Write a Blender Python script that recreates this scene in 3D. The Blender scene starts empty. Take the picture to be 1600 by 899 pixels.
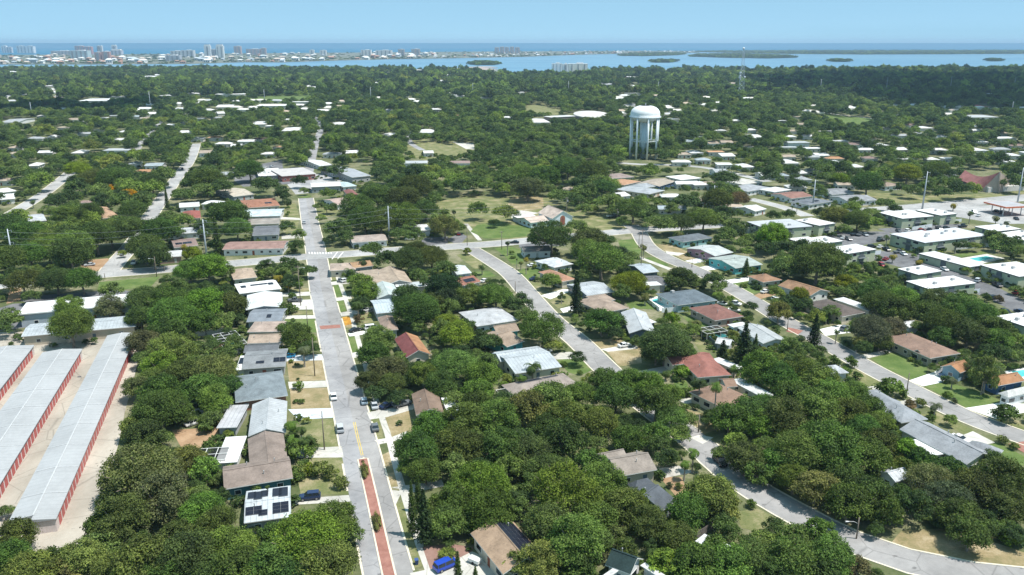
import bpy, bmesh, math, random
import numpy as np
from mathutils import Vector, Matrix
random.seed(7)
RNG = np.random.default_rng(11)
SC = bpy.context.scene
COL = SC.collection
R = math.radians

# ------------------------------------------------------------------ camera model (a drone 95 m above a flat town)
CAMH, FPX, CX, CY, HORIZON = 95.0, 1285.0, 800.0, 449.5, 66.0
PITCH = math.atan((CY - HORIZON) / FPX)
SP, CP = math.sin(PITCH), math.cos(PITCH)

def ray(x, y):
    u, v = (x - CX) / FPX, (CY - y) / FPX
    return u, CP + v * SP, -SP + v * CP

def P(x, y, z=0.0):
    """the point of the plane at height z that photo pixel (x, y) looks at"""
    u, f, d = ray(x, y)
    t = (z - CAMH) / d
    return Vector((u * t, f * t, z))

def proj(X, Y, Z=0.0):
    dz = Z - CAMH
    depth = Y * CP - dz * SP
    up = Y * SP + dz * CP
    return CX + FPX * X / depth, CY - FPX * up / depth, depth

def height_at(X, Y, py):
    u, f, d = ray(CX, py)
    return CAMH + d * Y / f

# ------------------------------------------------------------------ node material helpers
MATS = {}
def new_mat(name):
    m = bpy.data.materials.new(name); m.use_nodes = True
    nt = m.node_tree; nt.nodes.clear()
    out = nt.nodes.new('ShaderNodeOutputMaterial')
    return m, nt, out
def N(nt, kind, **kw):
    n = nt.nodes.new(kind)
    for k, v in kw.items():
        if k.startswith('i_'): n.inputs[k[2:].replace('_', ' ')].default_value = v
        else: setattr(n, k, v)
    return n
def L(nt, a, b): nt.links.new(a, b)
def mathn(nt, op, a, b):
    n = nt.nodes.new('ShaderNodeMath'); n.operation = op
    for i, s in enumerate((a, b)):
        if isinstance(s, (int, float)): n.inputs[i].default_value = s
        else: nt.links.new(s, n.inputs[i])
    return n.outputs[0]
def ramp(nt, fac, stops):
    n = nt.nodes.new('ShaderNodeValToRGB')
    e = n.color_ramp.elements
    while len(e) < len(stops): e.new(0.5)
    for i, (p, c) in enumerate(stops):
        e[i].position = p; e[i].color = (*c, 1) if len(c) == 3 else c
    L(nt, fac, n.inputs[0]); return n.outputs[0]
def coords(nt, rand=True, world=False):
    if world:
        return N(nt, 'ShaderNodeNewGeometry').outputs['Position']
    tc = N(nt, 'ShaderNodeTexCoord').outputs['Object']
    if not rand: return tc
    oi = N(nt, 'ShaderNodeObjectInfo')
    mu = mathn(nt, 'MULTIPLY', oi.outputs['Random'], 300.0)
    v = nt.nodes.new('ShaderNodeVectorMath'); v.operation = 'ADD'
    L(nt, tc, v.inputs[0]); L(nt, mu, v.inputs[1]); return v.outputs[0]
def noise(nt, vec, scale, detail=3.0, rough=0.55, stretch=None):
    if stretch:
        mp = N(nt, 'ShaderNodeMapping'); mp.inputs['Scale'].default_value = stretch
        L(nt, vec, mp.inputs[0]); vec = mp.outputs[0]
    n = N(nt, 'ShaderNodeTexNoise'); n.inputs['Scale'].default_value = scale
    n.inputs['Detail'].default_value = detail; n.inputs['Roughness'].default_value = rough
    L(nt, vec, n.inputs['Vector']); return n.outputs['Fac']
def mulcol(nt, col, fac):
    m = N(nt, 'ShaderNodeMix', data_type='RGBA', blend_type='MULTIPLY'); m.inputs[0].default_value = 1.0
    if isinstance(col, tuple): m.inputs[6].default_value = (*col, 1)
    else: L(nt, col, m.inputs[6])
    L(nt, fac, m.inputs[7]); return m.outputs[2]
def mixcol(nt, fac, a, b):
    m = N(nt, 'ShaderNodeMix', data_type='RGBA')
    if isinstance(fac, float): m.inputs[0].default_value = fac
    else: L(nt, fac, m.inputs[0])
    for i, c in ((6, a), (7, b)):
        if isinstance(c, tuple): m.inputs[i].default_value = (*c, 1)
        else: L(nt, c, m.inputs[i])
    return m.outputs[2]
def principled(nt, out, col, rough=0.8, spec=0.3, metal=0.0, bump=None, bump_s=0.3):
    b = N(nt, 'ShaderNodeBsdfPrincipled')
    if isinstance(col, tuple): b.inputs['Base Color'].default_value = (*col, 1)
    else: L(nt, col, b.inputs['Base Color'])
    b.inputs['Roughness'].default_value = rough
    b.inputs['Specular IOR Level'].default_value = spec
    b.inputs['Metallic'].default_value = metal
    if bump is not None:
        bn = N(nt, 'ShaderNodeBump'); bn.inputs['Strength'].default_value = bump_s
        L(nt, bump, bn.inputs['Height']); L(nt, bn.outputs[0], b.inputs['Normal'])
    L(nt, b.outputs[0], out.inputs['Surface']); return b

def mat_tinted(name, rough=0.8, spec=0.25, lo=0.7, hi=1.15, scale=0.35, fine=3.0, ribs=0.0, streak=None, metal=0.0, ribdark=.74):
    """weathered surface whose base colour is the object's own colour"""
    m, nt, out = new_mat(name)
    oi = N(nt, 'ShaderNodeObjectInfo')
    v = coords(nt)
    a = noise(nt, v, scale, 5, 0.6, streak)
    b = noise(nt, v, fine, 3, 0.7)
    s = mathn(nt, 'ADD', mathn(nt, 'MULTIPLY', a, 0.62), mathn(nt, 'MULTIPLY', b, 0.38))
    f = ramp(nt, s, [(0.32, (lo,) * 3), (0.5, ((lo + hi) / 2,) * 3), (0.68, (hi,) * 3)])
    col = mulcol(nt, oi.outputs['Color'], f)
    if ribs:
        w = N(nt, 'ShaderNodeTexWave'); w.bands_direction = 'X'; w.inputs['Scale'].default_value = 0.314 / ribs
        L(nt, N(nt, 'ShaderNodeTexCoord').outputs['Object'], w.inputs['Vector'])
        r = ramp(nt, w.outputs['Fac'], [(0.0, (ribdark,) * 3), (0.12, (1,) * 3), (1, (1,) * 3)])
        col = mulcol(nt, col, r)
    principled(nt, out, col, rough, spec, metal)
    MATS[name] = m; return m

def mat_plain(name, col, rough=0.7, spec=0.3, lo=0.85, hi=1.1, scale=2.0, metal=0.0):
    m, nt, out = new_mat(name)
    f = ramp(nt, noise(nt, coords(nt), scale, 4), [(0.3, (lo,) * 3), (0.7, (hi,) * 3)])
    principled(nt, out, mulcol(nt, col, f), rough, spec, metal)
    MATS[name] = m; return m

def mat_ground(name, a, b, c=None, scale=0.12, rough=0.95, fine=1.6, lo=0.34, hi=0.66, streak=None):
    m, nt, out = new_mat(name)
    v = coords(nt, world=True)
    n1 = noise(nt, v, scale, 6, 0.62, streak); n2 = noise(nt, v, fine, 4, 0.7)
    s = mathn(nt, 'ADD', mathn(nt, 'MULTIPLY', n1, 0.7), mathn(nt, 'MULTIPLY', n2, 0.3))
    st = [(lo, a), (hi, b)] if c is None else [(lo, a), ((lo + hi) / 2, b), (hi, c)]
    col = ramp(nt, s, st)
    if 'asphalt' in name or 'road' in name or 'yard' in name or 'concrete' == name:
        big = noise(nt, v, .045, 2, .5); sp = noise(nt, v, .55, 2, .4)        # resurfaced patches and dark drips
        vo = N(nt, 'ShaderNodeTexVoronoi'); vo.feature = 'DISTANCE_TO_EDGE'; vo.inputs['Scale'].default_value = .11; L(nt, v, vo.inputs['Vector'])
        col = mulcol(nt, col, ramp(nt, big, [(.42, (.86,) * 3), (.52, (1.0,) * 3), (.60, (1.08,) * 3)]))
        col = mulcol(nt, col, ramp(nt, sp, [(.24, (.55,) * 3), (.33, (1,) * 3)]))
        col = mulcol(nt, col, ramp(nt, vo.outputs['Distance'], [(0, (.72,) * 3), (.018, (1,) * 3)]))
    principled(nt, out, col, rough, 0.15)
    MATS[name] = m; return m

def mat_leaf(name, use_obj=True, cols=None, var=0.68):
    m, nt, out = new_mat(name)
    oi = N(nt, 'ShaderNodeObjectInfo')
    at = N(nt, 'ShaderNodeAttribute'); at.attribute_name = 'tint'
    if use_obj: base = oi.outputs['Color']
    else: base = ramp(nt, oi.outputs['Random'], cols)
    f = ramp(nt, at.outputs['Fac'], [(0.0, (1 - var, 1 - var, 1 - var * 0.8)), (0.5, (1, 1, 1)), (1.0, (1 + var * 1.5, 1 + var * 1.35, 1 + var))])
    col = mulcol(nt, base, f)
    b = N(nt, 'ShaderNodeBsdfPrincipled'); L(nt, col, b.inputs['Base Color'])
    b.inputs['Roughness'].default_value = 0.65; b.inputs['Specular IOR Level'].default_value = 0.13
    t = N(nt, 'ShaderNodeBsdfTranslucent'); L(nt, mulcol(nt, col, ramp(nt, at.outputs['Fac'], [(0, (1.0, 1.3, 0.6)), (1, (1.1, 1.3, 0.6))])), t.inputs[0])
    mx = N(nt, 'ShaderNodeMixShader'); mx.inputs[0].default_value = 0.3
    L(nt, b.outputs[0], mx.inputs[1]); L(nt, t.outputs[0], mx.inputs[2]); L(nt, mx.outputs[0], out.inputs['Surface'])
    MATS[name] = m; return m

mat_tinted('shingle', 0.9, 0.12, 0.46, 0.98, 0.34, 2.6)
mat_tinted('metal_roof', 0.6, 0.25, 0.58, 0.98, 0.3, 1.5, ribs=1.1)
mat_tinted('membrane_roof', 0.75, 0.2, 0.74, 1.04, 0.16, 1.1)
mat_tinted('stucco', 0.9, 0.15, 0.86, 1.1, 0.5, 4)
mat_tinted('paint', 0.35, 0.5, 0.97, 1.03, 0.4, 4)
mat_tinted('car_paint', 0.25, 0.5, 0.98, 1.02, 0.4, 4)
mat_tinted('steel', 0.5, 0.4, 0.85, 1.08, 0.3, 2, metal=0.2)
mat_tinted('wood', 0.85, 0.2, 0.7, 1.2, 1.5, 6)
mat_plain('glass', (0.02, 0.028, 0.035), 0.08, 0.5)
mat_plain('white_trim', (0.75, 0.75, 0.73), 0.6)
mat_plain('solar_cell', (0.012, 0.014, 0.024), 0.35, 0.25, 0.8, 1.3, 1.5)
mat_plain('tyre', (0.02, 0.02, 0.02), 0.9)
mat_plain('rim', (0.35, 0.35, 0.36), 0.4, metal=0.5)
mat_plain('bark', (0.24, 0.20, 0.165), 0.95, 0.1, 0.6, 1.4, 1.2)
mat_plain('pale_bark', (0.34, 0.30, 0.26), 0.95, 0.1, 0.6, 1.3, 1.2)
mat_plain('dark_gap', (0.03, 0.03, 0.032), 0.9)
mat_plain('wire', (0.25, 0.26, 0.27), 0.6)
mat_plain('pool_water', (0.10, 0.50, 0.52), 0.08, 0.5, 0.9, 1.1, 0.6)
mat_plain('tarp_blue', (0.02, 0.10, 0.45), 0.5)
mat_plain('lamp_lens', (0.7, 0.7, 0.68), 0.3)
mat_plain('brick_red', (0.32, 0.12, 0.09), 0.9, 0.1, 0.75, 1.2, 3)
mat_ground('asphalt_pale', (0.24, 0.24, 0.25), (0.34, 0.335, 0.34), scale=0.25, fine=0.9)
mat_ground('asphalt_mid', (0.235, 0.228, 0.225), (0.32, 0.31, 0.305), scale=0.25, fine=0.9)
mat_ground('asphalt_dark', (0.11, 0.11, 0.118), (0.19, 0.19, 0.198), scale=0.2, fine=0.9)
mat_ground('road_white', (0.30, 0.30, 0.30), (0.405, 0.40, 0.395), scale=0.2, fine=0.8)
mat_ground('concrete', (0.40, 0.385, 0.35), (0.58, 0.56, 0.51), scale=0.3, fine=1.5)
mat_ground('concrete_white', (0.6, 0.6, 0.58), (0.76, 0.76, 0.74), scale=0.3, fine=1.5)
mat_ground('concrete_yard', (0.31, 0.275, 0.23), (0.43, 0.395, 0.34), scale=0.15, fine=0.9, streak=(1, 0.25, 1))
mat_ground('concrete_blue', (0.44, 0.48, 0.52), (0.55, 0.6, 0.65), scale=0.3, fine=1.5)
mat_ground('kerb_stone', (0.52, 0.47, 0.37), (0.68, 0.62, 0.51), scale=0.4, fine=1.5)
mat_ground('brick_paver', (0.23, 0.105, 0.085), (0.34, 0.175, 0.14), scale=0.6, fine=4)
mat_ground('brown_paver', (0.20, 0.12, 0.095), (0.29, 0.18, 0.15), scale=0.6, fine=4)
mat_ground('paint_white', (0.55, 0.55, 0.54), (0.78, 0.78, 0.77), scale=0.5, fine=2)
mat_ground('paint_yellow', (0.5, 0.36, 0.06), (0.66, 0.48, 0.12), scale=0.5, fine=2)
mat_ground('town_soil', (0.060, 0.085, 0.030), (0.125, 0.135, 0.065), (0.27, 0.24, 0.165), scale=0.05, fine=0.6, lo=0.36, hi=0.66)
mat_ground('lawn_green', (0.060, 0.105, 0.026), (0.115, 0.16, 0.048), (0.22, 0.21, 0.11), scale=0.14, fine=1.8, lo=0.36, hi=0.72)
mat_ground('lawn_mixed', (0.085, 0.115, 0.036), (0.165, 0.17, 0.075), (0.32, 0.27, 0.17), scale=0.16, fine=1.8)
mat_ground('lawn_dry', (0.15, 0.145, 0.065), (0.27, 0.215, 0.12), (0.42, 0.35, 0.24), scale=0.16, fine=1.8)
mat_ground('dirt', (0.24, 0.15, 0.085), (0.42, 0.29, 0.185), scale=0.18, fine=1.6)
mat_ground('flower_bed_soil', (.16, .10, .03), (.42, .20, .03), (.50, .33, .08), scale=.5, fine=2.5)
mat_ground('beach_sand', (0.5, 0.45, 0.36), (0.7, 0.65, 0.55), scale=0.02, fine=0.2)
mat_leaf('leaf')
mat_leaf('leaf_far', False, [(0.0, (0.046, 0.078, 0.028)), (0.3, (0.074, 0.118, 0.036)), (0.55, (0.102, 0.152, 0.043)), (0.8, (0.134, 0.182, 0.055)), (0.93, (0.155, 0.225, 0.045)), (1.0, (0.20, 0.22, 0.055))])
mat_leaf('palm_leaf', True, None, 0.3)

# ------------------------------------------------------------------ mesh helpers
class MB:
    def __init__(s): s.v = []; s.f = []; s.m = []
    def add(s, vs, fs, mi=0):
        o = len(s.v); s.v += [tuple(v) for v in vs]
        s.f += [tuple(i + o for i in f) for f in fs]; s.m += [mi] * len(fs)
    def box(s, c, d, mi=0, rz=0.0, M=None):
        x, y, z = d[0] / 2, d[1] / 2, d[2] / 2
        vs = [Vector((a * x, b * y, e * z)) for a in (-1, 1) for b in (-1, 1) for e in (-1, 1)]
        rot = M if M is not None else Matrix.Rotation(rz, 3, 'Z')
        vs = [rot @ v + Vector(c) for v in vs]
        s.add(vs, [(0, 1, 3, 2), (4, 6, 7, 5), (0, 4, 5, 1), (2, 3, 7, 6), (0, 2, 6, 4), (1, 5, 7, 3)], mi)
    def prism(s, pts, z0, z1, mi=0, top=True, bottom=True):
        n = len(pts)
        s.add([(p[0], p[1], z0) for p in pts] + [(p[0], p[1], z1) for p in pts],
              [(i, (i + 1) % n, n + (i + 1) % n, n + i) for i in range(n)], mi)
        o = len(s.v) - 2 * n
        if top: s.f.append(tuple(o + n + i for i in range(n))); s.m.append(mi)
        if bottom: s.f.append(tuple(o + n - 1 - i for i in range(n))); s.m.append(mi)
    def tube(s, pts, rads, n=8, mi=0, cap=True):
        rings = []
        pts = [Vector(p) for p in pts]
        if isinstance(rads, (int, float)): rads = [rads] * len(pts)
        vs = []
        for i, p in enumerate(pts):
            d = (pts[min(i + 1, len(pts) - 1)] - pts[max(i - 1, 0)]).normalized()
            a = d.orthogonal().normalized() if abs(d.z) < 0.9 else Vector((1, 0, 0))
            a = (a - d * a.dot(d)).normalized(); b = d.cross(a)
            for k in range(n):
                t = 2 * math.pi * k / n
                vs.append(p + (a * math.cos(t) + b * math.sin(t)) * rads[i])
        fs = []
        for i in range(len(pts) - 1):
            for k in range(n):
                fs.append((i * n + k, i * n + (k + 1) % n, (i + 1) * n + (k + 1) % n, (i + 1) * n + k))
        if cap:
            fs.append(tuple(range(n - 1, -1, -1))); fs.append(tuple((len(pts) - 1) * n + k for k in range(n)))
        s.add(vs, fs, mi)
    def lathe(s, prof, n=32, mi=0):
        vs = []; fs = []
        for r, z in prof:
            for k in range(n):
                t = 2 * math.pi * k / n; vs.append((r * math.cos(t), r * math.sin(t), z))
        for i in range(len(prof) - 1):
            for k in range(n):
                fs.append((i * n + k, i * n + (k + 1) % n, (i + 1) * n + (k + 1) % n, (i + 1) * n + k))
        s.add(vs, fs, mi)
    def mesh(s, name, mats, smooth=False):
        me = bpy.data.meshes.new(name); me.from_pydata(s.v, [], s.f); me.update()
        for m in (mats if isinstance(mats, (list, tuple)) else [mats]): me.materials.append(MATS[m] if isinstance(m, str) else m)
        if any(s.m): me.polygons.foreach_set('material_index', s.m)
        if smooth: me.polygons.foreach_set('use_smooth', [True] * len(me.polygons))
        return me

def ob(name, mesh, parent=None, loc=(0, 0, 0), rz=0.0, col=None, scale=None):
    o = bpy.data.objects.new(name, mesh); COL.objects.link(o)
    o.location = loc; o.rotation_euler = (0, 0, rz)
    if scale is not None: o.scale = (scale,) * 3 if isinstance(scale, (int, float)) else scale
    if parent is not None: o.parent = parent
    if col is not None: o.color = (*col, 1)
    return o
def tag(o, label=None, cat=None, group=None, kind=None):
    if label: o['label'] = label
    if cat: o['category'] = cat
    if group: o['group'] = group
    if kind: o['kind'] = kind
    return o
def thing(name, label, cat, loc, rz=0.0, group=None):
    o = ob(name, None, None, loc, rz); o.empty_display_size = 0.5
    return tag(o, label, cat, group)

# things whose label is made at the end from what stands next to them: (object, adjective phrase, px, py, group)
AUTO = []
LANDMARKS = []          # (px, py, phrase)
CLEARPX = []            # polygons of photo pixels that stay open (no scattered tree may cover them)

# ------------------------------------------------------------------ setting: ground sheets
def sheet(name, pts, z, mat, clear=False, kind='structure', px=True):
    w = [P(x, y) for x, y in pts] if px else [Vector((p[0], p[1], 0)) for p in pts]
    me = bpy.data.meshes.new(name)
    bm = bmesh.new(); f = bm.faces.new([bm.verts.new((p.x, p.y, z)) for p in w])
    bm.normal_update()
    if f.normal.z < 0: f.normal_flip()
    bmesh.ops.triangulate(bm, faces=bm.faces[:]); bm.to_mesh(me); bm.free()
    me.materials.append(MATS[mat])
    o = ob(name, me); tag(o, kind=kind)
    if clear == 'mid':
        mx, my = sum(p[0] for p in pts) / len(pts), sum(p[1] for p in pts) / len(pts); CLEARPX.append([(mx + (p[0] - mx) * .72, my + (p[1] - my) * .6) for p in pts])
    elif clear and px: CLEARPX.append(pts)
    return o

def smooth_line(pts, step=6.0):
    pts = [Vector(p) for p in pts]
    out = []
    for i in range(len(pts) - 1):
        p0 = pts[max(i - 1, 0)]; p1 = pts[i]; p2 = pts[i + 1]; p3 = pts[min(i + 2, len(pts) - 1)]
        n = max(1, int((p2 - p1).length / step))
        for k in range(n):
            t = k / n
            out.append(0.5 * ((2 * p1) + (p2 - p0) * t + (2 * p0 - 5 * p1 + 4 * p2 - p3) * t * t + (3 * p1 - p0 - 3 * p2 + p3) * t ** 3))
    out.append(pts[-1]); return out
def offset_line(line, d):
    out = []
    for i, p in enumerate(line):
        t = (line[min(i + 1, len(line) - 1)] - line[max(i - 1, 0)]); t.z = 0; t.normalize()
        out.append(p + Vector((t.y, -t.x, 0)) * d)
    return out
ROADS = []
def strip_mesh(name, line, d0, d1, z, mat):
    a, b = offset_line(line, d0), offset_line(line, d1)
    m = MB(); n = len(line)
    m.add([(p.x, p.y, z) for p in a] + [(p.x, p.y, z) for p in b], [(i, n + i, n + i + 1, i + 1) for i in range(n - 1)][:], 0)
    me = m.mesh(name, mat)
    me.flip_normals() if me.polygons[0].normal.z < 0 else None
    return me
def road(name, pxs, w, mat, z, kerb=True, mat2=None, clear=True):
    line = smooth_line([P(x, y) for x, y in pxs])
    if mat2:
        tag(ob(name, strip_mesh(name, line, -w / 2, 0, z, mat)), kind='structure')
        tag(ob(name, strip_mesh(name, line, 0, w / 2, z, mat2)), kind='structure')
    else:
        tag(ob(name, strip_mesh(name, line, -w / 2, w / 2, z, mat)), kind='structure')
    ROADS.append((name, line, w, z, kerb, clear))
    return line

def in_poly(x, y, poly):
    c = False; j = len(poly) - 1
    for i in range(len(poly)):
        xi, yi = poly[i][0], poly[i][1]; xj, yj = poly[j][0], poly[j][1]
        if (yi > y) != (yj > y) and x < (xj - xi) * (y - yi) / (yj - yi) + xi: c = not c
        j = i
    return c
def dist_line(p, line):
    best = 1e9
    for a, b in zip(line, line[1:]):
        d = b - a; l2 = d.x * d.x + d.y * d.y
        t = 0 if l2 == 0 else max(0, min(1, ((p.x - a.x) * d.x + (p.y - a.y) * d.y) / l2))
        q = a + d * t; best = min(best, math.hypot(p.x - q.x, p.y - q.y))
    return best
DRIVES = []
def drive(pts, mat='concrete', z=0.035, name='driveway'):
    DRIVES.append([P(x, y) for x, y in pts])
    return sheet(name, pts, z, mat, clear=True)
def build_kerbs():
    for name, line, w, z, kerb, clear in ROADS:
        if not kerb: continue
        m = MB()
        for sgn in (-1, 1):
            a = offset_line(line, sgn * w / 2); b = offset_line(line, sgn * (w / 2 + 0.42))
            for i in range(len(line) - 1):
                mid = (a[i] + b[i + 1]) / 2
                if any(o[1] is not line and dist_line(mid, o[1]) < o[2] / 2 + 0.3 for o in ROADS): continue
                if any(in_poly(mid.x, mid.y, d) for d in DRIVES): continue
                q = [a[i], a[i + 1], b[i + 1], b[i]]
                m.prism([(p.x, p.y) for p in (q if sgn < 0 else q[::-1])], 0.0, 0.11, 0, True, False)
        if m.v: tag(ob('kerb', m.mesh('kerb', 'kerb_stone')), kind='structure')
# ------------------------------------------------------------------ houses and other buildings
def unit_window(w, h, name):
    f = MB(); f.box((0, 0, 0), (w, 0.10, h))
    p = MB(); p.box((0, 0.03, 0), (w - 0.22, 0.10, h - 0.22)); p2 = MB()
    return f.mesh(name, 'white_trim'), p.mesh(name + '_pane', 'glass')
WIN = {'std': unit_window(1.4, 1.15, 'window'), 'wide': unit_window(2.3, 1.3, 'wide_window')}
_d = MB(); _d.box((0, 0, 1.03), (1.0, 0.10, 2.06)); DOOR = _d.mesh('door', 'wood')
_d = MB(); _d.box((0.36, 0.07, 1.0), (0.06, 0.08, 0.16)); HANDLE = _d.mesh('handle', 'rim')
_d = MB(); _d.box((0, 0, 1.05), (4.6, 0.10, 2.1)); [_d.box((0, 0.055, 0.3 + 0.52 * k), (4.4, 0.02, 0.42)) for k in range(4)]
GARAGE = _d.mesh('garage_door', 'paint')
_d = MB(); _d.box((0, 0, 0.45), (1.3, 1.1, 0.9)); _d.box((0, 0, 0.93), (0.9, 0.8, 0.08)); ACUNIT = _d.mesh('cooling_unit', 'steel')
_d = MB(); _d.tube([(0, 0, -0.2), (0, 0, 0.7)], 0.09, 8); _d.tube([(0, 0, 0.7), (0, 0, 0.85)], [0.16, 0.1], 8); VENT = _d.mesh('vent_pipe', 'steel')

class Block:
    def __init__(s, A, B, C, he):
        pa, pb, pc = P(*A, he), P(*B, he), P(*C, he)
        u = pb - pa; s.L = u.length; u /= s.L; n = Vector((-u.y, u.x, 0)); w = (pc - pa).dot(n)
        if w < 0: u = -u; n = -n; w = -w
        s.W = w; s.he = he; s.c = (pa + pb) / 2 + n * w / 2; s.c.z = 0; s.ang = math.atan2(u.y, u.x)
        s.outline = [A, B, (B[0] + C[0] - A[0], B[1] + C[1] - A[1]) if (pc - pa).length < (pc - pb).length else C,
                     C if (pc - pa).length < (pc - pb).length else (A[0] + C[0] - B[0], A[1] + C[1] - B[1])]

def roof_mesh(b, kind, rise, mats, T=0.2):
    m = MB(); x, y, h = b.L / 2, b.W / 2, b.he
    if kind == 'gable':
        pr = [(-y, h), (-y, h + T), (0, h + T + rise), (y, h + T), (y, h), (0, h + rise)]
        m.add([(-x, p[0], p[1]) for p in pr] + [(x, p[0], p[1]) for p in pr], [(1, 2, 8, 7)[::-1], (2, 3, 9, 8)[::-1]], 0)
        o = 0
        for f in ((0, 1, 7, 6), (3, 4, 10, 9), (4, 5, 11, 10), (5, 0, 6, 11), (0, 5, 2, 1), (5, 4, 3, 2), (6, 7, 8, 11), (11, 8, 9, 10)):
            m.f.append(f); m.m.append(1)
        m.box((0, 0, h + T + rise + 0.03), (b.L, 0.35, 0.05), 0)
    elif kind == 'hip':
        if x >= y: r0, r1 = (-(x - y) - .15, 0), ((x - y) + .15, 0)
        else: r0, r1 = (0, -(y - x) - .15), (0, (y - x) + .15)
        e = [(-x, -y), (x, -y), (x, y), (-x, y)]
        m.add([(p[0], p[1], h) for p in e] + [(p[0], p[1], h + T) for p in e] + [(*r0, h + T + rise), (*r1, h + T + rise)], [], 0)
        if x >= y: fs = [(4, 5, 9, 8), (5, 6, 9), (6, 7, 8, 9), (7, 4, 8)]
        else: fs = [(4, 5, 8), (5, 6, 9, 8), (6, 7, 9), (7, 4, 8, 9)]
        m.f += fs; m.m += [0] * 4
        m.f += [(0, 1, 5, 4), (1, 2, 6, 5), (2, 3, 7, 6), (3, 0, 4, 7), (3, 2, 1, 0)]; m.m += [1] * 5
    else:
        m.prism([(-x, -y), (x, -y), (x, y), (-x, y)], h, h + max(rise, 0.15), 0)
        n = len(m.f); m.m[:4] = [1] * 4; m.m[-1] = 1
    me = m.mesh('roof', mats); 
    bm = bmesh.new(); bm.from_mesh(me); bmesh.ops.recalc_face_normals(bm, faces=bm.faces[:]); bm.to_mesh(me); bm.free()
    return me
def wall_mesh(b, kind, rise, over):
    m = MB(); x, y = b.L / 2 - over, b.W / 2 - over
    if kind == 'gable':
        hs = b.he + rise * over / (b.W / 2) - 0.02; pr = [(-y, 0), (-y, hs), (0, b.he + rise - 0.03), (y, hs), (y, 0)]
        m.add([(-x, *p) for p in pr] + [(x, *p) for p in pr], [(0, 1, 2, 3, 4)[::-1], (5, 6, 7, 8, 9), (0, 5, 6, 1)[::-1], (3, 8, 9, 4)[::-1]], 0)
    else:
        m.prism([(-x, -y), (x, -y), (x, y), (-x, y)], 0, b.he - 0.01, 0, False, False)
    return m.mesh('wall', 'stucco')

def add_openings(root, b, T, wcol, over, storeys=1, door=True, garage=False, seed=0, gap=3.6):
    rnd = random.Random(seed)
    x, y = b.L / 2 - over, b.W / 2 - over
    sides = [((0, -y), 0, 2 * x), ((0, y), math.pi, 2 * x), ((x, 0), math.pi / 2, 2 * y), ((-x, 0), -math.pi / 2, 2 * y)]
    done_door = not door; did_g = not garage
    for (sx, sy), a, ln in sides:
        nrm = Vector((math.sin(a), -math.cos(a), 0)); nrm.rotate(Matrix.Rotation(b.ang, 3, 'Z'))
        toc = Vector((-b.c.x, -b.c.y, 0)).normalized()
        if nrm.dot(toc) < -0.45: continue
        k = max(1, int(ln / gap))
        for st in range(storeys):
            for i in range(k):
                t = (i + 0.5) / k - 0.5; d = t * ln
                lx = sx + d * math.cos(a); ly = sy + d * math.sin(a)
                px = lambda q: (q.location.__setattr__('z', q.location.z), q)[1]
                M = T @ Matrix.Translation((lx, ly, 0)) @ Matrix.Rotation(a + math.pi, 4, 'Z')
                ang = M.to_euler().z; loc = M.to_translation()
                if st == 0 and not did_g and k >= 3 and i == 0:
                    g = ob('garage_door', GARAGE, root, (loc.x, loc.y, 0.02), ang, (0.62, 0.6, 0.56)); did_g = True; continue
                if st == 0 and not done_door and i == k // 2:
                    dd = ob('door', DOOR, root, (loc.x, loc.y, 0.05), ang, rnd.choice([(0.3, 0.1, 0.06), (0.5, 0.48, 0.44), (0.12, 0.16, 0.2)]))
                    ob('handle', HANDLE, dd); done_door = True; continue
                fm, pm = WIN['wide' if rnd.random() < 0.3 else 'std']
                w = ob('window', fm, root, (loc.x, loc.y, 1.55 + 2.8 * st), ang)
                ob('pane', pm, w)

def place(root, b, name, kind, rise, rmat, rcol, wcol, over, trim='white_trim', wname='wall'):
    r0 = root['_c']; T = Matrix.Rotation(-r0[2], 4, 'Z') @ Matrix.Translation((b.c.x - r0[0], b.c.y - r0[1], 0)) @ Matrix.Rotation(b.ang, 4, 'Z')
    loc = T.to_translation(); a = T.to_euler().z
    ob(wname, wall_mesh(b, kind, rise, over), root, loc, a, wcol)
    ro = ob('roof', roof_mesh(b, kind, rise, [rmat, trim]), root, loc, a, rcol)
    return T, ro

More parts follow.
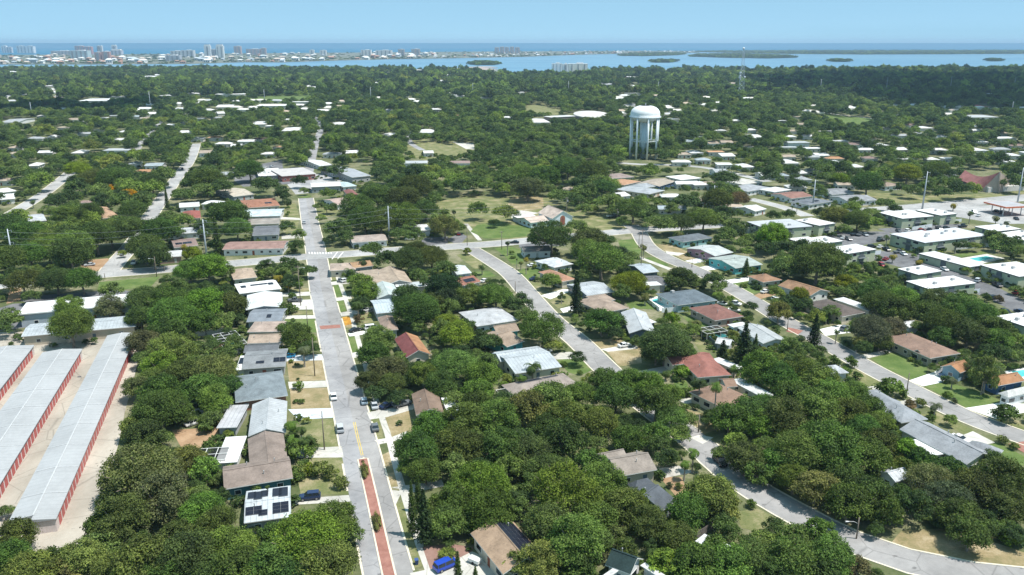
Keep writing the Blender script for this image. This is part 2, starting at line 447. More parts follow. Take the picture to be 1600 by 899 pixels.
HOUSES = []
def building(A, B, C, label, rcol, wcol, roof='hip', he=2.9, rise=1.7, rmat='shingle', over=0.55, wings=(), openings=True, storeys=1,
             solar=(), vents=1, units=0, garage=False, name='house', cat='house', group=None, auto=None, trim='white_trim', clear=True):
    b = Block(A, B, C, he)
    root = thing(name, label, cat, b.c, b.ang, group); root['_c'] = (b.c.x, b.c.y, b.ang)
    T, ro = place(root, b, 'roof', roof, rise, rmat, rcol, wcol, over, trim)
    if openings: add_openings(root, b, T, wcol, over, storeys, True, garage, int(A[0] * 7 + A[1]), 3.6 if name == 'house' else 7.5)
    rnd = random.Random(int(A[0] * 3 + A[1]))
    def zroof(x, y):
        if roof == 'gable': return he + 0.2 + rise * (1 - abs(y) / (b.W / 2))
        if roof == 'hip':
            mn = min(b.L, b.W) / 2
            return he + 0.2 + rise * min(1, min(b.W / 2 - abs(y), b.L / 2 - abs(x)) / mn)
        return he + max(rise, 0.15)
    for k in range(vents):
        x, y = rnd.uniform(-.35, .35) * b.L, rnd.uniform(-.3, .3) * b.W
        ob('vent_pipe', VENT, ro, (x, y, zroof(x, y)), 0, (0.45, 0.45, 0.45))
    for k in range(units):
        x, y = rnd.uniform(-.38, .38) * b.L, rnd.uniform(-.3, .3) * b.W
        ob('cooling_unit', ACUNIT, ro, (x, y, zroof(x, y)), rnd.uniform(0, .3), (0.5, 0.5, 0.5))
    for (x, y, sx, sy) in solar:
        x *= b.L; y *= b.W; sl = 0.0
        if roof == 'gable': sl = math.atan(rise / (b.W / 2)) * (1 if y < 0 else -1)
        elif roof == 'hip': sl = math.atan(rise / (min(b.L, b.W) / 2)) * (1 if y < 0 else -1)
        m = MB(); nx, ny = max(1, round(sx / 1.7)), max(1, round(sy / 1.1))
        m.box((0, 0, 0), (sx, sy, 0.05), 1)
        for i in range(nx):
            for j in range(ny): m.box((-sx / 2 + sx / nx * (i + .5), -sy / 2 + sy / ny * (j + .5), 0.02), (sx / nx - .06, sy / ny - .06, 0.06), 0)
        p = ob('solar_panel', m.mesh('solar_panel', ['solar_cell', 'rim']), ro, (x, y, zroof(x, y) + 0.12)); p.rotation_euler = (sl, 0, 0)
    CLEARPX.append(b.outline) if clear else None
    for w in wings:
        wi = wings.index(w); wb = Block(w['A'], w['B'], w['C'], w.get('he', he) - .07 * (wi + 1))
        Tw, rw = place(root, wb, 'roof', w.get('roof', roof), w.get('rise', rise), w.get('rmat', rmat), w.get('rcol', rcol), w.get('wcol', wcol), w.get('over', over), trim)
        if w.get('open', openings): add_openings(root, wb, Tw, wcol, w.get('over', over), storeys, False, False, int(w['A'][0]), 3.6 if name == 'house' else 7.5)
        if clear: CLEARPX.append(wb.outline)
    del root['_c']
    cx, cy, _ = proj(b.c.x, b.c.y, he)
    HOUSES.append((b, root, roof, rise))
    if label: LANDMARKS.append((cx, cy, label))
    if auto: AUTO.append((root, auto, cx, cy, group, 'house'))
    return root, b

# ------------------------------------------------------------------ vehicles
def car_parts(kind):
    """side profile lofted across the width; x is forward"""
    dims = {'sedan': (4.6, 1.82, 1.45), 'suv': (4.7, 1.9, 1.75), 'van': (5.0, 1.98, 1.85), 'pickup': (5.6, 1.98, 1.85), 'hatch': (4.1, 1.76, 1.52)}[kind]
    l, w, h = dims; hl, hw = l / 2, w / 2
    body, glass = MB(), MB()
    belt = 0.92 if kind in ('sedan', 'hatch') else 1.05
    st = {'sedan': [(-hl, .5, .78), (-hl + .1, .3, .95), (-hl + .75, .26, belt + .04), (-.2, .24, belt), (hl - 1.25, .25, belt), (hl - .25, .28, .76), (hl, .42, .62)],
          'hatch': [(-hl, .45, .9), (-hl + .08, .3, belt + .06), (-.2, .24, belt), (hl - 1.1, .25, belt), (hl - .22, .28, .78), (hl, .42, .62)],
          'suv': [(-hl, .5, 1.0), (-hl + .08, .36, belt + .05), (0, .3, belt), (hl - 1.2, .32, belt + .0), (hl - .2, .34, .92), (hl, .5, .75)],
          'van': [(-hl, .5, 1.05), (-hl + .06, .36, belt + .05), (0, .3, belt), (hl - 1.0, .32, belt), (hl - .2, .34, .88), (hl, .5, .7)],
          'pickup': [(-hl, .6, 1.0), (-hl + .05, .5, 1.08), (-.7, .42, 1.08), (hl - 1.45, .42, 1.1), (hl - .2, .42, 1.02), (hl, .55, .85)]}[kind]
    ring = []
    for i, (x, z0, z1) in enumerate(st):
        k = .86 if i in (0, len(st) - 1) else 1.0
        ring += [(x, -hw * .92 * k, z0), (x, -hw * k, (z0 + z1) / 2), (x, -hw * .93 * k, z1), (x, hw * .93 * k, z1), (x, hw * k, (z0 + z1) / 2), (x, hw * .92 * k, z0)]
    fs = []
    for i in range(len(st) - 1):
        for k in range(6): fs.append((i * 6 + k, i * 6 + (k + 1) % 6, i * 6 + 6 + (k + 1) % 6, i * 6 + 6 + k))
    fs += [tuple(range(6))[::-1], tuple((len(st) - 1) * 6 + k for k in range(6))]
    body.add(ring, fs, 0)
    cab = {'sedan': (-hl + .55, -hl + 1.35, hl - 2.05, hl - 1.2), 'hatch': (-hl + .1, -hl + .5, hl - 1.9, hl - 1.05), 'suv': (-hl + .1, -hl + .45, hl - 1.95, hl - 1.2),
           'van': (-hl + .08, -hl + .3, hl - 1.75, hl - .85), 'pickup': (-.75, -.45, hl - 2.2, hl - 1.45)}[kind]
    b0, t0, t1, b1 = cab; wb, wt = hw * .9, hw * .74
    q = [(b0, -wb, belt), (b1, -wb, belt), (b1, wb, belt), (b0, wb, belt), (t0, -wt, h - .06), (t1, -wt, h - .06), (t1, wt, h - .06), (t0, wt, h - .06)]
    glass.add(q, [(0, 1, 5, 4), (1, 2, 6, 5), (2, 3, 7, 6), (3, 0, 4, 7)], 0)
    body.prism([(t0 - .05, -wt - .02), (t1 + .05, -wt - .02), (t1 + .05, wt + .02), (t0 - .05, wt + .02)], h - .08, h, 0)
    for x in (b0 + (t0 - b0) * .4, (t0 + t1) / 2 + .15):      # pillars
        for s in (-1, 1):
            body.add([(x - .06, s * (wb + .012), belt - .02), (x + .06, s * (wb + .012), belt - .02), (x + .06 + (.3 if x < t0 else 0), s * (wt + .012), h - .05), (x - .06 + (.3 if x < t0 else 0), s * (wt + .012), h - .05)], [(0, 1, 2, 3)], 0)
    if kind == 'pickup':
        body.box((-hl + .95, 0, 1.09), (1.7, 1.5, .03), 1)
    r = .34 if kind in ('sedan', 'hatch') else .38
    wh, rim = MB(), MB()
    wh.tube([(0, -.12, 0), (0, .12, 0)], r, 14); rim.tube([(0, -.135, 0), (0, .135, 0)], r * .6, 10)
    spots = [(sx * hl * .62, sy * (hw - .13), r) for sx in (-1, 1) for sy in (-1, 1)]
    hd = MB(); hd.box((0, 0, 0), (.08, .38, .14))
    return body, glass, wh, rim, spots, hd, (hl, hw)
CARM = {}
for k in ('sedan', 'suv', 'van', 'pickup', 'hatch'):
    body, glass, wh, rim, spots, hd, (hl, hw) = car_parts(k)
    far = MB(); far.add(body.v, body.f, 0); far.add(glass.v, glass.f, 1)
    for s in spots:
        o = MB(); o.tube([(s[0], s[1] - .12, s[2]), (s[0], s[1] + .12, s[2])], s[2], 10); far.add(o.v, o.f, 2)
    CARM[k] = (body.mesh('car_body', ['car_paint', 'dark_gap'], False), glass.mesh('car_glass', 'glass'), wh.mesh('wheel', 'tyre'), rim.mesh('rim', 'rim'),
               hd.mesh('headlight', 'lamp_lens'), spots, (hl, hw), far.mesh('parked_car', ['car_paint', 'glass', 'tyre']))
CARN = [0]
def car(px, py, head, kind, col, adj, near=True, cat='car', group='parked cars', label=None):
    """head: photo pixel offset towards the nose"""
    c = P(px, py, 0.5); c.z = 0.06
    n = P(px + head[0], py + head[1], 0.5); a = math.atan2(n.y - c.y, n.x - c.x)
    body, glass, wh, rim, hd, spots, (hl, hw), far = CARM[kind]
    nm = {'sedan': 'parked_car', 'hatch': 'parked_car', 'suv': 'parked_suv', 'van': 'parked_van', 'pickup': 'pickup_truck'}[kind]
    cat = {'van': 'van', 'pickup': 'pickup truck'}.get(kind, cat)
    if near:
        t = thing(nm, label, cat, c, a, group)
        ob('body', body, t, col=col); ob('window_glass', glass, t)
        for s in spots:
            w = ob('wheel', wh, t, s); ob('rim', rim, w)
        for s in (-1, 1): ob('headlight', hd, t, (hl - .06, s * hw * .62, .68))
    else:
        t = ob(nm, far, None, c, a, col); tag(t, label, cat, group)
    if not label: AUTO.append((t, adj + ' ' + {'pickup': 'pickup truck', 'sedan': 'car', 'hatch': 'hatchback', 'suv': 'SUV', 'van': 'van'}[kind], px, py, group, 'car'))
    else: LANDMARKS.append((px, py, label))
    return t

# ------------------------------------------------------------------ trees
def leaf_cards(c, nrm, size, tint, rng):
    n = len(c)
    r = rng.normal(size=(n, 3)); t = np.cross(nrm, r); t /= np.linalg.norm(t, axis=1, keepdims=True) + 1e-9
    s = np.cross(nrm, t)
    sz = size * rng.uniform(.7, 1.3, (n, 1))
    a, b = t * sz * .55, s * sz * .36
    bend = nrm * sz * .12
    v = np.stack([c - a, c - b + bend, c + a, c + b + bend], 1).reshape(-1, 3)
    return v, np.repeat(tint, 1)
def foliage_mesh(name, v, tint, mats, extra=None):
    n = len(v) // 4
    V = v.tolist(); F = [(4 * i, 4 * i + 1, 4 * i + 2, 4 * i + 3) for i in range(n)]; mi = [0] * n
    tn = tint.tolist()
    if extra:
        o = len(V); V += extra.v; F += [tuple(i + o for i in f) for f in extra.f]; mi += [1] * len(extra.f); tn += [.5] * len(extra.f)
    me = bpy.data.meshes.new(name); me.from_pydata(V, [], F); me.update()
    for m in mats: me.materials.append(MATS[m])
    if extra: me.polygons.foreach_set('material_index', mi)
    at = me.attributes.new('tint', 'FLOAT', 'FACE'); at.data.foreach_set('value', tn)
    return me
def clump_points(rng, rad, ncl, flat, low=-0.35, cr=(.2, .33), zc=None):
    """centres and radii of the leaf clumps of one crown of radius rad"""
    zc = rad * .86 if zc is None else zc
    bul = rng.normal(size=(5, 3)); bul /= np.linalg.norm(bul, axis=1, keepdims=True)
    ba = rng.uniform(-.2, .22, 5)
    cs, rs = [], []
    k = 0
    while len(cs) < ncl:
        z = rng.uniform(low, 1); th = rng.uniform(0, 2 * math.pi); q = math.sqrt(max(0, 1 - z * z))
        d = np.array([q * math.cos(th), q * math.sin(th), z])
        f = 1 + sum(ba[i] * max(0, d @ bul[i]) ** 2 for i in range(5))
        inner = .78 if len(cs) < ncl * .72 else rng.uniform(.25, .6)
        p = d * f * inner * rad; p[2] = p[2] * flat + zc
        r = rad * rng.uniform(*cr)
        k += 1
        if len(cs) < ncl * .72 and k < 4000 and any(np.linalg.norm(p - a) < .55 * min(r, b) for a, b in zip(cs, rs)): continue
        cs.append(p); rs.append(r)
    return cs, rs
def clumps_to_leaves(rng, cs, rs, nleaf, leaf, squash=.8, rough=.6):
    area = np.array(rs) ** 2; cnt = np.maximum(4, (nleaf * area / area.sum()).astype(int))
    C, Nn, T = [], [], []
    for p, r, k in zip(cs, rs, cnt):
        d = rng.normal(size=(k, 3)); d /= np.linalg.norm(d, axis=1, keepdims=True); d[:, 2] = np.where(d[:, 2] < -.35, -d[:, 2], d[:, 2])
        rr = r * np.where(rng.random((k, 1)) < .16, rng.uniform(1.05, 1.38, (k, 1)), rng.uniform(.5, 1.08, (k, 1))); q = d * rr; q[:, 2] *= squash
        C.append(p + q); nn = d + rng.normal(size=(k, 3)) * rough + np.array([0, 0, .35]); Nn.append(nn / np.linalg.norm(nn, axis=1, keepdims=True))
        T.append(np.clip(rng.normal(.0, .16, k) + rng.uniform(.25, .75), 0, 1))
    return np.concatenate(C), np.concatenate(Nn), np.concatenate(T)
def oak_meshes(rad, nleaf, leaf, ncl, seed, flat=.52, low=-.35, open_=False):
    rng = np.random.default_rng(seed)
    cs, rs = clump_points(rng, rad, ncl, flat, low, (.15, .25) if open_ else (.19, .31))
    c, n, t = clumps_to_leaves(rng, cs, rs, nleaf, leaf)
    v, tt = leaf_cards(c, n, leaf, t, rng)
    crown = foliage_mesh('crown', v, tt, ['leaf'])
    m = MB(); h = rad * .62
    m.tube([(0, 0, -.1), (0.02 * rad, 0, h * .5), (0, 0.03 * rad, h)], [rad * .075, rad * .055, rad * .05], 8)
    for n_, p in enumerate(random.Random(seed).sample(list(range(len(cs))), 16 if open_ else 10)):
        q = cs[p]; q = q if n_ % 2 else np.array([0, 0, rad * .8]) + (q - np.array([0, 0, rad * .8])) * 1.3; m.tube([(0, 0.03 * rad, h * .9), (q[0] * .5, q[1] * .5, h + (q[2] - h) * .35), tuple(q)], [rad * .04, rad * .026, rad * (.01 if n_ % 2 else .006)], 6)
    return crown, m.mesh('trunk', 'bark')
OAK = {'L': (8.0, [oak_meshes(8.0, (28000, 22000, 16000, 25000)[i], (.37, .42, .50, .39)[i], (120, 100, 85, 110)[i], 100 + i, .58 + .05 * i, -.5) for i in range(4)] + [oak_meshes(8.0, 12000, .42, 125, 150, .66, -.5, True)]),
       'M': (5.5, [oak_meshes(5.5, (14000, 11500, 9000, 13000)[i], (.34, .38, .44, .36)[i], (85, 70, 60, 75)[i], 200 + i, .62 + .07 * i, -.55) for i in range(4)]),
       'S': (3.0, [oak_meshes(3.0, 3600, .33, 36, 300 + i, .7 + .12 * i, -.6) for i in range(3)])}
PAL = {'h': ((.125, .135, .04), 'olive'), 'd': ((.072, .112, .029), 'dark green'), 'm': ((.106, .160, .036), 'mid green'), 'o': ((.142, .172, .048), 'olive green'), 'b': ((.132, .21, .03), 'bright green'),
       'y': ((.155, .195, .02), 'yellow green'), 'f': ((.50, .27, .012), 'orange flowering'), 'g': ((.105, .125, .062), 'grey green'), 'k': ((.036, .062, .023), 'blackish green'), 'r': ((.13, .10, .05), 'brownish')}
OAKS = []
def oak_at(bx, by, py, r, c):
    g = P(bx, by); h = height_at(g.x, g.y, py); rad = r * proj(g.x, g.y, h)[2] / FPX
    OAKS.append((r + 20, proj(g.x, g.y, h)[0], py, g.x, g.y, rad, c, 'oak_tree', 'oak', h / rad / .9))
def oak(px, py, r, c, name='oak_tree', noun='oak', tall=1.0):
    rad = r * 300 / FPX; 
    for _ in range(4):
        p = P(px, py, rad * .9 * tall); depth = proj(p.x, p.y, p.z)[2]; rad = r * depth / FPX
    OAKS.append((r, px, py, p.x, p.y, rad, c, name, noun, tall))
def plant_oak(r, px, py, X, Y, rad, c, name, noun, tall):
    k = 'L' if rad > 6.2 else 'M' if rad > 3.9 else 'S'
    base, ms = OAK[k]; rnd = random.Random(int(px * 31 + py * 17))
    i = rnd.randrange(len(ms)) if c != 'w' else 4
    if c == 'w': base, ms = OAK['L']; c = 'g'
    crown, trunk = ms[i]; s = rad / base
    col, word = PAL[c]; j = [x * rnd.uniform(.86, 1.16) for x in (1, 1, 1)]; g = rnd.uniform(.85, 1.2)
    col = tuple(col[q] * g * j[q] for q in range(3))
    sz = 'broad' if rad > 7.2 else 'small' if rad < 3.6 else 'mid-sized'
    t = thing(name, None, 'bush' if noun in ('bush', 'shrub', 'hedge') else 'tree', (X, Y, 0), rnd.uniform(0, 6.28), 'trees of the neighbourhood')
    t.scale = (s, s, s * tall * rnd.uniform(.92, 1.12))
    ob('trunk', trunk, t); ob('crown', crown, t, col=col)
    AUTO.append((t, f'{sz} {word} {noun}', px, py, 'trees of the neighbourhood', 'tree'))

def bush_mesh(rad, nleaf, leaf, seed, flat=.8):
    rng = np.random.default_rng(seed)
    cs, rs = clump_points(rng, rad, 16, flat, -.2, (.3, .42), rad * .55)
    c, n, t = clumps_to_leaves(rng, cs, rs, nleaf, leaf); c[:, 2] = np.maximum(c[:, 2], .05)
    v, tt = leaf_cards(c, n, leaf, t, rng); return v, tt
BUSH = [foliage_mesh('bush', *bush_mesh(1.0, 900, .2, 400 + i), ['leaf']) for i in range(3)]
def bush(px, py, r, c, adj=None, sx=1.0, sy=1.0, rz=0.0, name='bush', noun='bush', sz=1.0):
    p = P(px, py + r * .3, 0.0); rad = r * proj(p.x, p.y, 0)[2] / FPX
    col, word = PAL[c]; rnd = random.Random(int(px * 13 + py))
    t = ob(name, BUSH[rnd.randrange(3)], None, p, rz, col, (rad * sx, rad * sy, rad * sz))
    tag(t, None, 'hedge' if noun == 'hedge' else 'bush', 'bushes in the gardens'); AUTO.append((t, f'{adj or "round"} {word} {noun}', px, py, 'bushes in the gardens', 'tree'))

def palm_crown(seed, fronds=24, ln=2.6, droop=1.0):
    rng = np.random.default_rng(seed); V, T = [], []
    for k in range(fronds):
        a = k * 2.4 + rng.uniform(-.2, .2); el = rng.uniform(-.35, 1.15); l = ln * rng.uniform(.8, 1.1)
        d = np.array([math.cos(a), math.sin(a), 0]); sd = np.array([-math.sin(a), math.cos(a), 0])
        pts = []; p = np.zeros(3); e = el; n = 9
        for i in range(n + 1):
            pts.append(p.copy()); p = p + (d * math.cos(e) + np.array([0, 0, math.sin(e)])) * l / n; e -= droop * .26 * (1 + i * .08)
        tn = np.clip(rng.normal(.5, .2), 0, 1)
        for i in range(n):
            w = .46 * ln / 2.6 * math.sin(math.pi * min(1, (i + 1.2) / (n + 1))) ** .7
            for s in (-1, 1):
                o = sd * s * w + np.array([0, 0, -.22 * w]); fwd = (pts[i + 1] - pts[i]) * .9
                V += [pts[i], pts[i] + o + fwd, pts[i] * .3 + pts[i + 1] * .7 + o + fwd, pts[i + 1] * .62 + pts[i] * .38]; T.append(np.clip(tn + rng.normal(0, .1), 0, 1))
    return foliage_mesh('crown', np.array(V), np.array(T), ['palm_leaf'])
PALMC = [palm_crown(500, 24, 2.7, 1.0), palm_crown(501, 28, 2.6, .85), palm_crown(502, 21, 2.9, 1.1)]
_t = MB(); _t.tube([(0, 0, -.02), (.02, 0, .4), (0, .02, .8), (0, 0, 1.0)], [.24, .17, .15, .17], 8); PALMT = _t.mesh('trunk', 'pale_bark')
PALCOL = {'d': ((.045, .07, .022), 'dark green'), 'm': ((.07, .11, .03), 'green'), 'o': ((.12, .13, .04), 'olive'), 'y': ((.24, .2, .03), 'yellowing'), 'g': ((.12, .14, .075), 'grey green'), 'b': ((.1, .17, .03), 'bright green'), 'r': ((.2, .14, .07), 'withered brown')}
def palm(px, py, r, c, bx=None, by=None, h=6.0):
    if bx is not None:
        g = P(bx, by); h = max(1.5, height_at(g.x, g.y, py)); X, Y = g.x, g.y
    else:
        p = P(px, py, h); X, Y = p.x, p.y
    depth = proj(X, Y, h)[2]; rad = r * depth / FPX
    rnd = random.Random(int(px * 7 + py * 3)); col, word = PALCOL[c]
    t = thing('palm_tree', None, 'palm tree', (X, Y, 0), rnd.uniform(0, 6.28), 'palms of the neighbourhood')
    ob('trunk', PALMT, t, (0, 0, 0), 0, None, (min(1.2, .5 + rad / 4), min(1.2, .5 + rad / 4), h))
    ob('crown', PALMC[rnd.randrange(3)], t, (0, 0, h), 0, col, rad / 2.35)
    AUTO.append((t, f'{"tall" if h > 8 else "short" if h < 4 else "slim"} {word} palm', px, py, 'palms of the neighbourhood', 'palm'))

def conifer_mesh(seed, h=14.0, rad=2.6, n=5200):
    rng = np.random.default_rng(seed); C, Nn, T = [], [], []
    z = 1.0
    while z < h:
        f = (1 - z / h); r = rad * (f ** .8) * rng.uniform(.85, 1.1) + .12
        nb = 7 if f > .2 else 5; a0 = rng.uniform(0, 6)
        for k in range(nb):
            a = a0 + k * 2 * math.pi / nb + rng.uniform(-.2, .2); rr = r * rng.uniform(.75, 1.1); tn = rng.uniform(.25, .75)
            m = max(5, int(34 * rr / rad)); s = rng.uniform(.12, 1, m) ** .8
            wd = .28 + .3 * s * (1.1 - s) * rr
            p = np.stack([math.cos(a) * s * rr, math.sin(a) * s * rr, z + s * rr * .22], 1) + rng.normal(size=(m, 3)) * wd[:, None] * .45
            C.append(p); q = rng.normal(size=(m, 3)) * .5 + np.array([math.cos(a) * .5, math.sin(a) * .5, .8]); Nn.append(q / np.linalg.norm(q, axis=1, keepdims=True)); T.append(np.clip(tn + rng.normal(0, .13, m), 0, 1))
        z += .36 + .35 * f
    c, nn, t = np.concatenate(C), np.concatenate(Nn), np.concatenate(T)
    v, tt = leaf_cards(c, nn, .46, t, rng); return foliage_mesh('crown', v, tt, ['leaf'])
CON = [conifer_mesh(600), conifer_mesh(601)]
_t = MB(); _t.tube([(0, 0, -.1), (0, 0, 7), (0, 0, 13.6)], [.3, .18, .03], 8); CONT = _t.mesh('trunk', 'bark')
def conifer(tx, ty, bx, by, r, c='d', word='conical'):
    g = P(bx, by); h = height_at(g.x, g.y, ty); rad = r * proj(g.x, g.y, h / 2)[2] / FPX
    t = thing('conifer_tree', None, 'tree', g, random.Random(int(tx)).uniform(0, 6), 'conifers of the neighbourhood')
    t.scale = (rad / 2.6, rad / 2.6, h / 14)
    ob('trunk', CONT, t); ob('crown', CON[int(tx) % 2], t, col=PAL[c][0])
    AUTO.append((t, f'{word} dark conifer', (tx + bx) / 2, (ty + by) / 2, 'conifers of the neighbourhood', 'tree'))

# ------------------------------------------------------------------ poles
def steel_pole(bx, by, ty, arms=3, label=None, col=(.42, .46, .5)):
    g = P(bx, by); h = height_at(g.x, g.y, ty)
    t = thing('transmission_pole', label, 'utility pole', g, 0, 'tall steel transmission poles')
    m = MB(); m.tube([(0, 0, 0), (0, 0, h)], [.55, .2], 12); ob('pole', m.mesh('pole', 'steel', True), t, col=col)
    for k in range(arms):
        a = MB(); a.tube([(.15, 0, 0), (1.6, 0, .35)], [.09, .06], 6); a.tube([(1.55, 0, .3), (1.55, 0, -.5)], .1, 6)
        ob('crossarm', a.mesh('crossarm', 'steel'), t, (0, 0, h - .8 - 2.6 * k), math.pi * (k % 2), col)
    if not label: AUTO.append((t, 'tall grey steel power pole', bx, (by + ty) / 2, 'tall steel transmission poles', 'pole'))
    else: LANDMARKS.append((bx, (by + ty) / 2, label))
    return g, h
def wood_pole(bx, by, ty, lamp=0, cross=True, trafo=False, lab='wooden utility pole'):
    g = P(bx, by); h = height_at(g.x, g.y, ty)
    t = thing('utility_pole', None, 'utility pole', g, 0, 'wooden utility poles')
    m = MB(); m.tube([(0, 0, 0), (0, 0, h)], [.17, .11], 8); ob('pole', m.mesh('pole', 'wood', True), t, col=(.2, .17, .14))
    if cross:
        a = MB(); a.box((0, 0, 0), (2.2, .12, .14)); [a.tube([(x, 0, .07), (x, 0, .3)], .05, 6) for x in (-1, -.4, .4, 1)]
        ob('crossarm', a.mesh('crossarm', 'wood'), t, (0, -.16, h - .6), .3, (.22, .19, .16))
    if trafo:
        a = MB(); a.tube([(0, 0, 0), (0, 0, 1.0)], .28, 10); ob('transformer', a.mesh('transformer', 'steel'), t, (.45, 0, h - 2.6), 0, (.5, .5, .5))
    if lamp:
        a = MB(); a.tube([(0, 0, 0), (lamp * .9, 0, .5), (lamp * 2.0, 0, .55)], .05, 6); ar = ob('lamp_arm', a.mesh('lamp_arm', 'steel'), t, (0, 0, h - 1.4), 0, (.5, .5, .5))
        a = MB(); a.tube([(lamp * 1.9, 0, .5), (lamp * 2.6, 0, .5)], [.1, .16], 8); ob('lamp_head', a.mesh('lamp_head', 'steel'), ar, (0, 0, 0), 0, (.6, .6, .6))
    AUTO.append((t, lab + (' with lamp arm' if lamp else ''), bx, (by + ty) / 2, 'wooden utility poles', 'pole'))
def wire(pts, sag, name='power_line', label=None, r=.05):
    m = MB(); out = []
    for a, b in zip(pts, pts[1:]):
        for k in range(12):
            t = k / 12; q = a.lerp(b, t); q.z -= sag * 4 * t * (1 - t); out.append(q)
    out.append(pts[-1]); m.tube(out, r, 4)
    tag(ob(name, m.mesh(name, 'wire')), label, 'power line', 'power lines between the steel poles')

def fence(px0, px1, h, col, label, mat='paint'):
    a, b = P(*px0), P(*px1); ln = (b - a).length; ang = math.atan2(b.y - a.y, b.x - a.x)
    t = thing('fence', label, 'fence', a, ang, 'garden fences')
    m = MB(); n = max(1, int(ln / 2.4)); s = ln / n
    for k in range(n): m.box((s * (k + .5), 0, h / 2 + .03), (s - .1, .05, h - .06))
    ob('panel', m.mesh('panel', mat), t, col=col)
    pm = MB(); pm.box((0, 0, h / 2 + .05), (.13, .13, h + .1)); pme = pm.mesh('post', mat)
    for k in range(n + 1): ob('post', pme, t, (s * k, 0, 0), 0, col)
    LANDMARKS.append(((px0[0] + px1[0]) / 2, (px0[1] + px1[1]) / 2, label))
def pool(pts, label, deck=None):
    c = sum((P(*p) for p in pts), Vector()) / len(pts)
    t = thing('swimming_pool', label, 'swimming pool', c)
    w = [P(*p) - c for p in pts]
    area = sum(w[i].x * w[(i + 1) % len(w)].y - w[(i + 1) % len(w)].x * w[i].y for i in range(len(w)))
    if area < 0: w = w[::-1]
    m = MB(); m.prism([(p.x * 1.14, p.y * 1.14) for p in w], .0, .07); ob('coping', m.mesh('coping', 'concrete_white'), t)
    m = MB(); m.prism([(p.x, p.y) for p in w], .0, .09); ob('water', m.mesh('water', 'pool_water'), t)
    LANDMARKS.append((sum(p[0] for p in pts) / len(pts), sum(p[1] for p in pts) / len(pts), label))
def pool_cage(A, B, C, label, he=3.0):
    b = Block(A, B, C, he); t = thing('pool_cage', label, 'pool enclosure', b.c, b.ang)
    m = MB(); x, y = b.L / 2, b.W / 2; nx, ny = max(2, int(b.L / 2.4)), max(2, int(b.W / 2.4))
    for i in range(nx + 1):
        X = -x + 2 * x * i / nx
        m.box((X, 0, he), (.1, b.W, .12)); [m.box((X, s * y, he / 2), (.1, .1, he)) for s in (-1, 1)]
    for j in range(ny + 1):
        Yy = -y + 2 * y * j / ny; m.box((0, Yy, he + .002), (b.L + .02, .11, .1)); [m.box((s * x, Yy, he / 2), (.09, .09, he - .02)) for s in (-1, 1)]
    ob('frame', m.mesh('frame', 'white_trim'), t)
    m = MB(); q = [(-x + .03, -y + .03), (x - .03, -y + .03), (x - .03, y - .03), (-x + .03, y - .03)]
    m.prism(q, .1, he - .08, 0, True, False); ob('screen', m.mesh('screen', 'screen_mesh'), t)
    m = MB(); m.prism([(p[0] * .62, p[1] * .55) for p in q], .05, .1); ob('water', m.mesh('water', 'pool_water'), t)
    LANDMARKS.append(((A[0] + C[0]) / 2, (A[1] + C[1]) / 2, label))
m_, nt_, out_ = new_mat('screen_mesh')
_b = N(nt_, 'ShaderNodeBsdfDiffuse'); _b.inputs[0].default_value = (.03, .032, .036, 1); _tr = N(nt_, 'ShaderNodeBsdfTransparent')
_mx = N(nt_, 'ShaderNodeMixShader'); _mx.inputs[0].default_value = .42; L(nt_, _tr.outputs[0], _mx.inputs[1]); L(nt_, _b.outputs[0], _mx.inputs[2]); L(nt_, _mx.outputs[0], out_.inputs['Surface'])
MATS['screen_mesh'] = m_
# ------------------------------------------------------------------ the setting
tan, brown, taupe = (.50, .41, .33), (.25, .18, .14), (.29, .235, .205)
grayL, gray, dgray, slate, bluegray = (.40, .42, .44), (.27, .285, .30), (.17, .18, .195), (.15, .175, .20), (.34, .40, .43)
white, cream, red, coral, orange, redbrown = (.70, .70, .70), (.62, .56, .46), (.23, .085, .085), (.36, .155, .125), (.42, .225, .125), (.26, .135, .115)
teal, aqua, yellowW, grayW, blueW = (.075, .17, .20), (.13, .44, .46), (.52, .47, .30), (.38, .39, .40), (.08, .15, .28)

shore = [(-1400, 110), (-500, 110), (0, 110.5), (150, 109.5), (300, 109.2), (400, 109), (520, 109.3), (640, 109.5), (735, 110.5), (765, 114), (800, 118), (835, 119.5), (862, 116.5), (900, 113), (960, 111.5), (1060, 111), (1200, 110.2), (1400, 109.6), (1600, 109.2), (2200, 109), (3200, 109)]
sw = [P(x, y) for x, y in shore]
land = [(p.x, p.y) for p in sw] + [(6000, -500), (-6000, -500)]
sheet('ground', land, 0.0, 'town_soil', px=False)

def mat_water(name, deep, shallow, scale, rough):
    m, nt, out = new_mat(name); v = coords(nt, world=True)
    n1 = noise(nt, v, scale, 5, .6, (.25, 1, 1)); n2 = noise(nt, v, scale * 30, 3, .6)
    c = ramp(nt, n1, [(.36, deep), (.66, shallow)])
    principled(nt, out, c, rough, .14, bump=n2, bump_s=.25); MATS[name] = m
mat_water('bay_water', (.10, .215, .32), (.15, .28, .375), .0035, .5)
mat_water('sea_water', (.0, .105, .20), (.002, .135, .24), .0012, .5)
def flat(name, pts, z, mat):
    me = bpy.data.meshes.new(name); me.from_pydata([(x, y, z) for x, y in pts], [], [tuple(range(len(pts)))]); me.update()
    if me.polygons[0].normal.z < 0: me.flip_normals()
    me.materials.append(MATS[mat]); return tag(ob(name, me), kind='structure')
flat('sea', [(-9000, 2500), (9000, 2500), (90000, 90000), (-90000, 90000)], -1.4, 'sea_water')
bq = [P(x, y) for x, y in [(-1500, 88), (-400, 86.6), (0, 86), (400, 83.4), (800, 80.4), (1090, 79.8), (1600, 79.1), (2200, 79), (3500, 79)]]
